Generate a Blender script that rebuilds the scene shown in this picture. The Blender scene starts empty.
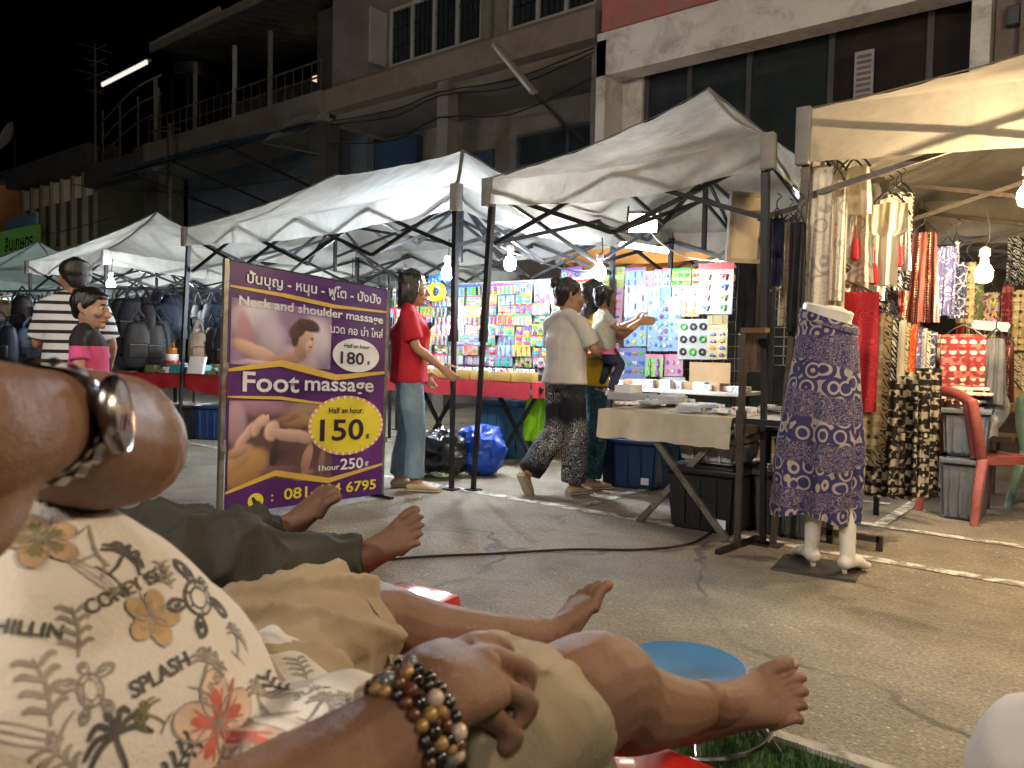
import bpy, bmesh, math, random
from mathutils import Vector, Matrix, noise
from mathutils.bvhtree import BVHTree
random.seed(7)
PI = math.pi
V = Vector
SC = bpy.context.scene
COL = SC.collection

# ------------------------------------------------------------------ camera numbers
F = 770.0
YAW, PITCH, ROLL, EYE = math.radians(38.2), math.radians(-2.4), 0.02, 1.0
FWD = V((-math.sin(YAW)*math.cos(PITCH), math.cos(YAW)*math.cos(PITCH), math.sin(PITCH)))
R0 = V((math.cos(YAW), math.sin(YAW), 0)); U0 = R0.cross(FWD)
RGT = R0*math.cos(ROLL)+U0*math.sin(ROLL); UPV = -R0*math.sin(ROLL)+U0*math.cos(ROLL)
CAM = V((0, 0, EYE))
HF = V((-math.sin(YAW), math.cos(YAW), 0))
def ray(x, y): return FWD+RGT*((x-512)/F)+UPV*((384-y)/F)
def gp(x, y, z=0.0):
    d = ray(x, y); return CAM+d*((z-EYE)/d.z)
def dp(x, y, t): return CAM+ray(x, y)*t
def yp(x, y, Y):
    d = ray(x, y); return CAM+d*(Y/d.y)
def xp(x, y, X):
    d = ray(x, y); return CAM+d*(X/d.x)
def cp(xr, d, z): return V((0, 0, z))+R0*xr+HF*d

# ------------------------------------------------------------------ materials
MATS = {}
def rgb(c): return (c[0], c[1], c[2], 1)
def newmat(name):
    m = bpy.data.materials.new(name); m.use_nodes = True
    nt = m.node_tree; nt.nodes.clear()
    out = nt.nodes.new('ShaderNodeOutputMaterial')
    return m, nt, nt.nodes.new, nt.links.new, out
def coords(nt, rnd=True):
    n, l = nt.nodes.new, nt.links.new
    tc = n('ShaderNodeTexCoord'); oi = n('ShaderNodeObjectInfo')
    ad = n('ShaderNodeVectorMath'); ad.operation = 'ADD'
    sc = n('ShaderNodeMath'); sc.operation = 'MULTIPLY'; sc.inputs[1].default_value = 37.0 if rnd else 0.0
    l(oi.outputs['Random'], sc.inputs[0]); l(tc.outputs['Object'], ad.inputs[0]); l(sc.outputs[0], ad.inputs[1])
    return ad.outputs[0]
def ramp(nt, src, stops, interp='LINEAR'):
    r = nt.nodes.new('ShaderNodeValToRGB'); r.color_ramp.interpolation = interp
    e = r.color_ramp.elements
    while len(e) < len(stops): e.new(0.5)
    for k, (p, c) in enumerate(stops):
        e[k].position = p; e[k].color = rgb(c)
    nt.links.new(src, r.inputs[0]); return r.outputs[0]
def mix(nt, fac, a, b, mode='MIX'):
    m = nt.nodes.new('ShaderNodeMix'); m.data_type = 'RGBA'; m.blend_type = mode
    for s, v in ((m.inputs[0], fac), (m.inputs[6], a), (m.inputs[7], b)):
        if hasattr(v, 'is_output'): nt.links.new(v, s)
        elif isinstance(v, (int, float)): s.default_value = v
        else: s.default_value = rgb(v)
    return m.outputs[2]
def nz(nt, vec, scale, detail=4, rough=.6, dist=0):
    t = nt.nodes.new('ShaderNodeTexNoise'); t.inputs['Scale'].default_value = scale
    t.inputs['Detail'].default_value = detail; t.inputs['Roughness'].default_value = rough
    t.inputs['Distortion'].default_value = dist
    nt.links.new(vec, t.inputs['Vector']); return t.outputs['Fac']
def vor(nt, vec, scale, feature='F1', out='Distance', rnd=1.0):
    t = nt.nodes.new('ShaderNodeTexVoronoi'); t.feature = feature
    t.inputs['Scale'].default_value = scale; t.inputs['Randomness'].default_value = rnd
    nt.links.new(vec, t.inputs['Vector']); return t.outputs[out]
def mth(nt, op, a, b=None):
    m = nt.nodes.new('ShaderNodeMath'); m.operation = op
    for s, v in ((m.inputs[0], a), (m.inputs[1], b)):
        if v is None: continue
        if hasattr(v, 'is_output'): nt.links.new(v, s)
        else: s.default_value = v
    return m.outputs[0]
def bumpn(nt, h, strength, dist=.01):
    b = nt.nodes.new('ShaderNodeBump'); b.inputs['Strength'].default_value = strength
    b.inputs['Distance'].default_value = dist
    nt.links.new(h, b.inputs['Height']); return b.outputs[0]
def princ(nt, out, col, rough=.6, metal=0, normal=None, sss=0, coat=0, spec=.5):
    p = nt.nodes.new('ShaderNodeBsdfPrincipled')
    for s, v in ((p.inputs['Base Color'], col), (p.inputs['Roughness'], rough)):
        if hasattr(v, 'is_output'): nt.links.new(v, s)
        elif isinstance(v, (int, float)): s.default_value = v
        else: s.default_value = rgb(v)
    p.inputs['Metallic'].default_value = metal
    p.inputs['Specular IOR Level'].default_value = spec
    p.inputs['Coat Weight'].default_value = coat
    if sss:
        p.inputs['Subsurface Weight'].default_value = sss
        p.inputs['Subsurface Radius'].default_value = (.012, .005, .003)
        p.inputs['Subsurface Scale'].default_value = 1.0
    if normal is not None: nt.links.new(normal, p.inputs['Normal'])
    if out is not None: nt.links.new(p.outputs[0], out.inputs[0])
    return p
def mat(name, col, rough=.6, metal=0, var=.18, vs=6, bump=.15, bs=80, coat=0, spec=.5, dirt=None):
    if name in MATS: return MATS[name]
    m, nt, n, l, out = newmat(name); v = coords(nt)
    f = nz(nt, v, vs, 5)
    lo = [c*(1-var) for c in col]; hi = [min(1, c*(1+var)) for c in col]
    c = ramp(nt, f, [(.3, lo), (.7, hi)])
    if dirt:
        d = ramp(nt, nz(nt, v, dirt[1], 8, .7, .6), [(.48, (0, 0, 0)), (.7, (1, 1, 1))])
        c = mix(nt, d, c, dirt[0])
    rr = mth(nt, 'ADD', mth(nt, 'MULTIPLY', nz(nt, v, vs*2.3, 3), .2), rough-.1)
    princ(nt, out, c, rr, metal, bumpn(nt, nz(nt, v, bs, 3), bump, .004), coat=coat, spec=spec)
    MATS[name] = m; return m
def emit(name, col, s):
    if name in MATS: return MATS[name]
    m, nt, n, l, out = newmat(name)
    e = n('ShaderNodeEmission'); e.inputs[1].default_value = s
    v = coords(nt)
    c = ramp(nt, nz(nt, v, 3, 2), [(.3, [x*.97 for x in col]), (.7, col)])
    l(c, e.inputs[0]); l(e.outputs[0], out.inputs[0]); MATS[name] = m; return m
def canvas_mat(name, col, tr=.45, dirt=.35):
    m, nt, n, l, out = newmat(name); v = coords(nt, False)
    f = nz(nt, v, 1.6, 8, .7, .4)
    c = ramp(nt, f, [(.32, [x*(1-dirt) for x in col]), (.6, col)])
    fold = nz(nt, v, 9, 4, .6, .5)
    c = mix(nt, .25, c, ramp(nt, fold, [(.35, [x*.75 for x in col]), (.6, col)]))
    bm_ = bumpn(nt, nz(nt, v, 5, 5, .6, .6), .5, .03)
    d = n('ShaderNodeBsdfDiffuse'); t = n('ShaderNodeBsdfTranslucent'); mx = n('ShaderNodeMixShader')
    mx.inputs[0].default_value = tr
    l(c, d.inputs[0]); l(c, t.inputs[0]); l(bm_, d.inputs['Normal'])
    l(d.outputs[0], mx.inputs[1]); l(t.outputs[0], mx.inputs[2]); l(mx.outputs[0], out.inputs[0])
    MATS[name] = m; return m
def fabric(name, kind, c1, c2, c3=None, s=10, rough=.85, gloss=0):
    if name in MATS: return MATS[name]
    m, nt, n, l, out = newmat(name); v = coords(nt)
    c3 = c3 or c2
    if kind == 'rings':
        d = vor(nt, v, s, rnd=.55)
        w = mth(nt, 'SINE', mth(nt, 'MULTIPLY', d, 19))
        d2 = nz(nt, v, s*2.2, 2, .5, 1.2)
        a = ramp(nt, w, [(.35, c1), (.5, c2)], 'EASE')
        b = ramp(nt, mth(nt, 'SINE', mth(nt, 'MULTIPLY', d2, 46)), [(.3, c1), (.55, c3)], 'EASE')
        wz = n('ShaderNodeTexWave'); wz.bands_direction = 'Z'; wz.inputs['Scale'].default_value = s*.11
        wz.inputs['Distortion'].default_value = 5.0; l(v, wz.inputs['Vector'])
        c = mix(nt, ramp(nt, wz.outputs['Fac'], [(.45, (0, 0, 0)), (.55, (1, 1, 1))]), a, b)
    elif kind == 'bands':
        wz = n('ShaderNodeTexWave'); wz.bands_direction = 'Z'; wz.inputs['Scale'].default_value = s
        wz.inputs['Distortion'].default_value = 1.0; wz.inputs['Detail'].default_value = 0; l(v, wz.inputs['Vector'])
        ch = vor(nt, v, s*5, rnd=.15)
        a = ramp(nt, ch, [(.25, c2), (.45, c1)], 'EASE')
        dz = ramp(nt, nz(nt, v, s*6, 1), [(.45, c1), (.52, c3)], 'EASE')
        c = mix(nt, ramp(nt, wz.outputs['Fac'], [(.4, (0, 0, 0)), (.5, (1, 1, 1))]), a, dz)
    elif kind == 'ikat':
        w1 = n('ShaderNodeTexWave'); w1.bands_direction = 'DIAGONAL'; w1.inputs['Scale'].default_value = s*.6
        w1.inputs['Distortion'].default_value = 1.5; l(v, w1.inputs['Vector'])
        d = vor(nt, v, s*1.5, rnd=.3)
        k = mth(nt, 'ADD', w1.outputs['Fac'], d)
        c = ramp(nt, mth(nt, 'SINE', mth(nt, 'MULTIPLY', k, 9)), [(.3, c1), (.5, c2)], 'EASE')
    elif kind == 'vstripe':
        w1 = n('ShaderNodeTexWave'); w1.bands_direction = 'X'; w1.inputs['Scale'].default_value = s*.5
        w1.inputs['Distortion'].default_value = .6; l(v, w1.inputs['Vector'])
        d = vor(nt, v, s*6, rnd=.2)
        a = ramp(nt, d, [(.3, c2), (.42, c1)], 'EASE')
        c = mix(nt, ramp(nt, w1.outputs['Fac'], [(.6, (0, 0, 0)), (.72, (1, 1, 1))]), c1, a)
        c = mix(nt, ramp(nt, w1.outputs['Fac'], [(.05, (1, 1, 1)), (.12, (0, 0, 0))]), c, c3)
    elif kind == 'floral':
        d = nz(nt, v, s, 3, .55, 1.6)
        a = ramp(nt, mth(nt, 'SINE', mth(nt, 'MULTIPLY', d, 34)), [(.55, c1), (.8, c2)], 'EASE')
        c = mix(nt, ramp(nt, vor(nt, v, s*.8), [(.18, (1, 1, 1)), (.26, (0, 0, 0))]), a, c3)
    elif kind == 'lines':
        d = vor(nt, v, s, 'DISTANCE_TO_EDGE')
        c = ramp(nt, d, [(.035, c2), (.08, c1)], 'EASE')
        c = mix(nt, ramp(nt, nz(nt, v, s*1.5, 3, .5, 2.5), [(.49, (0, 0, 0)), (.5, (1, 1, 1)), (.53, (1, 1, 1)), (.54, (0, 0, 0))]), c, c3)
    elif kind == 'scribble':
        a1 = mth(nt, 'ABSOLUTE', mth(nt, 'SINE', mth(nt, 'MULTIPLY', nz(nt, v, s*.7, 2, .5, 2.2), 40)))
        a2 = mth(nt, 'ABSOLUTE', mth(nt, 'SINE', mth(nt, 'MULTIPLY', nz(nt, v, s*1.1, 1, .5, 3.0), 30)))
        c = ramp(nt, mth(nt, 'MINIMUM', a1, a2), [(.10, c2), (.24, c1)])
        c = mix(nt, ramp(nt, nz(nt, v, s*.35, 2), [(.5, (0, 0, 0)), (.62, (1, 1, 1))]), c, c1)
    elif kind == 'multi':
        q = vor(nt, v, s, 'F1', 'Color')
        hs = n('ShaderNodeHueSaturation'); hs.inputs['Saturation'].default_value = 1.7; hs.inputs['Value'].default_value = 1.1
        l(q, hs.inputs['Color'])
        ed = ramp(nt, vor(nt, v, s, 'F1'), [(.32, (1, 1, 1)), (.42, (0, 0, 0))])
        c = mix(nt, ed, c1, hs.outputs[0])
        c = mix(nt, ramp(nt, nz(nt, v, s*1.7, 1), [(.55, (0, 0, 0)), (.6, (1, 1, 1))]), c, c2)
    else:
        c = ramp(nt, nz(nt, v, s, 5), [(.3, c1), (.7, c2)])
    bh = mth(nt, 'ADD', nz(nt, v, 14, 4), mth(nt, 'MULTIPLY', nz(nt, v, 300, 2), .3))
    princ(nt, out, c, rough, 0, bumpn(nt, bh, .35, .012), spec=.3+gloss)
    MATS[name] = m; return m
def skin(name, col, var=.11, s=26, sss=.12):
    m, nt, n, l, out = newmat(name); v = coords(nt)
    a = ramp(nt, nz(nt, v, s, 8, .75), [(.3, [c*(1-var*1.9) for c in col]), (.52, col), (.72, (min(1, col[0]*1.15), col[1]*.98, col[2]*.92))])
    fr = ramp(nt, vor(nt, v, 210), [(.10, (.55, .55, .55)), (.2, (1, 1, 1))])
    a = mix(nt, .35, a, fr, 'MULTIPLY')
    h = mth(nt, 'ADD', mth(nt, 'MULTIPLY', vor(nt, v, 420, 'DISTANCE_TO_EDGE'), .6), nz(nt, v, 60, 5, .65))
    ro = mth(nt, 'ADD', mth(nt, 'MULTIPLY', nz(nt, v, 40, 3), .3), .36)
    princ(nt, out, a, ro, 0, bumpn(nt, h, .42, .005), sss=sss, spec=.34)
    MATS[name] = m; return m

M = dict(
    dark_metal=mat('dark_metal', (.035, .036, .04), .45, .7, bump=.1),
    grey_metal=mat('grey_metal', (.30, .29, .27), .4, .8, dirt=((.12, .09, .06), 9)),
    brown_metal=mat('brown_metal', (.10, .085, .07), .5, .6, dirt=((.05, .035, .025), 12)),
    chrome=mat('chrome', (.55, .55, .56), .18, 1.0, var=.05, bump=.03),
    black_plastic=mat('black_plastic', (.012, .013, .016), .38, 0, bump=.1),
    blue_plastic=mat('blue_plastic', (.012, .035, .12), .4, 0),
    grey_plastic=mat('grey_plastic', (.13, .16, .215), .4, 0, dirt=((.10, .10, .10), 7)),
    clear_plastic=mat('clear_plastic', (.40, .42, .45), .25, 0),
    red_plastic=mat('red_plastic', (.27, .075, .068), .38, 0, dirt=((.18, .03, .03), 9)),
    teal_plastic=mat('teal_plastic', (.16, .26, .22), .45, 0),
    white_plastic=mat('white_plastic', (.72, .70, .66), .4, 0, var=.06, dirt=((.45, .42, .36), 9)),
    mannequin=mat('mannequin_white', (.70, .66, .58), .35, 0, var=.08, dirt=((.42, .38, .31), 8)),
    cream=mat('cream_plastic', (.55, .46, .30), .5, 0),
    yellow_tray=mat('yellow_tray', (.42, .28, .08), .5, 0),
    cardboard=mat('cardboard', (.34, .22, .12), .85, 0, vs=3),
    wood=mat('wood', (.12, .06, .03), .65, 0, var=.4, vs=3),
    red_cloth=fabric('red_cloth', 'plain', (.26, .010, .018), (.36, .02, .03), s=9),
    cream_cloth=fabric('cream_cloth', 'plain', (.44, .38, .29), (.62, .56, .45), s=5),
    black_cloth=fabric('black_cloth', 'plain', (.008, .008, .01), (.02, .02, .022), s=9),
    neon_green=fabric('neon_green', 'plain', (.28, .75, .02), (.40, .9, .04), s=9),
    cable=mat('cable_rubber', (.012, .012, .012), .5),
    white_card=mat('white_card', (.75, .75, .77), .6, 0, var=.06),
    paper=fabric('printed_paper', 'multi', (.75, .76, .80), (.35, .40, .55), s=38, rough=.5),
    bulb_white=emit('bulb_white', (.90, .96, 1.0), 1050),
    bulb_blue=emit('bulb_blue', (.72, .86, 1.0), 1000),
    bulb_warm=emit('bulb_warm', (1.0, .74, .42), 950),
    tube_cold=emit('tube_cold', (.80, .93, 1.0), 200),
    panel_warm=emit('panel_warm', (1.0, .90, .66), 26),
    lamp_dim=emit('lamp_dim', (1.0, .95, .85), 1.0),
)

# ------------------------------------------------------------------ objects
WM = {}
def thing(name, label, cat, loc=(0, 0, 0), rz=0, group=None, rot=None):
    o = bpy.data.objects.new(name, None); COL.objects.link(o)
    o.location = loc; o.rotation_euler = rot or (0, 0, rz); o.empty_display_size = .1
    WM[o] = Matrix.LocRotScale(V(loc), o.rotation_euler.to_quaternion(), None)
    o['label'] = label; o['category'] = cat
    if group: o['group'] = group
    return o
def tag(o, label, cat, group=None, kind=None):
    if label: o['label'] = label
    if cat: o['category'] = cat
    if group: o['group'] = group
    if kind: o['kind'] = kind
    return o
def put(name, me, m, parent=None, loc=None):
    o = bpy.data.objects.new(name, me); COL.objects.link(o)
    if m is not None:
        for mm in (m if isinstance(m, (list, tuple)) else [m]): me.materials.append(mm)
    if parent is not None:
        o.parent = parent; WM[o] = WM[parent].copy()
    else: WM[o] = Matrix.Identity(4)
    return o
class MB:
    """collects shapes in world space into one mesh"""
    def __init__(s): s.bm = bmesh.new(); s.mi = 0
    def _f(s, vs):
        try:
            f = s.bm.faces.new(vs); f.material_index = s.mi; return f
        except ValueError: return None
    def poly(s, pts): return s._f([s.bm.verts.new(p) for p in pts])
    def box(s, c, size, rot=None, bev=0):
        c = V(c); h = V(size)/2; vs = []
        for x in (-1, 1):
            for y in (-1, 1):
                for z in (-1, 1):
                    p = V((x*h.x, y*h.y, z*h.z))
                    if rot is not None: p = rot @ p
                    vs.append(s.bm.verts.new(c+p))
        fs = [s._f([vs[i] for i in q]) for q in ((0, 1, 3, 2), (4, 6, 7, 5), (0, 4, 5, 1), (2, 3, 7, 6), (0, 2, 6, 4), (1, 5, 7, 3))]
        if bev:
            es = {e for f in fs for e in f.edges}
            bmesh.ops.bevel(s.bm, geom=list(es), offset=bev, segments=2, affect='EDGES', profile=.6)
        return s
    def bar(s, a, b, w, h=None, up=(0, 0, 1)):
        a, b = V(a), V(b); h = h or w; t = (b-a).normalized(); u = V(up)
        if abs(t.dot(u)) > .98: u = V((0, 1, 0))
        x = t.cross(u).normalized(); y = x.cross(t)
        r = [[s.bm.verts.new(p+x*(w/2*i)+y*(h/2*j)) for i, j in ((-1, -1), (1, -1), (1, 1), (-1, 1))] for p in (a, b)]
        s._f(r[0][::-1]); s._f(r[1])
        for k in range(4): s._f([r[0][k], r[0][(k+1) % 4], r[1][(k+1) % 4], r[1][k]])
        return s
    def loft(s, pts, radii, n=14, side=(1, 0, 0), sub=4, cap=.8):
        pts = [V(p) for p in pts]; rr = [(r, r) if isinstance(r, (int, float)) else r for r in radii]
        P, R_ = [], []
        m = len(pts)
        def cr(a, b, c, d, t):
            return .5*((2*b)+(c-a)*t+(2*a-5*b+4*c-d)*t*t+(3*b-a-3*c+d)*t**3)
        for i in range(m-1):
            i0, i3 = max(i-1, 0), min(i+2, m-1)
            for k in range(sub):
                t = k/sub
                P.append(cr(pts[i0], pts[i], pts[i+1], pts[i3], t))
                R_.append(tuple(max(.0005, cr(rr[i0][q], rr[i][q], rr[i+1][q], rr[i3][q], t)) for q in (0, 1)))
        P.append(pts[-1]); R_.append(rr[-1])
        if cap:
            t0 = (P[0]-P[1]).normalized(); t1 = (P[-1]-P[-2]).normalized()
            ra, rb = min(R_[0])*cap, min(R_[-1])*cap
            f0, f1 = R_[0], R_[-1]; p0, p1 = P[0], P[-1]
            for ang in (30, 58, 80):
                c_, s_ = math.cos(math.radians(ang)), math.sin(math.radians(ang))
                P.insert(0, p0+t0*(ra*s_)); R_.insert(0, (f0[0]*c_, f0[1]*c_))
                P.append(p1+t1*(rb*s_)); R_.append((f1[0]*c_, f1[1]*c_))
        sv = V(side); rings = []
        for i, p in enumerate(P):
            t = (P[min(i+1, len(P)-1)]-P[max(i-1, 0)]).normalized()
            x = sv-t*sv.dot(t)
            if x.length < 1e-4: x = V((0, 1, 0))-t*t.y
            x.normalize(); y = t.cross(x); sv = x
            rings.append([s.bm.verts.new(p+x*(math.cos(2*PI*k/n)*R_[i][0])+y*(math.sin(2*PI*k/n)*R_[i][1])) for k in range(n)])
        for a, b in zip(rings, rings[1:]):
            for k in range(n): s._f([a[k], a[(k+1) % n], b[(k+1) % n], b[k]])
        s._f(rings[0][::-1]); s._f(rings[-1])
        return s
    def tube(s, pts, r, n=8, sub=3): return s.loft(pts, [r]*len(pts), n, sub=sub, cap=0, side=(.3, .2, 1))
    def lathe(s, prof, n=20, c=(0, 0, 0), mtx=None):
        c = V(c); rings = []
        for r, z in prof:
            ring = []
            for k in range(n):
                p = V((r*math.cos(2*PI*k/n), r*math.sin(2*PI*k/n), z))
                ring.append(s.bm.verts.new((mtx @ p if mtx else p)+c))
            rings.append(ring)
        for a, b in zip(rings, rings[1:]):
            for k in range(n): s._f([a[k], a[(k+1) % n], b[(k+1) % n], b[k]])
        s._f(rings[0][::-1]); s._f(rings[-1]); return s
    def ball(s, c, r, n=12, m=8, rot=None):
        r = V((r, r, r)) if isinstance(r, (int, float)) else V(r); c = V(c)
        def P(p):
            p = V((p[0]*r.x, p[1]*r.y, p[2]*r.z)); return c+(rot @ p if rot else p)
        top, bot = s.bm.verts.new(P((0, 0, 1))), s.bm.verts.new(P((0, 0, -1)))
        rings = [[s.bm.verts.new(P((math.sin(PI*j/m)*math.cos(2*PI*k/n), math.sin(PI*j/m)*math.sin(2*PI*k/n), math.cos(PI*j/m)))) for k in range(n)] for j in range(1, m)]
        for k in range(n):
            s._f([top, rings[0][k], rings[0][(k+1) % n]]); s._f([bot, rings[-1][(k+1) % n], rings[-1][k]])
        for a, b in zip(rings, rings[1:]):
            for k in range(n): s._f([a[k], b[k], b[(k+1) % n], a[(k+1) % n]])
        return s
    def grid(s, fn, nu, nv, closed_u=False):
        g = [[s.bm.verts.new(fn(i/nu, j/nv)) for i in range(nu+(0 if closed_u else 1))] for j in range(nv+1)]
        w = len(g[0])
        for j in range(nv):
            for i in range(nu): s._f([g[j][i], g[j][(i+1) % w], g[j+1][(i+1) % w], g[j+1][i]])
        return s
    def mesh(s, smooth=True, parent=None, angle=40):
        if parent is not None:
            s.bm.transform(WM[parent].inverted())
        bmesh.ops.recalc_face_normals(s.bm, faces=s.bm.faces)
        me = bpy.data.meshes.new('m'); s.bm.to_mesh(me); s.bm.free()
        if smooth:
            me.shade_smooth(); me.set_sharp_from_angle(angle=math.radians(angle))
        return me
    def build(s, name, m, parent=None, smooth=True, angle=40, lab=None):
        me = s.mesh(smooth, parent, angle); me.name = name
        o = put(name, me, m, parent)
        if parent is None and me.vertices:
            xs = [v.co for v in me.vertices]
            c = V(((min(v.x for v in xs)+max(v.x for v in xs))/2, (min(v.y for v in xs)+max(v.y for v in xs))/2, min(v.z for v in xs)))
            me.transform(Matrix.Translation(-c)); o.location = c; WM[o] = Matrix.Translation(c)
        if lab: o['label'] = lab
        return o
def remeshed(mb, voxel, iters=4, wr=0, wscale=10, stretch=(1, 1, 1), seed=0, adapt=0):
    """voxel union of the overlapping shapes of mb -> a new MB holding one continuous skin"""
    bmesh.ops.recalc_face_normals(mb.bm, faces=mb.bm.faces)
    me = bpy.data.meshes.new('t'); mb.bm.to_mesh(me); mb.bm.free()
    o = bpy.data.objects.new('t', me); COL.objects.link(o)
    r = o.modifiers.new('r', 'REMESH'); r.mode = 'VOXEL'; r.voxel_size = voxel; r.adaptivity = adapt
    sm = o.modifiers.new('s', 'SMOOTH'); sm.factor = .5; sm.iterations = iters
    dg = bpy.context.evaluated_depsgraph_get(); dg.update()
    me2 = bpy.data.meshes.new_from_object(o.evaluated_get(dg), depsgraph=dg)
    bpy.data.objects.remove(o); bpy.data.meshes.remove(me)
    out = MB(); out.bm.free(); out.bm = bmesh.new(); out.bm.from_mesh(me2); bpy.data.meshes.remove(me2)
    if wr:
        out.bm.normal_update(); st = V(stretch); off = V((seed*3.1, seed*1.7, seed*.9))
        mv = []
        for v in out.bm.verts:
            q = V((v.co.x*st.x, v.co.y*st.y, v.co.z*st.z))*wscale+off
            d = noise.noise(q)+.5*noise.noise(q*2.1)
            ridge = 1-abs(noise.noise(q*.8+V((5, 5, 5))))*2.4
            mv.append((v, v.normal.copy()*(wr*(.6*d+.5*max(0, ridge)))))
        for v, d in mv: v.co += d
    return out
def dup(root, loc=None, rz=None, label=None, group=None, mats=None):
    r = root.copy(); COL.objects.link(r); WM[r] = WM[root].copy()
    if loc is not None: r.location = loc
    if rz is not None: r.rotation_euler = (0, 0, rz)
    if label: r['label'] = label
    if group: r['group'] = group
    for ch in list(root.children):
        c = ch.copy(); COL.objects.link(c); c.parent = r
        for g in list(ch.children):
            d = g.copy(); COL.objects.link(d); d.parent = c
    return r
def text_mesh(body, size, align='CENTER', extrude=0.0, shear=0, bold=0, sp=1.0):
    cu = bpy.data.curves.new('t', 'FONT'); cu.body = body; cu.size = size
    cu.align_x = align; cu.align_y = 'CENTER'; cu.extrude = extrude; cu.shear = shear; cu.offset = bold
    cu.space_character = sp; cu.resolution_u = 3
    o = bpy.data.objects.new('t', cu); COL.objects.link(o)
    dg = bpy.context.evaluated_depsgraph_get(); dg.update()
    me = bpy.data.meshes.new_from_object(o.evaluated_get(dg), depsgraph=dg)
    bpy.data.objects.remove(o); bpy.data.curves.remove(cu); me.materials.clear(); return me

# ------------------------------------------------------------------ ground, sky, light
def ground_mat():
    m, nt, n, l, out = newmat('asphalt')
    tc = n('ShaderNodeTexCoord'); v = tc.outputs['Object']
    big = nz(nt, v, .55, 6, .65, .8); med = nz(nt, v, 3.2, 8, .72, .4)
    base = ramp(nt, big, [(.25, (.145, .128, .100)), (.5, (.232, .206, .160)), (.72, (.32, .282, .215))])
    base = mix(nt, .6, base, ramp(nt, med, [(.3, (.25, .25, .25)), (.7, (.85, .82, .78))]), 'OVERLAY')
    stain = ramp(nt, nz(nt, v, 1.4, 5, .6, 1.5), [(.6, (1, 1, 1)), (.74, (.30, .28, .26))])
    base = mix(nt, .85, base, stain, 'MULTIPLY')
    base = mix(nt, .75, base, ramp(nt, nz(nt, v, 70, 4, .8), [(.35, (.22, .22, .22)), (.65, (.82, .81, .79))]), 'OVERLAY')
    # exposed pale stones, patchy
    st = vor(nt, v, 46); patch = nz(nt, v, .8, 4, .6, .5)
    stm = mth(nt, 'MULTIPLY', ramp(nt, st, [(.20, (1, 1, 1)), (.30, (0, 0, 0))]), ramp(nt, patch, [(.47, (0, 0, 0)), (.64, (1, 1, 1))]))
    sel = ramp(nt, vor(nt, v, 46, out='Color'), [(.62, (0, 0, 0)), (.7, (1, 1, 1))])
    stm = mth(nt, 'MULTIPLY', stm, sel)
    base = mix(nt, stm, base, (.62, .57, .48))
    st2 = vor(nt, v, 130)
    base = mix(nt, mth(nt, 'MULTIPLY', ramp(nt, st2, [(.18, (1, 1, 1)), (.3, (0, 0, 0))]), .35), base, (.32, .29, .24))
    # cracks
    wv = n('ShaderNodeVectorMath'); wv.operation = 'ADD'
    nv = n('ShaderNodeTexNoise'); nv.inputs['Scale'].default_value = 2.2; nv.inputs['Detail'].default_value = 5
    l(v, nv.inputs['Vector']); sc = n('ShaderNodeVectorMath'); sc.operation = 'SCALE'; sc.inputs['Scale'].default_value = .55
    l(nv.outputs['Color'], sc.inputs[0]); l(v, wv.inputs[0]); l(sc.outputs[0], wv.inputs[1])
    cr = vor(nt, wv.outputs[0], .42, 'DISTANCE_TO_EDGE')
    crm = mth(nt, 'MULTIPLY', ramp(nt, cr, [(.0035, (1, 1, 1)), (.009, (0, 0, 0))]), ramp(nt, nz(nt, v, .7, 2), [(.45, (0, 0, 0)), (.55, (1, 1, 1))]))
    base = mix(nt, mth(nt, 'MULTIPLY', crm, .6), base, (.02, .018, .015))
    h = mth(nt, 'ADD', mth(nt, 'MULTIPLY', st2, .8), mth(nt, 'ADD', mth(nt, 'MULTIPLY', nz(nt, v, 55, 6, .75), .9), mth(nt, 'MULTIPLY', st, .35)))
    ro = mth(nt, 'ADD', mth(nt, 'MULTIPLY', med, .35), .42)
    princ(nt, out, base, ro, 0, bumpn(nt, h, .85, .012), spec=.5)
    return m
mb = MB(); mb.poly([(-260, -120, 0), (160, -120, 0), (160, 300, 0), (-260, 300, 0)])
tag(mb.build('ground', ground_mat(), None, False), None, None, kind='structure')

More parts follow.
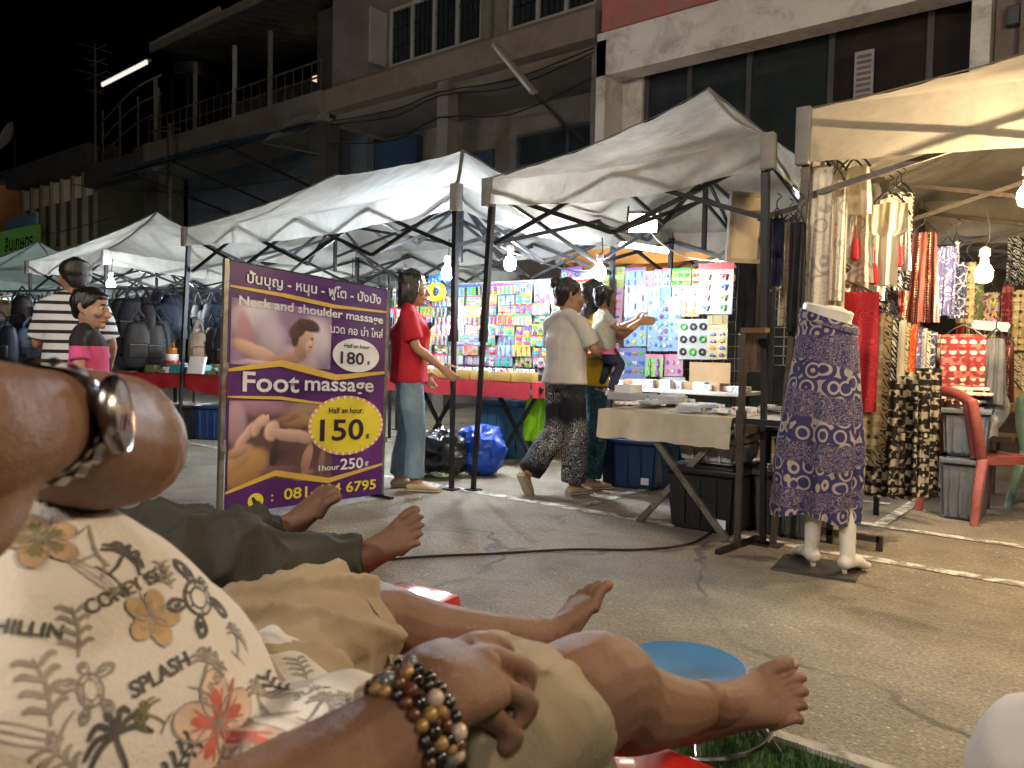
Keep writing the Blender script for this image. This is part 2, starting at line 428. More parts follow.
def line_mat():
    m, nt, n, l, out = newmat('worn_line_paint')
    tc = n('ShaderNodeTexCoord'); v = tc.outputs['Object']
    w = ramp(nt, nz(nt, v, 9, 8, .75, .4), [(.44, (0, 0, 0)), (.56, (1, 1, 1))])
    st = ramp(nt, vor(nt, v, 60), [(.2, (0, 0, 0)), (.4, (1, 1, 1))])
    c = mix(nt, mth(nt, 'MULTIPLY', w, .9), (.17, .155, .13), (.72, .70, .66))
    c = mix(nt, .25, c, st, 'MULTIPLY')
    princ(nt, out, c, .6, 0, bumpn(nt, nz(nt, v, 70, 4), .6, .008)); return m
LM = line_mat()
k = 0
for x0, x1, y0, y1 in [(-13, 6, 4.07, 4.16), (-1.5, 6, 4.92, 5.0), (-6.3, -1.2, 5.72, 5.79), (-4.35, -4.28, 4.17, 8.0), (-2.75, -2.68, 4.17, 8),
                       (-1.12, -1.05, 5.01, 8), (-6.6, -6.53, 4.17, 8), (.6, .67, 4.17, 4.91), (-9, -5.6, 2.9, 2.97)]:
    mb = MB(); N = max(2, int(max(x1-x0, y1-y0)*3))
    hz_ = x1-x0 > y1-y0
    rr = [random.uniform(-.006, .006) for _ in range(4*N+8)]
    def pf(u, v, rr=rr, hz_=hz_, a=(x0, x1, y0, y1), N=N):
        i = int((u if hz_ else v)*N+.5)
        return V((a[0]+(a[1]-a[0])*u+(0 if hz_ else rr[i]), a[2]+(a[3]-a[2])*v+(rr[i] if hz_ else 0), .004+k*.0005))
    mb.grid(pf, N if hz_ else 1, 1 if hz_ else N)
    tag(mb.build('parking_line', LM, None, False), None, None, kind='structure'); k += 1
# artificial grass mat in the foreground
mb = MB(); mb.box((0, .1, .012), (9, 3.68, .02))
tag(mb.build('turf_base', mat('turf_base', (.02, .045, .012), .9), None, False), None, None, kind='structure')
mb = MB(); mb.bar((-4.5, 1.955, .018), (4.5, 1.955, .018), .04, .036)
tag(mb.build('turf_edge', mat('turf_edge', (.42, .40, .36), .8, dirt=((.1, .09, .07), 14)), None, False), None, None, kind='structure')
gm = []
mb = MB()
for i in range(26000):
    x = random.uniform(-1.3, .5); y = random.uniform(1.25, 1.94)
    if (x < -.2 and y < 1.5) or y > 1.915: continue
    a = random.uniform(0, 2*PI); h = random.uniform(.018, .034); w = .0022
    b = V((x, y, .022)); s = V((math.cos(a)*w, math.sin(a)*w, 0)); t = V((random.uniform(-.012, .012), random.uniform(-.012, .012), h))
    mb.poly([b-s, b+s, b+t])
m_, nt, n, l, out = newmat('turf_blades')
v = coords(nt, False)
princ(nt, out, ramp(nt, nz(nt, v, 60, 3), [(.35, (.025, .06, .012)), (.65, (.09, .17, .045))]), .6)
tag(mb.build('turf_grass', m_, None, False), None, 'grass', kind='stuff')
bpy.data.objects['turf_grass']['label'] = 'short green artificial grass mat under the blue stool'

w = bpy.data.worlds.new('World'); SC.world = w; w.use_nodes = True
nt = w.node_tree; bg = nt.nodes['Background']
sky = nt.nodes.new('ShaderNodeTexSky'); sky.sky_type = 'NISHITA'; sky.sun_disc = False
SUN_EL, SUN_AZ = math.radians(38), math.radians(200)
sky.sun_elevation = math.radians(-8); sky.sun_rotation = SUN_AZ
nt.links.new(sky.outputs[0], bg.inputs[0]); bg.inputs[1].default_value = .05
sun = bpy.data.lights.new('night_glow', 'SUN'); so = bpy.data.objects.new('night_glow', sun); COL.objects.link(so)
sun.energy = .04; sun.angle = math.radians(60); sun.color = (1.0, .93, .82)
so.rotation_euler = (math.radians(50), 0, math.radians(15))

# ------------------------------------------------------------------ the shophouses
FY = 9.5
plaster_w = mat('white_plaster', (.62, .60, .56), .85, 0, .1, 1.2, .2, 30, dirt=((.30, .27, .23), 2.2))
plaster_g = mat('grey_plaster', (.155, .142, .132), .9, 0, .2, 1.0, .3, 24, dirt=((.12, .10, .085), 2.5))
plaster_b = mat('beige_plaster', (.175, .145, .115), .9, 0, .18, 1.1, .3, 24, dirt=((.13, .10, .08), 1.8))
plaster_d = mat('dark_plaster', (.045, .043, .041), .9, 0, .25, 1.0, .3, 24, dirt=((.04, .035, .03), 2.0))
olive = mat('olive_wall', (.07, .07, .042), .9, 0, .18, .9)
blue_wall = mat('blue_grey_wall', (.085, .105, .14), .85, 0, .15, 1.0, dirt=((.10, .11, .13), 2.6))
navy = mat('navy_shutter', (.03, .055, .11), .6, 0, .2, 2)
red_paint = mat('peeling_red_paint', (.36, .12, .10), .8, 0, .2, 2, .3, 30, dirt=((.20, .18, .16), 3.2))
frame_w = mat('pale_window_frame', (.30, .30, .29), .5, 0, .15, 3)
frame_d = mat('dark_window_frame', (.05, .055, .06), .5, 0, .15, 3)
def glass_mat(name, c):
    m, nt, n, l, out = newmat(name); v = coords(nt)
    princ(nt, out, ramp(nt, nz(nt, v, 2.2, 3), [(.3, [x*.6 for x in c]), (.7, c)]), .12, 0, bumpn(nt, nz(nt, v, 1.5, 2), .1, .02), spec=.6); return m
glass = glass_mat('dark_glass', (.030, .040, .045)); glass2 = glass_mat('brown_glass', (.035, .030, .028))
def wallbox(mb, x0, x1, z0, z1, y0, y1): mb.box(((x0+x1)/2, (y0+y1)/2, (z0+z1)/2), (x1-x0, y1-y0, z1-z0)); return mb
def window(parent, x0, x1, z0, z1, y, n, fm, gm_, bars=True, fw=.06):
    f = MB()
    wallbox(f, x0, x1, z1-fw, z1, y-.06, y+.02); wallbox(f, x0, x1, z0, z0+fw, y-.06, y+.02)
    for i in range(n+1):
        xx = x0+(x1-x0-fw)*i/n; wallbox(f, xx, xx+fw, z0+fw, z1-fw, y-.058, y+.018)
    fo = f.build('window', fm, parent, False)
    for i in range(n):
        a = x0+(x1-x0-fw)*i/n+fw; b = x0+(x1-x0-fw)*(i+1)/n
        p = MB(); wallbox(p, a, b, z0+fw, z1-fw, y-.01, y); p.build('pane', gm_, fo, False)
    if bars:
        g = MB()
        for i in range(int((x1-x0)/.11)): g.bar((x0+.09+i*.11, y+.01-.045, z0+fw), (x0+.09+i*.11, y-.035, z1-fw), .014)
        for zz in (z0+(z1-z0)*.35, z0+(z1-z0)*.65): g.bar((x0+fw, y-.03, zz), (x1-fw, y-.03, zz), .016)
        g.build('grille', M['dark_metal'], fo, False)
    return fo
# white fronted shop
b1 = thing('shophouse', 'white framed shophouse with a wide dark glass front and peeling red band above', 'building', (-3.7, FY, 0))
mb = MB()
wallbox(mb, -6.05, -5.9, 0, 5.45, FY, FY+1.0)                       # left jamb
wallbox(mb, -6.05, -1.2, 4.95, 5.555, FY, FY+.35)                    # lintel
wallbox(mb, -1.38, -1.2, 0, 4.95, FY, FY+1.0)
wallbox(mb, -5.9, -1.38, 5.24, 5.44, FY+.36, FY+1.0); wallbox(mb, -5.9, -5.58, 0, 5.24, FY+.5, FY+1.0)
wallbox(mb, -6.05, -1.2, 6.05, 10.5, FY+.2, FY+1.0)
wallbox(mb, -6.05, -1.2, 0, 10.5, FY+1.3, FY+1.5)
mb.build('wall', plaster_w, b1, False)
mb = MB(); wallbox(mb, -5.95, -1.2, 5.56, 6.05, FY-.05, FY+.6); mb.build('fascia', red_paint, b1, False)
sf = MB(); wallbox(sf, -5.57, -1.38, 5.16, 5.235, FY+.55, FY+.7)
for x in (-5.57, -4.9, -4.05, -3.0, -1.9, -1.44): wallbox(sf, x, x+.07, 0, 5.16, FY+.55, FY+.7)
sfo = sf.build('shopfront', frame_d, b1, False)
for (a, b_), g in zip(((-5.50, -4.9), (-4.83, -4.05), (-3.98, -3.0), (-2.93, -1.9), (-1.83, -1.44)), (glass, glass, glass, glass2, glass2)):
    mb = MB(); wallbox(mb, a, b_, 0, 5.16, FY+.62, FY+.64); mb.build('pane', g, sfo, False)
mb = MB(); wallbox(mb, -2.68, -2.46, 4.12, 4.72, FY+.52, FY+.545)
vo = mb.build('vent_grille', frame_w, b1, False)
mb = MB()
for i in range(8): wallbox(mb, -2.65, -2.49, 4.16+i*.068, 4.19+i*.068, FY+.500, FY+.518)
mb.build('slat', plaster_g, vo, False)
# brown neighbour on the right
b2 = thing('shophouse', 'beige plaster shophouse with a wall lamp at the right edge of the photo', 'building', (1.2, FY, 0))
mb = MB(); wallbox(mb, -1.19, 4.5, 0, 10.5, FY+.25, FY+1.2); wallbox(mb, -.95, -.75, 0, 9, FY+.1, FY+.25); mb.build('wall', plaster_b, b2, False)
mb = MB(); mb.box((-1.02, FY+.17, 4.62), (.12, .12, .2), bev=.02); mb.build('wall_lamp', frame_d, b2, False)
# middle shophouse: recessed lower storey, beam, windows above
b3 = thing('shophouse', 'stained grey shophouse with grilled windows above a concrete beam and a wall tube light', 'building', (-9, FY, 0))
mb = MB()
wallbox(mb, -12.1, -6.06, 5.5, 5.92, FY-.06, FY+.5)
mb.build('beam', plaster_b, b3, False)
mb = MB(); wallbox(mb, -12.1, -6.06, 5.92, 6.05, FY+.1, FY+.6); wallbox(mb, -12.1, -6.06, 7.1, 10.5, FY+.1, FY+.6)
for a, b_ in ((-12.1, -10.55), (-8.35, -7.8), (-6.15, -6.06)): wallbox(mb, a, b_, 6.05, 7.1, FY+.1, FY+.6)
wallbox(mb, -12.1, -6.06, 0, 10.5, FY+1.5, FY+1.7)
wallbox(mb, -12.1, -6.06, 5.35, 5.5, FY+.2, FY+1.5)
wallbox(mb, -6.2, -6.06, 0, 5.35, FY+.1, FY+1.5)
mb.build('wall', plaster_g, b3, False)
mb = MB(); wallbox(mb, -9.2, -8.95, 0, 5.5, FY, FY+.25); mb.build('column', plaster_g, b3, False)
window(b3, -10.55, -8.35, 6.05, 7.1, FY+.2, 4, frame_w, glass)
window(b3, -7.8, -6.15, 6.05, 7.1, FY+.2, 3, frame_w, glass)
window(b3, -8.6, -6.4, 4.25, 4.85, FY+1.47, 2, frame_d, glass, False)
window(b3, -8.6, -6.4, 2.9, 4.24, FY+1.47, 3, frame_w, glass)
window(b3, -9.9, -9.15, 3.3, 4.7, FY+1.47, 1, frame_d, navy, False)
window(b3, -12.0, -10.3, 3.3, 4.35, FY+1.47, 2, frame_d, glass)
# casement sash swung open
mb = MB(); mb.box((-10.62, FY-.05, 6.55), (.05, .42, .95)); mb.box((-10.62, FY-.05, 6.55), (.02, .34, .85)); mb.build('sash', frame_w, b3, False)
tl = thing('tube_light', 'unlit fluorescent tube fitting held out on a slanted arm from the grey wall', 'light', (-7.25, FY-.4, 5.2))
ax = (V((-6.82, FY-.45, 4.75))-V((-7.7, FY-.3, 5.68)))
mb = MB(); mb.bar((-7.7, FY-.3, 5.68), (-6.82, FY-.45, 4.75), .13, .06); mb.build('fitting', frame_w, tl, False)
mb = MB(); mb.tube([(-7.64, FY-.36, 5.6), (-6.86, FY-.5, 4.78)], .02); mb.build('tube', M['lamp_dim'] if False else mat('glass_tube', (.65, .65, .62), .2), tl)
mb = MB(); mb.bar((-6.82, FY-.44, 4.74), (-6.2, FY+.4, 3.9), .03); mb.build('arm', M['dark_metal'], tl, False)
for x, z0, z1 in ((-6.32, 0, 5.4), (-10.15, 0, 5.3), (-8.1, 5.95, 10)):
    yy = FY+.02 if z0 > 1 else FY+1.40
    mb = MB(); mb.bar((x, yy, z0), (x, yy, z1), .07); [mb.bar((x-.06, yy+.02, z), (x+.06, yy+.02, z), .09, .03) for z in (z0+1.4, z0+2.9, z0+4.2)]; mb.build('drain_pipe', plaster_b, b3, False)
for i, (z, sg_) in enumerate(((5.32, .10), (5.26, .16), (4.9, .22))):
    mb = MB(); mb.tube([V((-12.0, FY+.0, z)), V((-10.2, FY-.03, z-sg_)), V((-9.1, FY-.03, z)), V((-7.6, FY-.03, z-sg_)), V((-6.1, FY-.02, z+.05))], .013, 5); mb.build('wall_cable', M['cable'], b3)
# blue shuttered shophouse with balcony, awning
b4 = thing('shophouse', 'dark shophouse with a stained balcony, tin roof and blue grey lower wall', 'building', (-15.5, FY, 0))
mb = MB()
wallbox(mb, -19, -12.12, 0, 5.3, FY+1.0, FY+1.2); mb.build('wall', blue_wall, b4, False)
mb = MB(); wallbox(mb, -19, -12.12, 5.3, 7.5, FY+2.2, FY+2.4); wallbox(mb, -12.7, -12.12, 5.9, 7.6, FY+.2, FY+2.2); mb.build('upper_wall', plaster_d, b4, False)
mb = MB(); wallbox(mb, -19, -12.12, 5.35, 5.9, FY-.15, FY+.05); wallbox(mb, -19, -12.12, 5.3, 5.42, FY+.05, FY+2.2); mb.build('balcony', plaster_g, b4, False)
mb = MB(); wallbox(mb, -12.6, -12.12, 0, 5.35, FY-.02, FY+.3); mb.build('column', plaster_d, b4, False)
mb = MB(); wallbox(mb, -12.1, -10.9, 3.4, 5.2, FY+1.2, FY+1.3); mb.build('shutter', navy, b4, False)
mb = MB(); wallbox(mb, -15.0, -13.2, 0, 4.3, FY+.93, FY+1.0)
mb.build('shutter', navy, b4, False)
for x in (-18.6, -16.8, -15.2, -13.9): 
    mb = MB(); mb.bar((x, FY-.05, 5.9), (x, FY-.05, 7.45), .07); mb.build('post', plaster_g if x != -15.2 else frame_w, b4, False)
mb = MB()
for z in (6.2, 6.5): mb.bar((-19, FY-.06, z), (-12.2, FY-.06, z), .03)
for i in range(24): mb.bar((-18.9+i*.29, FY-.06, 5.9), (-18.9+i*.29, FY-.06, 6.5), .015)
mb.build('railing', M['grey_metal'], b4, False)
for i, x in enumerate((-14.0, -13.4)): window(b4, x, x+.55, 5.95, 7.0, FY+2.18, 1, frame_w, frame_w if i else glass, False)
mb = MB(); wallbox(mb, -15.1, -14.5, 5.42, 7.2, FY+2.17, FY+2.2); mb.build('door', M['wood'], b4, False)
wl = MB(); wl.box((-14.85, FY+1.95, 7.28), (.5, .16, .10), bev=.02); wl.build('balcony_lamp', emit('balcony_glow', (1, .66, .36), 1.1), b4)
tin = mat('tin_roof', (.10, .10, .10), .55, .3, .3, 3, dirt=((.05, .04, .03), 3))
tin_l = mat('pale_tin_edge', (.30, .29, .27), .6, .2, .2, 3)
def corrugated(name, parent, A, B, C_, D, m, n=40, amp=.03):
    A, B, C_, D = map(V, (A, B, C_, D)); nn = (B-A).cross(D-A).normalized(); mb = MB()
    mb.grid(lambda u, v: (A*(1-u)+B*u)*(1-v)+(D*(1-u)+C_*u)*v+nn*(amp*math.sin(u*n*PI*.5)), n*2, 1)
    return mb.build(name, m, parent)
corrugated('roof', b4, (-17.1, FY-.9, 7.55), (-11.9, FY-.9, 7.6), (-11.9, FY+2.4, 8.3), (-17.1, FY+2.4, 8.25), tin, 60)
mb = MB(); mb.bar((-17.1, FY-.92, 7.52), (-11.9, FY-.92, 7.57), .05, .16); mb.build('gutter', mat('rust_gutter', (.12, .105, .09), .7), b4, False)
r2 = corrugated('roof', b4, (-18.3, FY-.3, 8.02), (-15.3, FY-.3, 8.1), (-15.3, FY+2.4, 8.4), (-18.3, FY+2.4, 8.3), tin, 40)
mb = MB(); mb.bar((-18.3, FY-.33, 8.02), (-15.3, FY-.33, 8.10), .05, .2); mb.build('roof_edge', tin_l, b4, False)
aw = thing('awning', 'dark blue tin awning sloping over the blue grey shop wall', 'awning', (-15, FY, 4.9))
corrugated('sheet', aw, (-17.7, FY-1.6, 4.75), (-12.9, FY-1.6, 4.75), (-12.3, FY, 5.32), (-17.2, FY, 5.32), mat('blue_tin', (.035, .055, .085), .55, .2, .25, 3), 60, .025)
mb = MB()
for x in (-17.0, -15.2, -13.2): mb.bar((x, FY+.95, 4.2), (x, FY-1.5, 4.72), .04)
mb.bar((-17.6, FY-1.5, 4.7), (-12.9, FY-1.5, 4.7), .04); mb.build('brace', M['dark_metal'], aw, False)
aw2 = thing('awning', 'small tilted grey panel propped beside the blue awning', 'awning', (-12.2, FY-.5, 5.1))
mb = MB(); mb.grid(lambda u, v: V((-13.1+1.0*u, FY-.75+.6*v, 4.95+.28*u+.25*v)), 4, 4); mb.build('panel', tin_l, aw2, False)
mb = MB(); mb.bar((-13.1, FY-.75, 4.9), (-12.15, FY+0, 4.7), .04); mb.build('brace', M['dark_metal'], aw2, False)
# olive shophouse further left
b5 = thing('shophouse', 'olive shophouse with railed roof terrace and a white patterned windowsill', 'building', (-20.7, FY, 0))
mb = MB(); wallbox(mb, -22.4, -19.02, 0, 5.25, FY+.25, FY+.9); wallbox(mb, -22.4, -19.02, 5.9, 6.6, FY+1.2, FY+1.4); mb.build('wall', olive, b5, False)
mb = MB(); wallbox(mb, -22.4, -19.02, 5.25, 5.8, FY-.12, FY+1.4); mb.build('balcony', plaster_d, b5, False)
mb = MB(); wallbox(mb, -19.3, -19.03, 0, 5.25, FY-.1, FY+.25); mb.build('column', plaster_d, b5, False)
window(b5, -20.9, -19.35, 3.05, 3.55, FY+.23, 3, frame_w, frame_w, False)
mb = MB()
for z in (6.7, 7.15, 7.6): mb.tube([(-22.3, FY+.3, z-.55), (-20.5, FY+.3, z), (-19.0, FY+.3, z+.1)], .025)
for x in (-22.2, -21.2, -20.2, -19.1): mb.bar((x, FY+.3, 5.8), (x, FY+.3, 7.4), .04)
mb.build('railing', M['grey_metal'], b5, False)
# strip light hung along the terrace
sl = thing('strip_light', 'lit white strip light tilted along the dark terrace roof edge', 'light', (-19.7, FY-.3, 7.7))
a, c_ = V((-20.9, FY-.3, 7.66)), V((-18.5, FY-.3, 7.74))
mb = MB(); mb.bar(a+V((0, .05, .06)), c_+V((0, .05, .06)), .1, .04); mb.build('housing', tin_l, sl, False)
for i in range(17):
    p = a.lerp(c_, (i+.5)/17); mb = MB(); mb.box(p, (.075, .05, .10)); mb.build('lamp', M['lamp_dim'], sl, False)
wt = thing('water_tank', 'round black water tank on the roof terrace', 'tank', (-19.2, FY+1.3, 7.9))
mb = MB(); mb.lathe([(.5, 0), (.52, .05), (.52, .3), (.49, .33), (.52, .36), (.52, .66), (.49, .69), (.52, .72), (.5, .98), (.3, 1.12), (.12, 1.16)], 28, (-19.2, FY+1.3, 7.9)); mb.build('body', M['black_plastic'], wt)
mb = MB(); mb.lathe([(.16, 1.15), (.16, 1.2)], 16, (-19.2, FY+1.3, 7.9)); mb.build('lid', M['dark_metal'], wt)
mb = MB()
for dx in (-.4, .4):
    for dy in (-.4, .4): mb.bar((-19.2+dx, FY+1.3+dy, 5.8), (-19.2+dx, FY+1.3+dy, 7.9), .06)
mb.build('stand', M['dark_metal'], wt, False)
an = thing('television_antenna', 'thin aerial mast with crossed rods above the roof terrace', 'antenna', (-21.97, FY, 5.8))
mb = MB(); mb.bar((-21.97, FY, 5.8), (-21.97, FY, 9.05), .05); mb.build('mast', M['grey_metal'], an, False)
mb = MB()
for z, w_ in ((8.9, .9), (8.55, .7), (8.2, 1.0), (7.75, .5)):
    mb.bar((-21.97-w_/2, FY, z), (-21.97+w_/2, FY+.1, z+.05), .03); mb.bar((-21.97, FY-w_/2, z+.02), (-21.97, FY+w_/2, z+.04), .025)
mb.build('rods', M['grey_metal'], an, False)
# cream finned building at the far left
b6 = thing('shophouse', 'far building with cream upright fins between tall dark windows', 'building', (-26, FY, 0))
mb = MB(); wallbox(mb, -36, -22.5, 0, 6.6, FY+.6, FY+.9); wallbox(mb, -36, -22.5, 5.9, 6.5, FY, FY+.6); mb.build('wall', plaster_d, b6, False)
creamp = mat('cream_paint', (.22, .19, .14), .8, 0, .15, 1.5, dirt=((.2, .17, .12), 3))
for i in range(8):
    x = -28.2+i*.75
    mb = MB(); wallbox(mb, x, x+.13, 3.4, 5.9, FY+.36, FY+.56); mb.build('fin', creamp, b6, False)
for i in range(7):
    x = -28.07+i*.75
    f = MB(); wallbox(f, x, x+.62, 5.25, 5.85, FY+.44, FY+.5); f.build('spandrel', mat('cream_light', (.75, .68, .52), .8), b6, False)
    f = MB(); wallbox(f, x, x+.62, 3.9, 5.3, FY+.5, FY+.52); f.build('window', glass, b6, False)
    f = MB(); wallbox(f, x, x+.62, 3.4, 3.9, FY+.43, FY+.5); f.build('spandrel', creamp, b6, False)
b7 = thing('shophouse', 'orange brick coloured building at the far left edge', 'building', (-31, FY, 0))
mb = MB(); wallbox(mb, -36, -28.35, 0, 6.0, FY-.3, FY+.55); mb.build('wall', mat('orange_wall', (.34, .13, .05), .9, 0, .2, 1), b7, False)
mb = MB(); wallbox(mb, -36, -28.35, 6.0, 6.2, FY-.45, FY+.5); mb.build('parapet', plaster_d, b7, False)
ds = thing('satellite_dish', 'pale satellite dish on a roof at the far left', 'dish', (-27.6, FY, 6.6))
mtx = Matrix.Rotation(math.radians(70), 3, 'X') @ Matrix.Rotation(.3, 3, 'Z')
mb = MB(); mb.lathe([(.02, 0), (.2, .03), (.4, .11), (.5, .19), (.49, .2), (.38, .13), (.02, .03)], 24, (-27.6, FY-.1, 7.35), mtx); mb.build('reflector', frame_w, ds)
mb = MB(); mb.bar((-27.6, FY, 6.5), (-27.6, FY, 7.4), .06); mb.build('mast', M['dark_metal'], ds, False)
# green shop sign
sg = thing('shop_sign', 'green shop sign with dark Thai letters under a small blue board', 'sign', (-27.3, FY-.6, 3.5))
mb = MB(); wallbox(mb, -27.6, -24.0, 3.36, 4.31, FY-.7, FY-.6); mb.build('board', emit('sign_green_glow', (.10, .24, .05), .20), sg, False)  # faint emission put into the green stands in for light on the board
mb = MB(); wallbox(mb, -26.4, -24.1, 4.33, 4.66, FY-.68, FY-.62); mb.build('upper_board', mat('blue_board', (.12, .2, .3), .6), sg, False)
me = text_mesh('สินเกษตร', .55, 'RIGHT', bold=.012); 
me.transform(Matrix.Translation(V((-24.25, FY-.706, 3.86))-V((-27.3, FY-.6, 3.5))) @ Matrix.Rotation(PI/2, 4, 'X')); put('lettering', me, M['black_plastic'], sg)
# wires
for i, (a, b_) in enumerate(((( -22, FY-.6, 5.2), (-12.2, FY-.5, 4.2)), ((-28, FY-.5, 4.4), (-20, FY-.4, 4.2)))):
    mb = MB(); a, b_ = V(a), V(b_); mb.tube([a, a.lerp(b_, .5)-V((0, 0, .25)), b_], .012, 5)
    tag(mb.build('overhead_wire', M['cable']), ('black wire sagging past the blue awning', 'black wire sagging past the green shop sign')[i], 'wire')
up = thing('street_pole', 'thin grey pole with short crossarms before the dark balcony', 'pole', (-16.9, FY-.6, 0))
mb = MB(); mb.bar((-16.9, FY-.6, 0), (-16.9, FY-.6, 5.95), .07); mb.build('pole', M['grey_metal'], up, False)
mb = MB(); mb.bar((-17.6, FY-.62, 5.85), (-16.4, FY-.62, 5.75), .04); mb.bar((-17.2, FY-.62, 5.2), (-16.9, FY-.62, 5.2), .03); mb.build('crossarm', M['grey_metal'], up, False)

cam = bpy.data.cameras.new('camera'); co = bpy.data.objects.new('camera', cam); COL.objects.link(co)
cam.sensor_width = 36; cam.lens = 36*F/1024; cam.clip_start = .02; cam.clip_end = 900
co.matrix_world = Matrix.LocRotScale(CAM, Matrix((RGT, UPV, -FWD)).transposed().to_quaternion(), None)
cam.dof.use_dof = True; cam.dof.focus_distance = 3.4; cam.dof.aperture_fstop = 9.0
SC.camera = co
SC.view_settings.view_transform = 'Standard'; SC.view_settings.look = 'None'; SC.view_settings.exposure = 0
cy = SC.cycles
cy.use_adaptive_sampling = True; cy.adaptive_threshold = .03; cy.use_denoising = True
cy.max_bounces = 6; cy.diffuse_bounces = 3; cy.glossy_bounces = 3; cy.transmission_bounces = 4
cy.sample_clamp_indirect = 4; cy.sample_clamp_direct = 0; cy.caustics_reflective = False; cy.caustics_refractive = False
cy.time_limit = 900

# ------------------------------------------------------------------ market tents
canv_white = canvas_mat('white_canvas', (.52, .515, .48), .58, .5)
canv_grey = canvas_mat('grey_white_canvas', (.48, .46, .40), .55, .52)
canv_warm = canvas_mat('stained_cream_canvas', (.41, .37, .31), .45, .55)
canv_green = canvas_mat('greenish_canvas', (.44, .54, .50), .5, .4)
canv_orange = canvas_mat('orange_canvas', (.70, .36, .12), .4, .3)
def tent(label, x0, x1, y0, y1, canv, met, zp=2.85, ridge=0, bots=None, zv=2.0, ze=2.17, nsc=(2, 2), hip=None, legs=(1, 1, 1, 1)):
    cx, cy_ = (x0+x1)/2, (y0+y1)/2
    t = thing('market_tent', label, 'tent', (cx, cy_, 0), 0, 'pop up tents of the night market')
    W, D = x1-x0, y1-y0; hip = hip or (W/2-ridge/2)
    rs = random.Random(int(abs(x0)*100))
    ph = rs.uniform(0, 9)
    def edge(u, v):      # droop of the eaves between the corners
        return .045*(math.sin(PI*u)*(1 if v in (0, 1) else 0)+math.sin(PI*v)*(1 if u in (0, 1) else 0))
    def roof(u, v):
        x = x0+W*u; y = y0+D*v
        dx = min(u, 1-u)*W/hip; dy = min(v, 1-v)*2
        d = min(dx, dy, 1.0)
        f = d-.22*d*(1-d)
        drp = .05*(1-d)*math.sin(PI*u)*(1 if dy < dx else 0)+.05*(1-d)*math.sin(PI*v)*(1 if dx <= dy else 0)
        wr = .012*noise.noise(V((x*2.2, y*2.2, ph)))*(4*d*(1-d)+.2)+.010*noise.noise(V((x*6, y*6, ph)))
        sag = 0
        if ridge and d >= .98: sag = .05*math.sin(PI*max(0, min(1, (x-x0-hip)/max(.01, W-2*hip))))
        hipd = abs(dx-dy); tent_sag = -.07*min(1, hipd*2)*4*d*(1-d)*.5
        return V((x, y, ze+(zp-ze)*f-drp+wr-sag+tent_sag))
    mb = MB(); mb.grid(roof, 48, 36)
    def val(side):
        def fn(s, q):
            u, v = {0: (s, 0), 1: (1, s), 2: (1-s, 1), 3: (0, 1-s)}[side]
            p = roof(u, v); o = [V((0, -1, 0)), V((1, 0, 0)), V((0, 1, 0)), V((-1, 0, 0))][side]
            zz = p.z+(zv-ze)*q-.05*math.sin(PI*s)*q*.5
            return V((p.x, p.y, zz))+o*(.012*q+.012*math.sin(s*23+ph)*q*q)
        return fn
    for sd in range(4): mb.grid(val(sd), 48, 4)
    bmesh.ops.remove_doubles(mb.bm, verts=mb.bm.verts, dist=.0005)
    mb.build('canopy', canv, t, angle=60)
    # seams over the hips
    sm = MB()
    for cu, cv in ((0, 0), (1, 0), (0, 1), (1, 1)):
        pts = []
        for k in range(9):
            d = k/8; u = d*hip/W; v = d*.5
            p = roof(u if cu == 0 else 1-u, v if cv == 0 else 1-v); pts.append(p+V((0, 0, .004)))
        sm.loft(pts, [(.016, .003)]*9, 6, side=(1, 1 if cu != cv else -1, 0), sub=2, cap=0)
    sm.build('seam', mat('grey_patch', (.20, .19, .18), .85), t)
    for (cu, cv) in ((0, 0), (1, 0), (0, 1), (1, 1)):
        if not legs[cu+2*cv]: continue
        p = V((x0+W*cu, y0+D*cv, 0)); s = V((-1 if cu == 0 else 1, -1 if cv == 0 else 1, 0))*.004
        sm = MB(); sm.box(p+s+V((0, 0, (zv+ze)/2-.005)), (.07, .07, ze-zv+.02), bev=.008)
        sm.build('corner_patch', mat('grey_patch', (.20, .19, .18), .85), t)
    bots = bots or {}
    for k, (cu, cv) in enumerate(((0, 0), (1, 0), (0, 1), (1, 1))):
        if not legs[k]: continue
        a = V((x0+W*cu+(.02 if cu == 0 else -.02), y0+D*cv+(.02 if cv == 0 else -.02), ze-.06)); b = V(bots.get((cu, cv), (a.x, a.y, 0.0)))
        j = b.lerp(a, .52)
        mb = MB(); mb.bar(b+V((0, 0, .005)), j, .028); mb.bar(j, a, .038); mb.bar(j-(j-b)*.03, j+(j-b)*.05, .046)
        mb.box(b+V((0, 0, .006)), (.09, .09, .012)); mb.build('leg', met, t, False)
    # scissor trusses
    def P(s, sd):
        return {0: V((x0+W*s, y0+.03, 0)), 1: V((x1-.03, y0+D*s, 0)), 2: V((x0+W*s, y1-.03, 0)), 3: V((x0+.03, y0+D*s, 0))}[sd]
    zt, zb = ze-.09, ze-.43
    for sd in range(4):
        n = nsc[0] if sd in (0, 2) else nsc[1]
        for i in range(n):
            s0, s1 = .01+.98*i/n, .01+.98*(i+1)/n
            off = [V((0, .018, 0)), V((-.018, 0, 0)), V((0, -.018, 0)), V((.018, 0, 0))][sd]
            mb = MB(); mb.bar(P(s0, sd)+V((0, 0, zt)), P(s1, sd)+V((0, 0, zb)), .016, .028); mb.build('strut', met, t, False)
            mb = MB(); mb.bar(P(s0, sd)+off+V((0, 0, zb)), P(s1, sd)+off+V((0, 0, zt)), .016, .028); mb.build('strut', met, t, False)
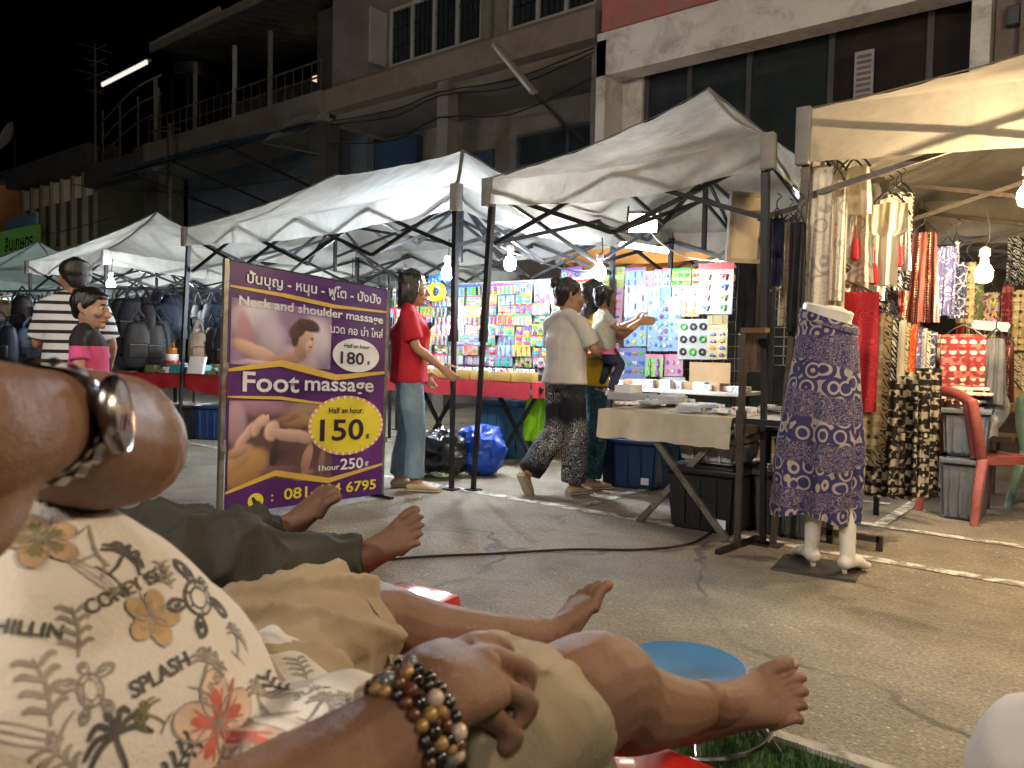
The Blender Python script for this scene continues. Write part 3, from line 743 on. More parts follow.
    # centre mast(s), spreaders
    for px in ((cx,) if not ridge else (x0+hip, x1-hip)):
        mb = MB(); mb.bar((px, cy_, zb+.05), (px, cy_, zp-.03), .03); mb.build('mast', met, t, False)
        q = [P(.5, 0), P(.5, 2)] if not ridge else [V((px, y0+.03, 0)), V((px, y1-.03, 0))]
        if not ridge: q += [P(.5, 1), P(.5, 3)]
        else: q += [P(.5, 3) if px < cx else P(.5, 1)]
        for e in q:
            c1 = V((px, cy_, 0)); mid = c1.lerp(e, .5); sd = (c1-e).cross(V((0, 0, 1))).normalized()*.02
            mb = MB(); mb.bar(e+V((0, 0, zt-.02)), mid+V((0, 0, zb+.15)), .016, .026); mb.bar(mid+V((0, 0, zb+.15)), c1+V((0, 0, zt+.25)), .016, .026); mb.build('strut', met, t, False)
            mb = MB(); mb.bar(e+sd+V((0, 0, zb)), c1+sd+V((0, 0, zb+.42)), .016, .026); mb.build('strut', met, t, False)
    if ridge:
        mb = MB(); mb.bar((x0+hip, cy_, zb+.2), (x1-hip, cy_, zt+.2), .016, .026); mb.build('strut', met, t, False)
        mb = MB(); mb.bar((x0+hip, cy_+.02, zt+.2), (x1-hip, cy_+.02, zb+.2), .016, .026); mb.build('strut', met, t, False)
    return t
tent('long white two peaked tent over the red clothed toy table behind the banner', -7.36, -3.72, 4.05, 6.25, canv_white, M['dark_metal'], 2.78, 1.75,
     {(1, 0): (-3.73, 4.06, 0), (0, 0): (-7.5, 4.05, 0)}, nsc=(4, 2))
tent('grey white peaked middle tent with an inner flood lamp and splayed dark front leg', -3.42, -1.5, 4.05, 6.75, canv_grey, M['dark_metal'], 2.97, 0,
     {(0, 0): (-3.60, 4.15, 0), (1, 0): (-1.45, 4.03, 0)}, nsc=(2, 2))
tent('cream stained tent lit warm from inside over the hanging clothes at the right', -1.31, 1.75, 4.05, 6.95, canv_warm, M['brown_metal'], 3.0, 0,
     {(0, 0): (-1.40, 4.04, 0)}, nsc=(2, 2), ze=2.27)
tent('white tent pitched behind the striped shirt man, peak left of the long tent', -12.45, -10.02, 4.45, 7.0, canv_white, M['dark_metal'], 2.95, 0, nsc=(2, 2))
tent('greenish white tent cut off by the left edge of the photo', -19.6, -16.8, 5.0, 8.4, canv_green, M['dark_metal'], 3.15, 0, nsc=(2, 2))
tent('orange lined tent glimpsed behind the toy wall of the middle tent', -4.9, -2.1, 7.05, 9.2, canv_orange, M['dark_metal'], 2.75, 0, nsc=(2, 2))
tent('bright white tent behind the hanging clothes at the far right', -1.8, 1.6, 7.25, 9.3, canv_white, M['dark_metal'], 2.8, 0, nsc=(2, 2))
tent('white tent standing in the row behind the long two peaked tent', -10.0, -7.0, 6.6, 9.0, canv_white, M['dark_metal'], 2.65, 0, nsc=(2, 2))

# ------------------------------------------------------------------ lamps
def bulb(label, p, m, r=.05, hang=.3, spiral=False):
    p = V(p); t = thing('light_bulb', label, 'light bulb', p)
    mb = MB(); mb.lathe([(.3*r, -1.25*r), (.8*r, -1.0*r), (r, -.3*r), (r*.95, .3*r), (.7*r, .8*r), (.45*r, 1.1*r)], 12, p); mb.build('glass', m, t)
    mb = MB(); mb.lathe([(.5*r, 1.1*r), (.5*r, 1.7*r), (.35*r, 2.1*r), (.62*r, 2.1*r), (.62*r, 2.9*r), (.2*r, 3.2*r)], 10, p); mb.build('holder', M['white_plastic'], t)
    mb = MB(); mb.tube([p+V((0, 0, 3*r)), p+V((.02, 0, hang*.6)), p+V((0, .02, hang))], .005, 5); mb.build('cord', M['cable'], t)
    return t
bulb('bright white bulb hanging left of the grey shirted woman, by the splayed tent leg', yp(510, 263, 4.85), M['bulb_white'], .048, .28)
bulb_c = bulb('bright white bulb hanging above the toy wall by the child', yp(600, 272, 5.35), M['bulb_white'], .048, .28)
bulb_b = bulb('bluish bulb shining beside the toys right of the red shirted woman', yp(447, 273, 5.05), M['bulb_blue'], .05, .3)
bulb('warm white bulb glowing at the back of the clothes stall', xp(984, 273, -.62), M['bulb_warm'], .046, .35)
bulb('warm bulb at the right edge of the photo under the cream tent', yp(1028, 195, 4.45), M['bulb_warm'], .046, .2)
bulb('cold bulb shining beside the striped shirt man', dp(111, 284, 9.2), M['bulb_white'], .048, .3)
bulb('cold bulb among the hanging bags, left one of the pair', dp(140, 306, 11.4), M['bulb_white'], .045, .4)
bulb('cold bulb among the hanging bags, right one of the pair', dp(175, 308, 12.2), M['bulb_white'], .045, .4)
bulb('warm bulb inside the orange lined tent', (-3.5, 8.0, 1.95), M['bulb_warm'], .045, .4)
bulb('cold bulb under the greenish tent at the left edge', dp(8, 318, 17), M['bulb_white'], .05, .4)
bulb('white bulb hidden low behind the purple banner under the long tent', (-6.1, 5.1, 1.36), M['bulb_white'], .045, .55)
bulb('white bulb under the back row tent behind the banner', (-8.5, 7.6, 1.75), M['bulb_white'], .05, .4)
fl = thing('flood_lamp', 'square flood lamp with a glowing warm face clamped under the middle tent', 'lamp', yp(643, 222, 4.9))
p = yp(643, 222, 4.9); rt = Matrix.Rotation(math.radians(32), 3, 'Z') @ Matrix.Rotation(math.radians(30), 3, 'X')
mb = MB(); mb.box(p, (.21, .03, .15), rt, .01); mb.build('housing', M['black_plastic'], fl)
mb = MB(); mb.box(p+rt @ V((0, -.018, 0)), (.195, .008, .135), rt); mb.build('panel', M['panel_warm'], fl, False)
mb = MB(); mb.bar(p+rt @ V((-.11, .02, 0)), p+V((-.12, 0, .12)), .012); mb.bar(p+rt @ V((.11, .02, 0)), p+V((.12, .05, .12)), .012); mb.build('bracket', M['dark_metal'], fl, False)
for lab, a, b_ in (('short white tube lamp under the middle tent roof beside the picture board', yp(620, 245, 5.6), yp(668, 252, 5.6)),
                   ('white tube lamp stuck out behind the hanging white clothes', yp(792, 190, 4.6), yp(801, 197, 4.6))):
    t = thing('tube_lamp', lab, 'lamp', a); mb = MB(); mb.tube([a, b_], .016, 8); mb.build('tube', emit('tube_soft', (.9, .96, 1), 9), t)
    mb = MB(); mb.bar(a+V((0, .02, .02)), b_+V((0, .02, .02)), .03); mb.build('housing', M['white_plastic'], t, False)
for lab, pts in (('black flex looping from the tent truss to the bulb by the child', [yp(600, 262, 5.35), yp(585, 272, 5.3), yp(560, 268, 5.2), yp(520, 255, 4.9), yp(500, 246, 4.4)]),
                 ('white flex hanging in a loop from the flood lamp', [yp(648, 228, 4.9), yp(662, 244, 5.2), yp(690, 258, 5.4), yp(735, 262, 5.0)])):
    mb = MB(); mb.tube(pts, .006, 5); mb.build('cord', M['cable'] if 'black' in lab else M['white_plastic'], bulb_c if 'black' in lab else fl)
# lamp posts out of view, assumed from the foreground light; the far one softens shadows
for lab_, bx_, hx_, em_ in (('globe lamp post with a warm globe to the right of the viewer', V((2.6, 2.5, 0)), V((2.3, 2.6, 3.5)), emit('warm_globe', (1.0, .78, .52), 185)),
                            ('assumed globe lamp post behind the viewer on the left', V((-2.3, -4.3, 0)), V((-2.2, -4.0, 4.6)), emit('lamp_globe', (1.0, .89, .77), 380)),
                            ('added globe lamp post far behind the viewer to soften shadows', V((3.4, -4.2, 0)), V((3.1, -3.9, 4.6)), emit('lamp_globe_b', (1.0, .89, .77), 200))):
    ml = thing('lamp_post', lab_, 'lamp', bx_)
    mb = MB(); mb.bar(bx_, V((bx_.x, bx_.y, hx_.z+.4)), .09); mb.bar(V((bx_.x, bx_.y, hx_.z+.37)), hx_+V((0, 0, .36)), .05); mb.build('post', M['grey_metal'], ml, False)
    mb = MB(); mb.lathe([(.05, .36), (.12, .34), (.13, .27)], 20, hx_); mb.build('cap', M['white_plastic'], ml)
    mb = MB(); mb.ball(hx_, .28, 18, 12); mb.build('globe', em_, ml)

# ------------------------------------------------------------------ massage banner
BL, TL, BR, TR = V((-3.955, 2.405, .045)), V((-3.905, 2.405, 1.472)), V((-3.885, 3.525, .02)), V((-3.87, 3.545, 1.392))
BN = (BR-BL).cross(TL-BL).normalized()
if BN.dot(CAM-BL) < 0: BN = -BN
def B(u, v, o=0.0):
    p = BL*(1-u)*(1-v)+BR*u*(1-v)+TL*(1-u)*v+TR*u*v
    return p+BN*(o*1.3+.0006*math.sin(u*7+v*5))
bn = thing('massage_banner', 'purple upright banner reading Foot massage with yellow price badge', 'banner', BL.lerp(BR, .5))
def bgrad():
    m, nt, n, l, out = newmat('banner_purple'); v = coords(nt, False)
    f = nz(nt, v, 2.0, 3, .5, .5)
    c = ramp(nt, f, [(.3, (.060, .014, .115)), (.7, (.135, .030, .205))])
    princ(nt, out, c, .38, 0, bumpn(nt, nz(nt, v, 4, 3, .5, .6), .12, .03), spec=.5); return m
mb = MB(); mb.grid(lambda u, v: B(u, v), 24, 28); mb.build('panel', bgrad(), bn)
def bm_(name, c, r=.4): return mat(name, c, r, 0, .10, 5, .04, 40)
b_white = bm_('banner_white', (.78, .76, .78)); b_gold = bm_('banner_gold', (.72, .46, .08)); b_yel = bm_('banner_yellow', (.80, .66, .05))
b_lil = bm_('banner_lilac', (.34, .25, .36)); b_skin = bm_('banner_skin', (.55, .34, .26)); b_hair = bm_('banner_hair', (.16, .09, .07))
b_brown = bm_('banner_brown', (.20, .12, .09)); b_tan = bm_('banner_tan', (.42, .27, .14)); b_pink = bm_('banner_pink', (.80, .35, .30)); b_dark = bm_('banner_ink', (.03, .015, .035))
b_mauve = bm_('banner_mauve', (.30, .18, .24)); b_cream = bm_('banner_cream', (.62, .52, .50))
def bpoly(name, pts, m, o, parent=bn, smooth=True):
    n = len(pts); q = []
    for i in range(n):
        a, b, c, d = (pts[(i+k) % n] for k in (-1, 0, 1, 2))
        for k in range(6 if smooth else 1):
            t = k/6
            q.append(tuple(.5*((2*b[j])+(c[j]-a[j])*t+(2*a[j]-5*b[j]+4*c[j]-d[j])*t*t+(3*b[j]-a[j]-3*c[j]+d[j])*t**3) for j in (0, 1)))
    q = [(min(1, max(0, x)), min(1, max(0, y))) for x, y in q]
    mb = MB(); vs = [mb.bm.verts.new(B(x, y, o)) for x, y in q]
    f = mb.bm.faces.new(vs); bmesh.ops.triangulate(mb.bm, faces=[f]); return mb.build(name, m, parent, False)
def bstrip(name, ctr, wid, m, o):
    mb = MB(); N = 30
    def at(t):
        s = t*(len(ctr)-1); i = min(int(s), len(ctr)-2); f = s-i; f = f*f*(3-2*f)
        return ctr[i][0]*(1-f)+ctr[i+1][0]*f, ctr[i][1]*(1-f)+ctr[i+1][1]*f
    mb.grid(lambda u, v: B(at(u)[0], at(u)[1]+(v-.5)*wid*(.35+.65*math.sin(PI*min(1, u*1.0+.0)) if wid < .05 else 1), o), N, 2)
    return mb.build(name, m, bn)
def bell(name, u, v, ru, rv, m, o, n=40, parent=bn):
    return bpoly(name, [(u+ru*math.cos(2*PI*i/n), v+rv*math.sin(2*PI*i/n)) for i in range(n)], m, o, parent, False)
BW, BH = 1.12, 1.40
def btext(s, u, v, w, h, m, o=.0072, shadow=None, shear=0, parent=bn):
    me = text_mesh(s, 1.0, 'CENTER', shear=shear, bold=.018)
    xs = [q.co.x for q in me.vertices]; ys = [q.co.y for q in me.vertices]
    cx, cy_, sx, sy = (min(xs)+max(xs))/2, (min(ys)+max(ys))/2, max(xs)-min(xs), max(ys)-min(ys)
    bmx = bmesh.new(); bmx.from_mesh(me)
    for q in bmx.verts: q.co = B(u+(q.co.x-cx)/sx*w, v+(q.co.y-cy_)/sy*h, o)
    mb = MB(); mb.bm.free(); mb.bm = bmx
    return mb.build('lettering', m, parent, False)
def soft_picture(name, u0, u1, v0, v1, base, blobs, o):
    mb = MB(); mb.grid(lambda u, v: B(u0+(u1-u0)*u, v0+(v1-v0)*v, o), 8, 8); ob = mb.build('picture', None, bn)
    me = ob.data; uv = me.uv_layers.new(name='pic'); inv = WM[bn]
    for lp_ in me.loops:
        p = inv @ me.vertices[lp_.vertex_index].co; q = p-BL; h = (BR-BL).normalized()
        uu = q.dot(h)/(BR-BL).length; lo_ = BL.lerp(BR, uu); hi_ = TL.lerp(TR, uu); uv.data[lp_.index].uv = (uu, (p.z-lo_.z)/(hi_.z-lo_.z))
    m, nt, n, l, out = newmat(name); tc = n('ShaderNodeUVMap'); tc.uv_map = 'pic'
    dn = n('ShaderNodeTexNoise'); dn.inputs['Scale'].default_value = 9; l(tc.outputs[0], dn.inputs['Vector'])
    sb = n('ShaderNodeVectorMath'); sb.operation = 'MULTIPLY_ADD'; sb.inputs[1].default_value = (.03, .03, 0); l(dn.outputs['Color'], sb.inputs[0]); l(tc.outputs[0], sb.inputs[2])
    c = ramp(nt, nz(nt, tc.outputs[0], 5, 4), [(.3, [x*.7 for x in base]), (.7, base)])
    for (cu, cv, ru, rv, an, soft, cl) in blobs:
        mp = n('ShaderNodeMapping'); mp.vector_type = 'TEXTURE'; mp.inputs['Location'].default_value = (cu+.015, cv+.015, 0); mp.inputs['Rotation'].default_value = (0, 0, an); mp.inputs['Scale'].default_value = (ru, rv, 1)
        l(sb.outputs[0], mp.inputs['Vector']); ln = n('ShaderNodeVectorMath'); ln.operation = 'LENGTH'; l(mp.outputs[0], ln.inputs[0])
        hi2 = [min(1, x*1.25) for x in cl]; lo2 = [x*.62 for x in cl]
        sx = n('ShaderNodeSeparateXYZ'); l(mp.outputs[0], sx.inputs[0])
        sh = ramp(nt, mth(nt, 'ADD', mth(nt, 'MULTIPLY', sx.outputs[1], .5), .5), [(.1, lo2), (.8, hi2)])
        c = mix(nt, ramp(nt, ln.outputs['Value'], [(max(.01, 1-soft), (1, 1, 1)), (1.0, (0, 0, 0))], 'EASE'), c, sh)
    princ(nt, out, c, .38, 0, None); me.materials.append(m); return ob
HAIR_, SKN, SKN2 = (.10, .055, .045), (.60, .38, .30), (.46, .27, .21)
soft_picture('banner_upper_picture', .012, .61, .60, .862, (.36, .24, .40), [
  (.12, .80, .22, .10, .3, .8, (.62, .56, .66)), (.50, .72, .16, .14, 0, .7, (.70, .60, .66)), (.22, .72, .14, .12, -.5, .8, (.55, .46, .56)),
  (.08, .70, .06, .16, .35, .5, (.40, .22, .26)), (.40, .64, .16, .055, -.25, .5, (.50, .38, .46)), (.16, .645, .20, .04, -.25, .4, SKN), (.30, .63, .20, .035, .15, .4, SKN2),
  (.405, .675, .045, .05, .3, .35, SKN2), (.43, .715, .058, .062, -.25, .25, SKN), (.455, .69, .03, .035, 0, .5, (.66, .44, .36)),
  (.385, .765, .075, .045, .5, .35, HAIR_), (.45, .782, .085, .034, -.25, .35, HAIR_), (.365, .725, .028, .05, .2, .4, HAIR_), (.468, .722, .012, .006, -.2, .5, (.2, .1, .1)), (.463, .690, .016, .006, 0, .5, (.45, .15, .14)),
  (.25, .605, .3, .02, 0, .6, (.55, .45, .55))], .0022)
soft_picture('banner_lower_picture', .012, .64, .085, .455, (.15, .085, .085), [
  (.45, .40, .2, .07, .1, .6, (.36, .22, .16)), (.42, .37, .15, .035, 0, .5, (.40, .24, .12)), (.16, .43, .3, .05, 0, .7, (.36, .20, .28)), (.04, .36, .08, .12, .2, .5, (.42, .27, .33)), (.30, .24, .1, .05, 0, .7, (.10, .05, .06)), (.34, .38, .12, .02, .1, .6, (.30, .16, .10)),
  (.10, .18, .17, .10, .25, .35, (.42, .24, .10)), (.06, .22, .12, .05, .5, .5, (.50, .30, .15)), (.27, .235, .03, .075, -.15, .35, (.06, .035, .04)),
  (.10, .315, .10, .028, .75, .35, SKN), (.17, .355, .06, .032, .9, .35, SKN), (.20, .37, .035, .03, .3, .4, (.66, .45, .36)), (.06, .25, .08, .03, .3, .4, SKN2),
  (.25, .33, .055, .05, .9, .35, (.66, .44, .36)), (.38, .305, .17, .036, -.10, .3, SKN), (.55, .29, .07, .034, -.05, .35, SKN2), (.47, .20, .035, .09, -.3, .35, SKN2), (.45, .12, .09, .03, .4, .5, (.34, .18, .14)), (.57, .18, .03, .08, -.1, .5, (.28, .15, .13)),
  (.3, .155, .16, .03, 0, .6, (.20, .09, .12)), (.22, .385, .008, .02, 0, .4, (.8, .4, .4))], .0022)
bstrip('swoosh', [(0, .905), (.3, .90), (.62, .885), (1, .895)], .018, b_gold, .0045)
bstrip('swoosh', [(0, .575), (.3, .615), (.65, .565), (1, .60)], .030, b_gold, .0045)
bstrip('swoosh', [(0, .47), (.3, .468), (.62, .44)], .014, b_gold, .0045)
bpoly('band', [(0, 0), (0, .07), (.25, .125), (.6, .09), (1, .135), (1, 0)], bm_('banner_deep_purple', (.085, .016, .15)), .0042)
bstrip('swoosh', [(0, .085), (.28, .15), (.62, .095), (1, .15)], .026, b_gold, .0048)
btext('ปั้นบุญ - หนุน - ฟูโต - ปังปัง', .52, .945, .86, .066, b_white)
btext('Neck and shoulder massage', .51, .848, .92, .05, b_white)
btext('นวด คอ บ่า ไหล่', .785, .788, .37, .045, b_white)
bd = bell('price_badge', .785, .672, .165, .078, b_white, .0062); bd['label'] = 'white oval price badge'
btext('Half an hour', .785, .715, .18, .02, b_dark, .0085, parent=bd); btext('180', .755, .658, .165, .058, b_dark, .0085, parent=bd); btext('฿', .875, .64, .025, .022, b_dark, .0085, parent=bd)
btext('Foot', .245, .532, .33, .082, b_white); btext('massage', .68, .515, .47, .066, b_white)
bd = bell('price_badge', .735, .345, .245, .128, b_yel, .0062); bd['label'] = 'yellow oval price badge with dotted rim'
bell('rim', .735, .345, .262, .138, b_pink, .0045, parent=bd)
for i in range(34):
    a = 2*PI*i/34; bell('dot', .735+.25*math.cos(a), .345+.132*math.sin(a), .009, .0075, bm_('banner_dot', (.95, .80, .55)), .0070, 8, parent=bd)
btext('Half an hour.', .725, .415, .24, .028, b_dark, .0085, parent=bd); btext('150', .70, .325, .30, .10, b_dark, .0085, parent=bd); btext('฿', .885, .29, .03, .026, b_dark, .0085, parent=bd)
btext('1hour', .62, .155, .14, .026, b_white); btext('250', .775, .165, .16, .052, b_white); btext('฿', .885, .158, .03, .026, b_white)
btext('081-404 6795', .645, .055, .62, .05, b_yel)
bd = bell('phone_badge', .17, .04, .045, .033, b_yel, .0062)
bpoly('handset', [(.145, .052), (.158, .058), (.165, .048), (.16, .042), (.175, .03), (.185, .034), (.195, .025), (.185, .018), (.16, .025)], b_dark, .0078, parent=bd)
btext(':', .265, .045, .012, .03, b_yel)
for nm, a, b_ in (('pole', BL+V((.01, -.03, -.045)), TL+V((.02, -.03, .01))), ('pole', BR+V((-.01, .02, -.02)), TR+V((-.01, .02, .0)))):
    mb = MB(); mb.bar(a-BN*.012, b_-BN*.012, .026); 
    for f in (.28, .6): q = a.lerp(b_, f); mb.bar(q-V((0, 0, .02)), q+V((0, 0, .02)), .034)
    mb.build(nm, M['grey_metal'], bn, False)
mb = MB(); mb.bar(TL-BN*.01, TR-BN*.01, .018); mb.build('rail', M['dark_metal'], bn, False)
for c_ in (BL, BR):
    mb = MB(); q = V((c_.x, c_.y, .012)); mb.bar(q-BN*.3, q+BN*.12, .03, .02); mb.build('foot', M['dark_metal'], bn, False)

# ------------------------------------------------------------------ stall tables
def xlegs(parent, c, ax, w, h, m, th=.03):
    c = V(c); ax = V(ax)
    o = V((-ax.y, ax.x, 0))*.02
    mb = MB(); mb.bar(c-ax*w/2+o+V((0, 0, .0)), c+ax*w/2+o+V((0, 0, h)), th); mb.build('leg', m, parent, False)
    mb = MB(); mb.bar(c+ax*w/2-o, c-ax*w/2-o+V((0, 0, h)), th); mb.build('leg', m, parent, False)
def cloth_over(name, x0, x1, y0, y1, z, drops, m, seed=0, wav=.012):
    """draped cloth: drops = front(-y), right(+x), back, left"""
    mb = MB(); N = 40
    mb.grid(lambda u, v: V((x0+(x1-x0)*u, y0+(y1-y0)*v, z+.003*noise.noise(V((u*6, v*6, seed))))), N, 12)
    C4 = [V((x0, y0, z)), V((x1, y0, z)), V((x1, y1, z)), V((x0, y1, z))]
    nn = [V((0, -1, 0)), V((1, 0, 0)), V((0, 1, 0)), V((-1, 0, 0))]
    for i in range(4):
        if not drops[i]: continue
        a, b_ = C4[i], C4[(i+1) % 4]
        def fn(u, v, a=a, b_=b_, i=i):
            p = a.lerp(b_, u); q = noise.noise(V((u*7+seed, i*3, 0))); 
            return p+nn[i]*(.006+v*(.018+wav*2*noise.noise(V((u*9+seed, i, .5)))))-V((0, 0, drops[i]*v*(1+.12*q)))
        mb.grid(fn, N, 6)
    bmesh.ops.remove_doubles(mb.bm, verts=mb.bm.verts, dist=.0004)
    return mb.build(name, m, None, angle=70)
# cream clothed table in front right of the middle tent
tx0, tx1 = yp(598, 410, 4.02).x+.02, yp(734, 410, 4.02).x
t = thing('folding_table', 'folding table with crossed grey legs under a cream cloth in the middle tent', 'table', ((tx0+tx1)/2+.1, 4.4, 0))
mb = MB(); mb.box(((tx0+tx1)/2+.2, 4.40, .645), (tx1-tx0+.42, .74, .025)); mb.build('tabletop', M['white_plastic'], t, False)
xlegs(t, (yp(678, 530, 4.02).x, 4.05, 0), (1, 0, 0), .56, .64, M['grey_metal'], .034)
xlegs(t, (yp(678, 530, 4.02).x, 4.72, 0), (1, 0, 0), .56, .64, M['grey_metal'], .034)
tag(cloth_over('tablecloth', tx0, tx1, 4.0, 4.80, .664, (.165, .10, .0, .17), M['cream_cloth'], 3), 'cream cloth draped over the crossed leg folding table', 'tablecloth')
def pile(mb, n, x0, x1, y0, y1, z, s, seed):
    r = random.Random(seed)
    for i in range(n):
        c = V((r.uniform(x0, x1), r.uniform(y0, y1), z+r.uniform(.008, .02)))
        mb.box(c, (s*r.uniform(.7, 1.3), s*r.uniform(.6, 1), r.uniform(.01, .03)), Matrix.Rotation(r.uniform(0, 3), 3, 'Z'), .003)
k = 0
rs = random.Random(5)
for i in range(26):
    x = rs.uniform(tx0+.12, tx1+.25); y = rs.uniform(4.08, 4.7)
    me_ = [M['paper'], M['white_card'], M['clear_plastic'], M['paper']][i % 4]
    mb = MB(); mb.box((x, y, .68+(i % 3)*.012), (rs.uniform(.09, .17), rs.uniform(.08, .14), rs.uniform(.012, .03)), Matrix.Rotation(rs.uniform(0, 3), 3, 'Z'), .004)
    tag(mb.build('trinket_packet', me_), 'flat packet lying among others on the cream clothed table', 'packet', 'flat packets spread on the cream clothed table')
for i, (px, py, w_) in enumerate(((655, 385, .13), (662, 398, .3), (700, 402, .2))):
    p = yp(px, py, 5.0); mb = MB(); h = .05+.05*(i == 0)
    mb.box((p.x, 4.62-.05*i, .69+h/2), (w_, .16, h), None, .01); o = mb.build('plastic_tray', M['clear_plastic'] if i else M['white_card'])
    tag(o, ('white upright price card box on the cream clothed table', 'long clear tray of packets on the cream clothed table', 'short clear tray at the right of the cream clothed table')[i], 'tray')
# tubs under it
def tub(label, c, size, m, rz=0, lid=None, sticker=True, wheels=False):
    c = V(c); t = thing('storage_box', label, 'storage box', c, rz)
    R_ = WM[t]
    mb = MB(); sx, sy, sz = size
    b_ = [(R_ @ V((x*sx/2*k, y*sy/2*k, z))) for z, k in ((0, .88), (sz, 1.0)) for x, y in ((-1, -1), (1, -1), (1, 1), (-1, 1))]
    vs = [mb.bm.verts.new(p) for p in b_]
    mb._f(vs[:4][::-1]); mb._f(vs[4:])
    for i in range(4): mb._f([vs[i], vs[(i+1) % 4], vs[4+(i+1) % 4], vs[4+i]])
    bmesh.ops.bevel(mb.bm, geom=list(mb.bm.edges), offset=.018, segments=2, affect='EDGES')
    for k in range(1, 4):
        for s_ in (-1, 1): mb.bar(R_ @ V((-sx*.45+sx*.225*k, s_*sy*.475, sz*.12)), R_ @ V((-sx*.45+sx*.225*k, s_*sy*.497, sz*.9)), .012)
    mb.build('tub', m, t)
    mb = MB(); rot = Matrix.Rotation(rz, 3, 'Z'); mb.box(c+V((0, 0, sz+.012)), (sx+.03, sy+.03, .03), rot, .008); mb.box(c+V((0, 0, sz+.03)), (sx-.06, sy-.06, .012), rot, .005); mb.build('lid', lid or m, t)
    if sticker:
        mb = MB(); mb.box(R_ @ V((sx*.30, -sy*.475, sz*.2)), (.06, .006, .05), rot); mb.build('sticker', M['white_card'], t, False)
    return t
tub('large black plastic box under the cream clothed table', (-1.82, 4.28, 0), (.42, .5, .34), M['black_plastic'])
tub('dark grey lidded box between the black box and the tent leg', (-1.42, 4.45, 0), (.36, .42, .34), mat('charcoal_plastic', (.05, .055, .06), .45), sticker=False)
tub('clear low box resting on the large black box', (-1.82, 4.30, .385), (.36, .4, .13), M['clear_plastic'], sticker=False)
tub('dark box with a white label resting on the dark grey box', (-1.36, 4.5, .385), (.32, .36, .17), M['black_plastic'])
tub('blue plastic box on the ground behind the grey shirted woman', (-2.86, 5.2, 0), (.46, .42, .34), M['blue_plastic'], math.radians(8))
tub('small blue tub behind the crossed table legs', (-2.35, 5.0, 0), (.3, .3, .40), mat('sky_blue_plastic', (.02, .12, .28), .4), sticker=False)
# red clothed table with yellow trays
rx1 = yp(531, 385, 5.15).x
t = thing('folding_table', 'black legged folding table under the red cloth with yellow trays', 'table', (rx1-.85, 5.4, 0))
mb = MB(); mb.box((rx1-.92, 5.43, .715), (1.8, .5, .025)); mb.build('tabletop', M['wood'], t, False)
xlegs(t, (rx1-.22, 5.25, 0), (1, 0, 0), .5, .70, M['dark_metal']); xlegs(t, (rx1-1.15, 5.25, 0), (1, 0, 0), .5, .70, M['dark_metal'])
tag(cloth_over('tablecloth', rx1-1.86, rx1, 5.15, 5.72, .735, (.13, .12, 0, .12), M['red_cloth'], 8), 'red cloth draped over the table with yellow trays', 'tablecloth')
for i in range(7):
    x = rx1-.12-.235*i
    t = thing('trinket_tray', 'yellow tray standing in the row along the red clothed table', 'tray', (x, 5.22, .74), 0, 'yellow trays along the red clothed table')
    mb = MB(); mb.box((x, 5.22, .785), (.215, .1, .085), None, .006); mb.build('tray', M['yellow_tray'], t)
    for j in range(4):
        mb = MB(); mb.box((x-.075+j*.05, 5.22, .838), (.036, .06, .03), Matrix.Rotation(.3*j, 3, 'Z'), .006); mb.build('trinket', fabric('trinket_mix', 'multi', (.7, .7, .7), (.2, .5, .7), s=26, rough=.4), t)
# white table under the right toy wall
t = thing('folding_table', 'white topped table with packets below the right toy wall', 'table', (-3.0, 6.05, 0))
mb = MB(); mb.box((-2.95, 6.02, .70), (1.3, .5, .03), None, .006); mb.build('tabletop', M['white_plastic'], t)
for x in (-3.5, -2.4):
    for y in (5.85, 6.2):
        mb = MB(); mb.bar((x, y, 0), (x, y, .685), .03); mb.build('leg', M['dark_metal'], t, False)
for i in range(14):
    x = -3.5+i*.09; mb = MB(); mb.box((x, 5.86+.1*rs.random(), .735+.02*rs.random()), (.1, .12, .04+.04*rs.random()), Matrix.Rotation(rs.uniform(-.3, .3), 3, 'Z'), .005)
    tag(mb.build('trinket_packet', [M['white_card'], M['paper'], M['cardboard']][i % 3]), 'small packet lying on the white topped table', 'packet', 'packets on the white topped table')
# bags under the red table
def sack(name, label, cat, c, r, m, seed, knot=True):
    t = thing(name, label, cat, c); c = V(c); mb = MB(); sd = seed*3.3
    def fn(u, v):
        a = 2*PI*u; ph = PI*v; rad = math.sin(ph)**.75
        p = V((math.cos(a)*rad, math.sin(a)*rad, -math.cos(ph)))
        k = .92+.30*noise.noise(p*1.9+V((sd, 0, 0)))+.26*(.5-abs(noise.noise(p*3.4+V((0, sd, 0)))))+.14*(.5-abs(noise.noise(p*8+V((0, sd, 0)))))
        return c+V((p.x*r[0]*k, p.y*r[1]*k, r[2]+p.z*r[2]*(k if p.z > 0 else 1)))
    mb.grid(fn, 40, 22, True); bmesh.ops.remove_doubles(mb.bm, verts=mb.bm.verts, dist=.0005); mb.build('body', m, t)
    if knot:
        mb = MB()
        for s_ in (-1, 1): mb.loft([c+V((0, 0, 1.95*r[2])), c+V((s_*.05, 0, 2.25*r[2])), c+V((s_*.11, .01, 2.3*r[2]))], [.02, .035, .012], 8)
        mb.build('knot', m, t)
    return t
bluebag = mat('blue_bag_plastic', (.01, .06, .42), .38, 0, .2, 5, .5, 14); blackbag = mat('black_bag_plastic', (.012, .012, .014), .3, 0, .2, 5, .5, 14)
p = gp(468, 477); sack('plastic_bag', 'crumpled bright blue plastic bag under the red clothed table', 'bag', (p.x, p.y+.15, 0), (.20, .17, .19), bluebag, 1, False)
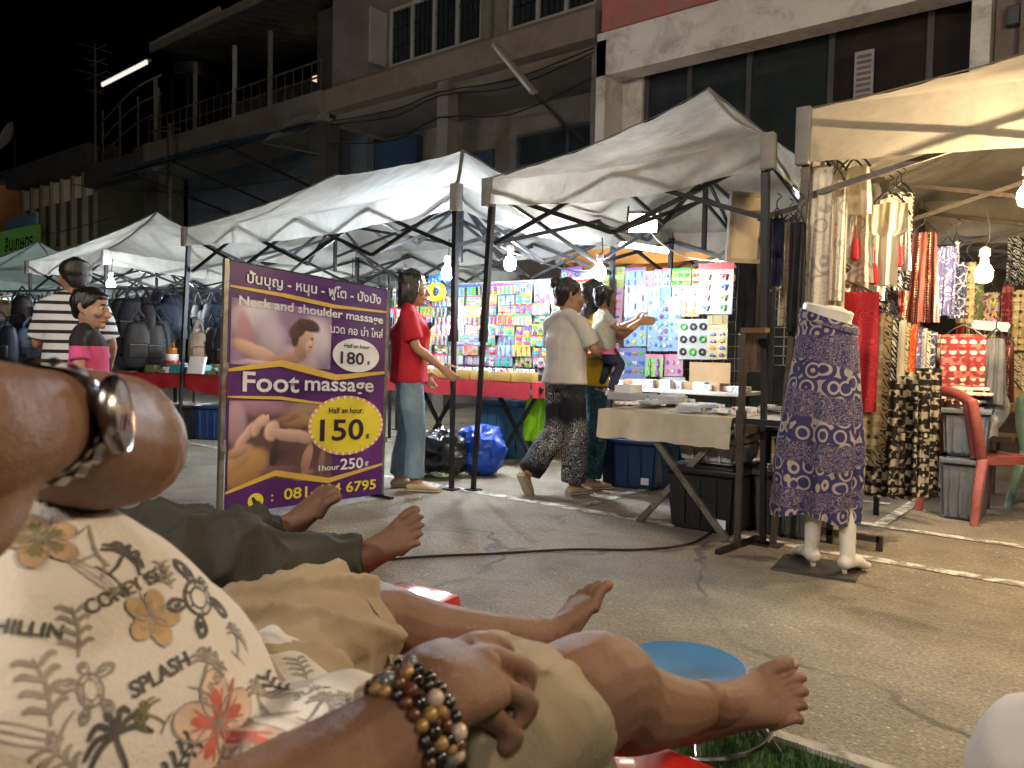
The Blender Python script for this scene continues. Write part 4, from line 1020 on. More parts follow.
p = gp(428, 480); sack('plastic_bag', 'dark full bag behind the red shirted woman\'s jeans', 'bag', (p.x-.05, p.y+.2, 0), (.22, .17, .18), blackbag, 2, False)
p = gp(441, 478); sack('plastic_bag', 'small pale green bag on the ground beside the blue bag', 'bag', (p.x, p.y, 0), (.09, .06, .035), mat('pale_green_plastic', (.45, .62, .50), .35), 3, False)
p = gp(480, 462); tub('light blue bin standing behind the blue bag', (p.x-.1, 5.75, 0), (.5, .3, .5), mat('bin_blue', (.04, .16, .33), .45), sticker=False)
mb = MB(); 
for i in range(5): mb.box((rx1-.08-.11*i, 5.85, .33), (.104, .03, .62), None, .004)
tag(mb.build('wooden_board', M['wood']), 'brown plank board standing under the right end of red cloth', 'board')
t = thing('hanging_shirt', 'neon green shirt hanging below the toy wall by the patterned trousers', 'shirt', yp(543, 400, 5.5))
def sheet(x0, x1, z0, z1, Y, fold, seed, n=24, taper=0, ax=(1, 0, 0), nrm=(0, -1, 0), c=None):
    """hanging cloth: origin c, along ax, folds along nrm"""
    ax, nrm = V(ax), V(nrm)
    def fn(u, v):
        zz = z1+(z0-z1)*v; wdt = 1+taper*v
        x = (x0+x1)/2+(u-.5)*(x1-x0)*wdt
        f = fold*(.3+.7*v)*(math.sin(u*PI*5+seed)+.6*math.sin(u*PI*11+seed*2+v*1.5))
        base = V((0, Y, 0)) if c is None else V((c[0], c[1], 0))
        return base+ax*x+nrm*f+V((0, 0, zz+.008*math.sin(u*9+seed)*v))
    return fn
a, b_ = yp(527, 398, 5.5), yp(551, 444, 5.5)
mb = MB(); mb.grid(sheet(a.x, b_.x, b_.z, a.z, 5.5, .018, 1, taper=.25), 20, 10); mb.build('cloth', M['neon_green'], t)
mb = MB(); mb.tube([V((a.x+.05, 5.5, a.z)), V(((a.x+b_.x)/2, 5.5, a.z+.05)), V((b_.x-.05, 5.5, a.z))], .006, 5); mb.build('hanger', M['dark_metal'], t)

# ------------------------------------------------------------------ toy walls
PAL = dict(red=(.62, .03, .03), orange=(.75, .25, .02), yellow=(.78, .60, .03), green=(.08, .50, .06), lime=(.40, .70, .10), blue=(.03, .12, .60), sky=(.22, .52, .78),
           pink=(.78, .25, .45), magenta=(.65, .04, .28), purple=(.28, .08, .45), white=(.78, .78, .80), black=(.015, .015, .02), teal=(.05, .42, .42), cream=(.72, .64, .46))
PM = {k_: mat('toy_'+k_, [q*.55 for q in c], .32, 0, .08, 9, .05, 60) for k_, c in PAL.items()}
CM = {k_: mat('card_'+k_, [min(.36, c[i]*.26+.10) for i in range(3)], .3, 0, .06, 9, .03, 60) for k_, c in PAL.items()}
film = None
UN = {}
def unit(shape):
    """small toy shapes, about 1 wide, lying in the xz plane, front at -y"""
    if shape in UN: return UN[shape]
    mb = MB()
    if shape == 'ring':
        mb.grid(lambda u, v: V(((.36+.14*math.cos(2*PI*v))*math.cos(2*PI*u), .14*math.sin(2*PI*v)-.1, (.36+.14*math.cos(2*PI*v))*math.sin(2*PI*u))), 14, 6)
    elif shape == 'car':
        mb.box((0, -.15, -.05), (1, .3, .3), None, .06); mb.box((.02, -.15, .18), (.55, .26, .26), None, .08)
        for x in (-.28, .28): mb.lathe([(.13, -.32), (.13, 0)], 10, (x, 0, -.22), Matrix.Rotation(-PI/2, 3, 'X') if False else Matrix.Rotation(PI/2, 3, 'X'))
    elif shape == 'gun':
        mb.box((0, -.12, .14), (1, .22, .26), None, .05); mb.box((.28, -.12, -.18), (.24, .2, .5), Matrix.Rotation(.25, 3, 'Y'), .05); mb.box((-.2, -.12, -.05), (.3, .16, .16), None, .03)
    elif shape == 'ball': mb.ball((0, -.3, 0), (.48, .32, .48), 12, 8)
    elif shape == 'glasses':
        for x in (-.26, .26): mb.ball((x, -.1, 0), (.24, .1, .19), 12, 6)
        mb.box((0, -.12, .07), (.3, .08, .07))
    elif shape == 'doll':
        mb.ball((0, -.2, .36), (.17, .16, .18)); mb.loft([(0, -.15, .22), (0, -.18, 0), (0, -.16, -.42)], [.1, .15, .3], 10)
        mb.bar((-.1, -.16, .12), (-.36, -.16, -.05), .09); mb.bar((.1, -.16, .12), (.36, -.16, -.05), .09)
    elif shape == 'bar': mb.box((0, -.1, 0), (.28, .2, 1), None, .08)
    elif shape == 'star':
        pts = [V((math.sin(PI*i/5)*(.5 if i % 2 == 0 else .22), -.2, math.cos(PI*i/5)*(.5 if i % 2 == 0 else .22))) for i in range(10)]
        mb.poly(pts); 
        for i in range(10): mb.poly([pts[i], pts[(i+1) % 10], V((pts[(i+1) % 10].x, 0, pts[(i+1) % 10].z)), V((pts[i].x, 0, pts[i].z))])
    elif shape == 'animal':
        mb.ball((0, -.18, 0), (.4, .2, .24)); mb.ball((-.38, -.18, .2), (.17, .16, .16))
        for x in (-.22, .2): mb.bar((x, -.15, -.1), (x, -.15, -.45), .13)
        mb.bar((.36, -.15, .1), (.5, -.15, .3), .07)
    elif shape == 'plane':
        mb.box((0, -.12, 0), (.16, .2, 1), None, .06); mb.box((0, -.1, .08), (1, .06, .22), None, .02); mb.box((0, -.1, -.38), (.42, .06, .14), None, .02)
    me = mb.mesh(True); UN[shape] = me; return me
def card_mesh(m, key):
    kk = ('card', key)
    if kk in UN: return UN[kk]
    mb = MB(); mb.grid(lambda u, v: V((u-.5, -.012*math.sin(u*PI)*0-.0, v-.5)), 4, 4)
    mb.box((0, .004, 0), (1, .006, 1)); me = mb.mesh(False); me.materials.append(m); UN[kk] = me; return me
NOUN = dict(ring='rings', car='cars', gun='water guns', ball='balls', glasses='sunglasses', doll='dolls', bar='crayon sticks', star='stars', animal='animals', plane='planes')
def shaped(shape, m):
    kk = (shape, m.name)
    if kk not in UN:
        me = unit(shape).copy(); me.materials.append(m); UN[kk] = me
    return UN[kk]
def pack(label, c, w, h, card, header, toys, group, rz=0, hh=.16, bubble=True):
    """carded toy: toys = list of (shape, colour, u, v, size) in card units"""
    t = thing('toy_pack', label, 'toy', c, rz, group, rot=(random.uniform(-.05, .03), random.uniform(-.03, .03), rz+random.uniform(-.1, .1)))
    def child(nm, me, loc, sc):
        o = bpy.data.objects.new(nm, me); COL.objects.link(o); o.parent = t; o.location = loc; o.scale = sc; return o
    child('card', card_mesh(CM[card], card), (0, 0, 0), (w, 1, h))
    if header: child('header', card_mesh(PM[header], 'h'+header), (0, -.005, h*(.5-hh/2)), (w*1.002, 1, h*hh))
    for s, colr, u, v, sz in toys:
        child('toy', shaped(s, PM[colr]), (w*(u-.5), -.006, h*(v-.5)), (sz*w, sz*w*.6, sz*w))
    return t
ORD = ['first', 'second', 'third', 'fourth', 'fifth', 'sixth', 'seventh', 'eighth', 'ninth', 'tenth', 'eleventh', 'twelfth', 'thirteenth', 'fourteenth', 'fifteenth', 'sixteenth']
rt_ = random.Random(11)
# left toy wall: a wire panel full of small cards, columns of one kind each
WY = 5.93
wl0, wl1 = yp(428, 320, WY).x-.55, yp(592, 320, WY).x
def wire_panel(label, x0, x1, z0, z1, Y, st=.1, ax=None):
    t = thing('wire_panel', label, 'wire panel', ((x0+x1)/2, Y, z0))
    def pt(x, z): return V((x, Y, z)) if ax is None else V((ax[0]+ax[2]*(x-x0), ax[1]+ax[3]*(x-x0), z))
    mb = MB()
    n = int((x1-x0)/st)
    for i in range(n+1): mb.bar(pt(x0+(x1-x0)*i/n, z0), pt(x0+(x1-x0)*i/n, z1), .006)
    n2 = int((z1-z0)/st)
    for i in range(n2+1): mb.bar(pt(x0, z0+(z1-z0)*i/n2)+V((0, .007, 0)), pt(x1, z0+(z1-z0)*i/n2)+V((0, .007, 0)), .006)
    mb.build('grid', M['grey_metal'], t, False)
    mb = MB()
    for a, b_ in ((pt(x0, z0), pt(x0, z1)), (pt(x1, z0), pt(x1, z1))): mb.bar(a, b_, .02)
    mb.build('frame', M['dark_metal'], t, False)
    for x in (x0, x1): 
        mb = MB(); mb.bar(pt(x, 0), pt(x, z0), .025); mb.build('leg', M['dark_metal'], t, False)
    return t
wire_panel('wire panel full of small toy cards behind the red clothed table', wl0-.05, wl1, .8, 1.68, WY+.02)
mb = MB(); mb.grid(lambda u, v: V((wl0-.05+(wl1-wl0+.05)*u, WY+.06+.01*math.sin(u*30), .78+.92*v)), 40, 6)
tag(mb.build('back_sheet', fabric('pale_sheet', 'plain', (.20, .21, .24), (.32, .33, .36), s=5)), 'pale sheet hung behind the left toy wall', 'sheet')
ncol = 12; cw = (wl1-wl0)/ncol
kinds = ['ring', 'doll', 'car', 'doll', 'glasses', 'glasses', 'animal', 'plane', 'gun', 'ring', 'star', 'bar']
cols = list(PAL)
for ci in range(ncol):
    nrow = 8 if kinds[ci] != 'bar' else 7
    for ri in range(nrow):
        z = 1.66-(ri+.5)*(.80/nrow)
        cc = rt_.choice(['white', 'white', 'pink', 'sky', 'yellow', 'lime', 'purple', 'cream', 'teal'])
        hd = rt_.choice(['red', 'yellow', 'blue', 'green', 'orange', 'magenta', None])
        sh = kinds[ci] if ri % 3 else rt_.choice(kinds)
        toys = []
        nx = rt_.choice([3, 3, 4]) if sh not in ('gun', 'plane', 'animal') else rt_.choice([2, 2, 3]); ny = nx if nx > 1 else 1
        pal3 = [rt_.choice(['red', 'orange', 'yellow', 'green', 'blue', 'pink', 'magenta', 'purple', 'teal', 'black', 'white', 'sky']) for _ in range(3)]
        for q in range(nx*ny):
            toys.append((sh, pal3[(q*2+q//nx) % 3], (q % nx+.5)/nx*.94+.03, ((q//nx)+.5)/ny*.78+.03, .66/nx))
        lab = '%s toy card of %s, %s row and %s column of the left toy wall' % (cc, NOUN[sh], ORD[ri], ORD[ci])
        pack(lab, (wl0+cw*(ci+.5)+rt_.uniform(-.01, .01), WY-.012-.012*((ci+ri) % 3), z), cw*.94, .80/nrow*1.05, cc, hd, toys, 'toy cards on the left toy wall')
# right toy wall: bigger packs, one by one
RY = 6.42
def cr2px(x, y): return 560+x/4.267, 220+y/4.267
wire_panel('wire panel carrying the big toy packs of the right toy wall', yp(575, 330, RY).x, yp(746, 330, RY).x, .66, 1.72, RY+.03)
RP = [
 ((10, 205, 100, 290), 'sky', 'purple', 'ring', 'pink purple white', 'pale blue card of small rings at the top left of the right toy wall'),
 ((100, 215, 200, 290), 'white', 'sky', 'star', 'sky pink', 'white card of pale stars behind the bulb on the right toy wall'),
 ((203, 205, 284, 290), 'lime', None, 'animal', 'yellow green', 'lime card of yellow animals right of the bulb'),
 ((287, 207, 372, 285), 'sky', 'purple', 'bar', 'blue purple white', 'light blue card with purple header in the top row'),
 ((374, 222, 410, 290), 'pink', 'white', 'doll', 'pink white', 'narrow pink doll card in the top row'),
 ((412, 215, 445, 290), 'white', 'pink', 'doll', 'teal pink', 'narrow white doll card in the top row'),
 ((447, 210, 482, 288), 'sky', 'pink', 'doll', 'white magenta', 'narrow blue doll card in the top row'),
 ((484, 210, 570, 285), 'lime', 'green', 'animal', 'green green yellow', 'bright green animal pack in the top row'),
 ((572, 212, 612, 285), 'yellow', 'orange', 'ball', 'orange red', 'orange ball pack beside the green animal pack'),
 ((60, 292, 192, 400), 'sky', None, 'ring', 'sky white blue', 'pale blue ring pack half behind the child'),
 ((192, 295, 276, 470), 'pink', None, 'glasses', 'red blue magenta', 'tall pink card of children\'s sunglasses'),
 ((286, 282, 384, 390), 'white', None, 'bar', 'white black cream', 'white card of grey sticks under the purple headed card'),
 ((386, 292, 430, 560), 'sky', None, 'star', 'sky blue white', 'tall light blue card, left of three alike'),
 ((431, 290, 474, 560), 'sky', 'sky', 'ball', 'sky white purple', 'tall light blue card, middle of three alike'),
 ((475, 330, 518, 560), 'sky', 'purple', 'star', 'blue sky white', 'tall light blue card, right of three alike'),
 ((490, 288, 606, 330), 'cream', None, 'animal', 'blue yellow sky', 'flat cream pack of blue and yellow animals'),
 ((522, 332, 600, 412), 'yellow', 'pink', 'star', 'pink yellow orange', 'yellow card of pink stars'),
 ((286, 392, 380, 540), 'sky', 'white', 'star', 'blue yellow sky', 'sea blue pack with a yellow star'),
 ((602, 190, 746, 402), 'white', 'red', 'gun', 'blue green red yellow orange', 'biggest pack, red header over coloured toy tools'),
 ((520, 425, 640, 596), 'white', None, 'ring', 'black green black', 'white card of nine dark green and black rings'),
 ((640, 408, 724, 446), 'yellow', None, 'bar', 'yellow orange', 'flat yellow pack under the toy tools'),
 ((644, 448, 724, 596), 'yellow', 'orange', 'car', 'blue purple orange', 'yellow orange pack of blue cars'),
 ((100, 410, 190, 520), 'purple', None, 'glasses', 'purple pink', 'purple pack behind the pointing arm'),
 ((192, 526, 262, 630), 'magenta', None, 'ring', 'white pink', 'magenta pack with a white ring'),
 ((192, 634, 262, 724), 'pink', 'white', 'doll', 'pink sky', 'pink doll pack at the bottom left of the right toy wall'),
 ((264, 546, 376, 712), 'blue', None, 'gun', 'orange green white blue', 'dark blue pack with orange and green toys'),
 ((378, 572, 452, 670), 'lime', 'pink', 'doll', 'green purple', 'pastel green doll pack in the bottom row'),
 ((454, 572, 534, 668), 'pink', 'pink', 'star', 'pink white purple', 'pastel pink star pack in the bottom row'),
 ((440, 668, 540, 752), 'white', None, 'star', 'sky white', 'white star pack at the very bottom of the right toy wall'),
]
for (x0, y0, x1, y1), cc, hd, sh, cl, lab in RP:
    a = yp(*cr2px(x0, y0), RY); b_ = yp(*cr2px(x1, y1), RY)
    w_, h_ = abs(b_.x-a.x), abs(a.z-b_.z); cl = cl.split()
    nx = max(2, round(w_/.075)); nzz = max(2, round(h_/.085)); nx = min(nx, 5); nzz = min(nzz, 7)
    if 'biggest' in lab: nx, nzz = 2, 4
    if 'nine' in lab: nx, nzz = 3, 3
    sz = min(.72/nx, .66*h_/nzz/w_)
    toys = [(sh, cl[(i+2*j) % len(cl)], (i+.5)/nx*.94+.03, (j+.5)/nzz*(.80 if hd else .94)+.03, sz) for i in range(nx) for j in range(nzz)]
    pack(lab, ((a.x+b_.x)/2, RY-.03-random.random()*.03, (a.z+b_.z)/2), w_, h_, cc, hd, toys, 'packs on the right toy wall', hh=.13)
# bare cardboard piece and black cloth at the right end of the wall
a, b_ = yp(687, 362, 6.3), yp(727, 397, 6.3)
mb = MB(); mb.box(((a.x+b_.x)/2, 6.36, (a.z+b_.z)/2), (b_.x-a.x, .012, a.z-b_.z)); tag(mb.build('cardboard_sheet', M['cardboard']), 'bare brown cardboard under the white card of rings', 'cardboard')
# yellow inflatable with blue beside the woman in red
t = thing('inflatable_toy', 'yellow and blue inflatable toy hanging by the bluish bulb', 'toy', yp(438, 290, 5.4))
p = yp(436, 292, 5.4); mb = MB(); mb.grid(lambda u, v: p+V(((.09+.035*math.cos(2*PI*v))*math.cos(2*PI*u), .035*math.sin(2*PI*v), (.07+.03*math.cos(2*PI*v))*math.sin(2*PI*u))), 20, 8); mb.build('ring', PM['yellow'], t)
for dx, dz in ((.03, .13), (-.06, .12), (.14, .12)):
    mb = MB(); mb.ball(p+V((dx, 0, dz)), (.045, .03, .05)); mb.build('balloon', PM['blue'], t)

# ------------------------------------------------------------------ side of the middle tent: grid, board, dark garments
def px_sheet(name, label, cat, x0, y0, x1, y1, Y, m, fold=.012, hang=True, taper=0, group=None, seed=None, sol=None, shape=None):
    a, b_ = yp(x0, y0, Y), yp(x1, y1, Y); c = yp((x0+x1)/2, (y0+y1)/2, Y)
    W_ = abs(yp(x1, (y0+y1)/2, Y).x-yp(x0, (y0+y1)/2, Y).x); z1 = yp((x0+x1)/2, y0, Y).z; z0 = yp((x0+x1)/2, y1, Y).z
    return garment(name, label, cat, c.x, Y, z1, z0, W_, m, fold, hang, taper, group, seed if seed is not None else x0*.7, shape=shape)
def garment(name, label, cat, cx, cy_, z1, z0, w, m, fold=.012, hang=True, taper=0, group=None, seed=0, rz=0, shape=None, tassel=None):
    t = thing(name, label, cat, (cx, cy_, z1), rz, group); R_ = WM[t]; h = z1-z0
    def fn(u, v):
        k = 1+taper*v; s = (u-.5)
        if shape == 'shirt':      # sleeves flare at the top
            k = (1.0 if v < .35 else .62)
        if shape == 'skirt': k = .72+.4*v
        x = s*w*k
        f = fold*(.25+.75*v)*(math.sin(u*PI*4+seed)+.6*math.sin(u*PI*9+seed*2.3+v*2))+fold*.5*noise.noise(V((u*5, v*4, seed)))
        z = -h*v-.03*abs(s)*(1 if shape == 'shirt' and v < .4 else .3)
        if shape == 'trousers' and v > .45: x += math.copysign(.02*w*(v-.45), s) 
        return R_ @ V((x, -f, z))
    mb = MB(); mb.grid(fn, 36, 24)
    if shape == 'trousers':   # split the legs
        kill = [f for f in mb.bm.faces if all(abs((R_.inverted() @ v.co).x) < w*.06 and (R_.inverted() @ v.co).z < -h*.45 for v in f.verts)]
        bmesh.ops.delete(mb.bm, geom=kill, context='FACES')
    # back layer gives the cloth thickness
    mb.grid(lambda u, v: R_ @ (V((0, .035*math.sin(PI*u)+.012, 0))+(R_.inverted() @ fn(u, v))), 18, 12)
    mb.build('cloth', m, t, angle=80)
    if hang:
        mb = MB(); q = [V((-w*.42, 0, -.01)), V((0, .0, .06)), V((w*.42, 0, -.01))]
        mb.tube([R_ @ x for x in q], .006, 5, sub=2); mb.tube([R_ @ x for x in (V((0, 0, .06)), V((0, 0, .10)), V((.025, 0, .125)), V((0, 0, .145)))], .004, 5, sub=2); mb.build('hanger', M['dark_metal'], t)
    if tassel:
        for (u, v) in tassel:
            p = fn(u, v)+R_.to_3x3() @ V((0, -.03, 0)); mb = MB()
            mb.tube([p+V((0, 0, .08)), p], .004, 5); mb.loft([p, p+V((0, 0, -.03)), p+V((0, 0, -.095))], [.012, .018, .024], 8); mb.build('tassel', M['red_cloth'], t)
    return t
t = wire_panel('tall wire grid panel hung with dark belts beside the tent leg', yp(774, 300, 4.75).x, yp(797, 300, 4.75).x, .95, 1.88, 4.75, .055)
px_sheet('hanging_trousers', 'black trousers hanging beside the big toy pack', 'trousers', 735, 262, 755, 331, 4.7, M['black_cloth'], .01)
px_sheet('hanging_belt', 'dark navy strap garment hanging on the wire grid', 'garment', 768, 218, 783, 285, 4.6, fabric('navy_cloth', 'plain', (.012, .014, .03), (.03, .03, .06), s=8), .01)
px_sheet('hanging_trousers', 'pale beige trousers hanging behind the wire grid', 'trousers', 778, 222, 797, 325, 4.95, fabric('beige_cloth', 'plain', (.42, .34, .22), (.55, .46, .32), s=8), .012)
px_sheet('hanging_trousers', 'long black trousers hanging right of the wire grid', 'trousers', 788, 222, 804, 332, 4.0, M['black_cloth'], .01)
px_sheet('hanging_cloth', 'brown cloth hanging below the picture board behind the tent leg', 'cloth', 748, 262, 768, 372, 4.9, fabric('brown_cloth', 'plain', (.12, .08, .05), (.2, .14, .09), s=8), .012)
t = thing('picture_board', 'beige framed board leaning out high beside the front tent leg', 'board', yp(746, 228, 4.4))
p = yp(746, 228, 4.4); rt = Matrix.Rotation(math.radians(52), 3, 'Z') @ Matrix.Rotation(.10, 3, 'X')
mb = MB(); mb.box(p, (.20, .012, .36), rt); mb.build('panel', mat('board_beige', (.33, .27, .19), .8), t, False)
mb = MB()
for dx, dz, sx, sz in ((-.105, 0, .025, .40), (.105, 0, .025, .40), (0, .19, .185, .025), (0, -.19, .185, .025)): mb.box(p+rt @ V((dx, -.004, dz)), (sx, .03, sz), rt)
mb.build('frame', mat('board_frame', (.22, .18, .13), .7), t, False)
t = thing('metal_stand', 'grey metal upright with a clamp holding the end of cream clothed table', 'stand', yp(737, 545, 4.1)*1)
p = gp(737, 548); mb = MB(); mb.bar((p.x, p.y, 0), (p.x, p.y, 1.12), .028); mb.bar((p.x, p.y, .56), (p.x, p.y, .72), .042); mb.build('upright', M['brown_metal'], t, False)
mb = MB(); mb.bar((p.x-.04, p.y, .665), (p.x+.36, p.y, .665), .03); mb.build('crossbar', M['dark_metal'], t, False)
mb = MB(); mb.bar((p.x-.02, p.y-.2, .01), (p.x+.02, p.y+.25, .01), .03); mb.build('foot', M['dark_metal'], t, False)
mb = MB(); mb.box((p.x+.05, p.y+.02, 1.135), (.13, .06, .025)); mb.build('clamp', M['wood'], t, False)

# ------------------------------------------------------------------ clothes stall
F_ = dict(
 lace=fabric('white_lace_print', 'rings', (.66, .60, .48), (.40, .36, .30), (.52, .46, .38), s=11),
 cream=fabric('cream_gauze', 'plain', (.66, .60, .46), (.74, .68, .54), s=6), grey=fabric('grey_lace_print', 'rings', (.55, .53, .50), (.26, .25, .26), (.4, .38, .38), s=16),
 ikat=fabric('black_white_ikat', 'ikat', (.02, .02, .035), (.60, .58, .54), s=12), brown=fabric('brown_dotted_stripes', 'vstripe', (.10, .025, .018), (.55, .42, .30), (.05, .015, .012), s=11),
 red=fabric('red_trouser_cloth', 'rings', (.30, .010, .018), (.40, .03, .04), (.36, .02, .03), s=22), purple=fabric('purple_elephant_print', 'rings', (.040, .035, .115), (.36, .31, .25), (.24, .19, .19), s=13),
 bw=fabric('black_white_bands', 'bands', (.012, .011, .011), (.58, .52, .42), (.36, .31, .24), s=4.2), blue=fabric('blue_purple_print', 'floral', (.10, .10, .26), (.5, .48, .6), (.3, .1, .2), s=10),
 yellow=fabric('yellow_black_print', 'bands', (.45, .36, .16), (.05, .04, .03), (.60, .52, .34), s=5), green=fabric('green_flower_print', 'floral', (.16, .20, .08), (.58, .50, .30), (.45, .1, .06), s=9),
 orange=fabric('orange_red_cloth', 'floral', (.52, .09, .03), (.62, .22, .06), (.5, .3, .1), s=7), beige=fabric('beige_black_print', 'ikat', (.50, .43, .30), (.06, .05, .045), s=11),
 maroon=fabric('maroon_elephant_print', 'bands', (.16, .018, .022), (.60, .50, .42), (.35, .10, .09), s=3.6), slate=fabric('slate_cloth', 'plain', (.06, .065, .075), (.13, .13, .15), s=6),
 navy=fabric('navy_white_print', 'lines', (.02, .025, .08), (.5, .5, .55), (.3, .3, .4), s=16), multi=fabric('bright_mixed_print', 'multi', (.5, .42, .3), (.2, .05, .06), s=18, rough=.8))
hangs = [
 ('hanging_trousers', 'cream trousers with grey ring lace print hanging nearest the tent corner', 'trousers', 800, 166, 833, 338, 4.10, 'lace', .010, None, None),
 ('hanging_trousers', 'plain cream trousers with two red tassels hanging under the tent corner', 'trousers', 819, 170, 849, 322, 4.22, 'cream', .014, None, [(.2, .42), (.75, .25)]),
 ('hanging_blouse', 'sleeveless cream top hanging highest in the clothes stall', 'blouse', 843, 166, 873, 214, 4.36, 'cream', .010, 'skirt', None),
 ('hanging_trousers', 'long plain cream trousers behind the sleeveless top', 'trousers', 836, 168, 866, 300, 4.55, 'cream', .012, None, None),
 ('hanging_trousers', 'grey lace trousers hanging behind the cream ones', 'trousers', 853, 208, 880, 308, 4.72, 'grey', .010, None, None),
 ('hanging_shirt', 'cream short sleeved shirt with a red tassel', 'shirt', 868, 202, 908, 285, 4.62, 'cream', .010, 'shirt', [(.12, .75)]),
 ('hanging_trousers', 'black and white diamond print trousers hanging behind the cream shirt', 'trousers', 888, 192, 914, 290, 5.15, 'ikat', .012, None, None),
 ('hanging_scarf', 'brown scarf with rows of pale dots', 'scarf', 908, 232, 941, 322, 5.25, 'brown', .018, 'skirt', None),
 ('hanging_trousers', 'blue and purple print trousers right of the brown scarf', 'trousers', 938, 246, 957, 315, 5.7, 'blue', .012, None, None),
 ('hanging_strap', 'short deep blue cloth strip near the tent truss', 'cloth', 953, 241, 960, 266, 5.8, 'navy', .006, None, None),
 ('hanging_trousers', 'cream trousers with grey ring print hanging second from the tent corner', 'trousers', 828, 180, 846, 300, 4.16, 'lace', .012, None, None),
 ('hanging_blouse', 'cream blouse with a long red tassel hanging behind the tasselled trousers', 'blouse', 846, 212, 874, 282, 4.48, 'lace', .012, 'skirt', [(.4, .4)]),
 ('hanging_trousers', 'long grey ring print trousers filling the gap above the red pair', 'trousers', 862, 240, 886, 300, 4.95, 'grey', .012, None, None),
 ('hanging_shirt', 'plain cream shirt tucked behind the diamond print trousers', 'shirt', 880, 196, 912, 262, 5.0, 'cream', .012, 'shirt', None),
 ('hanging_trousers', 'maroon banded trousers between brown scarf and diamond print', 'trousers', 900, 250, 922, 330, 5.45, 'maroon', .012, None, None),
 ('hanging_trousers', 'navy lined trousers at the end of the upper row', 'trousers', 950, 262, 968, 318, 5.95, 'navy', .012, None, None),
 ('hanging_trousers', 'wide cream ring print trousers in the second layer under the tent corner', 'trousers', 806, 176, 826, 326, 4.55, 'lace', .016, None, None),
 ('hanging_blouse', 'grey print blouse between the cream shirt and the brown scarf', 'blouse', 892, 214, 912, 270, 4.85, 'grey', .012, 'skirt', [(.5, .6)]),
 ('hanging_trousers', 'black and white diamond trousers above the packed rail', 'trousers', 872, 246, 892, 318, 5.3, 'ikat', .012, None, None),
 ('hanging_trousers', 'yellow banded trousers right of the blue purple pair', 'trousers', 958, 262, 976, 322, 6.3, 'yellow', .012, None, None),
 ('hanging_trousers', 'red trousers hung with clips on the near end of the rail', 'trousers', 812, 292, 878, 410, 4.32, 'red', .028, None, None),
]
for nm, lab, ct, x0, y0, x1, y1, Y, f, fo, shp, tas in hangs:
    a = yp((x0+x1)/2, y0, Y); b_ = yp((x0+x1)/2, y1, Y); W_ = yp(x1, y0, Y).x-yp(x0, y0, Y).x
    garment(nm, lab, ct, a.x, Y, a.z, b_.z, W_, F_[f], fo, True, 0, None, x0*.37, shape=shp, tassel=tas)
# the rail
ra, rb = yp(840, 263, 4.32), yp(918, 302, 6.3)
t = thing('clothes_rail', 'long metal clothes rail running back into the clothes stall', 'clothes rail', (ra.x, ra.y, 0))
mb = MB(); mb.bar(ra, rb, .026); mb.build('rail', M['grey_metal'], t, False)
ra2, rb2 = ra-V((0, 0, .13)), rb-V((0, 0, .13))
mb = MB(); mb.bar(ra2, rb2, .018); mb.build('rail', M['grey_metal'], t, False)
for q in (ra, ra.lerp(rb, .5), rb):
    mb = MB(); mb.bar((q.x, q.y, 0), q, .03); mb.build('upright', M['dark_metal'], t, False)
for q in (ra, rb):
    mb = MB(); mb.bar((q.x-.25, q.y, .06), (q.x+.25, q.y, .06), .03); mb.bar((q.x-.25, q.y, 0), (q.x-.25, q.y, .08), .03); mb.bar((q.x+.25, q.y, 0), (q.x+.25, q.y, .08), .03); mb.build('foot', M['brown_metal'], t, False)
seq = ['yellow', 'beige', 'green', 'ikat', 'cream', 'yellow', 'beige', 'orange', 'slate', 'blue', 'grey', 'green', 'beige', 'navy', 'bw', 'multi', 'bw', 'yellow']
nmc = dict(yellow='yellow and black banded', beige='beige and black diamond', green='green flowered', ikat='black and white diamond', cream='plain cream', orange='orange red', slate='slate grey', blue='blue purple', grey='grey lace', navy='navy lined', bw='black banded', multi='bright mixed print')
for i, f in enumerate(seq):
    u = .04+.93*i/len(seq); q = ra2.lerp(rb2, u)
    garment('hanging_trousers', '%s trousers, %s behind the red pair on the rail' % (nmc[f], ORD[i] if i < 16 else ('seventeenth', 'eighteenth')[i-16]), 'trousers', q.x+.06+.02*math.sin(i*2.1), q.y, q.z-.13, q.z-.13-(.72+.1*math.sin(i*1.7)), .33, F_[f], .012, True, -.05, 'trousers packed along the clothes rail', i*1.3, rz=-.25)
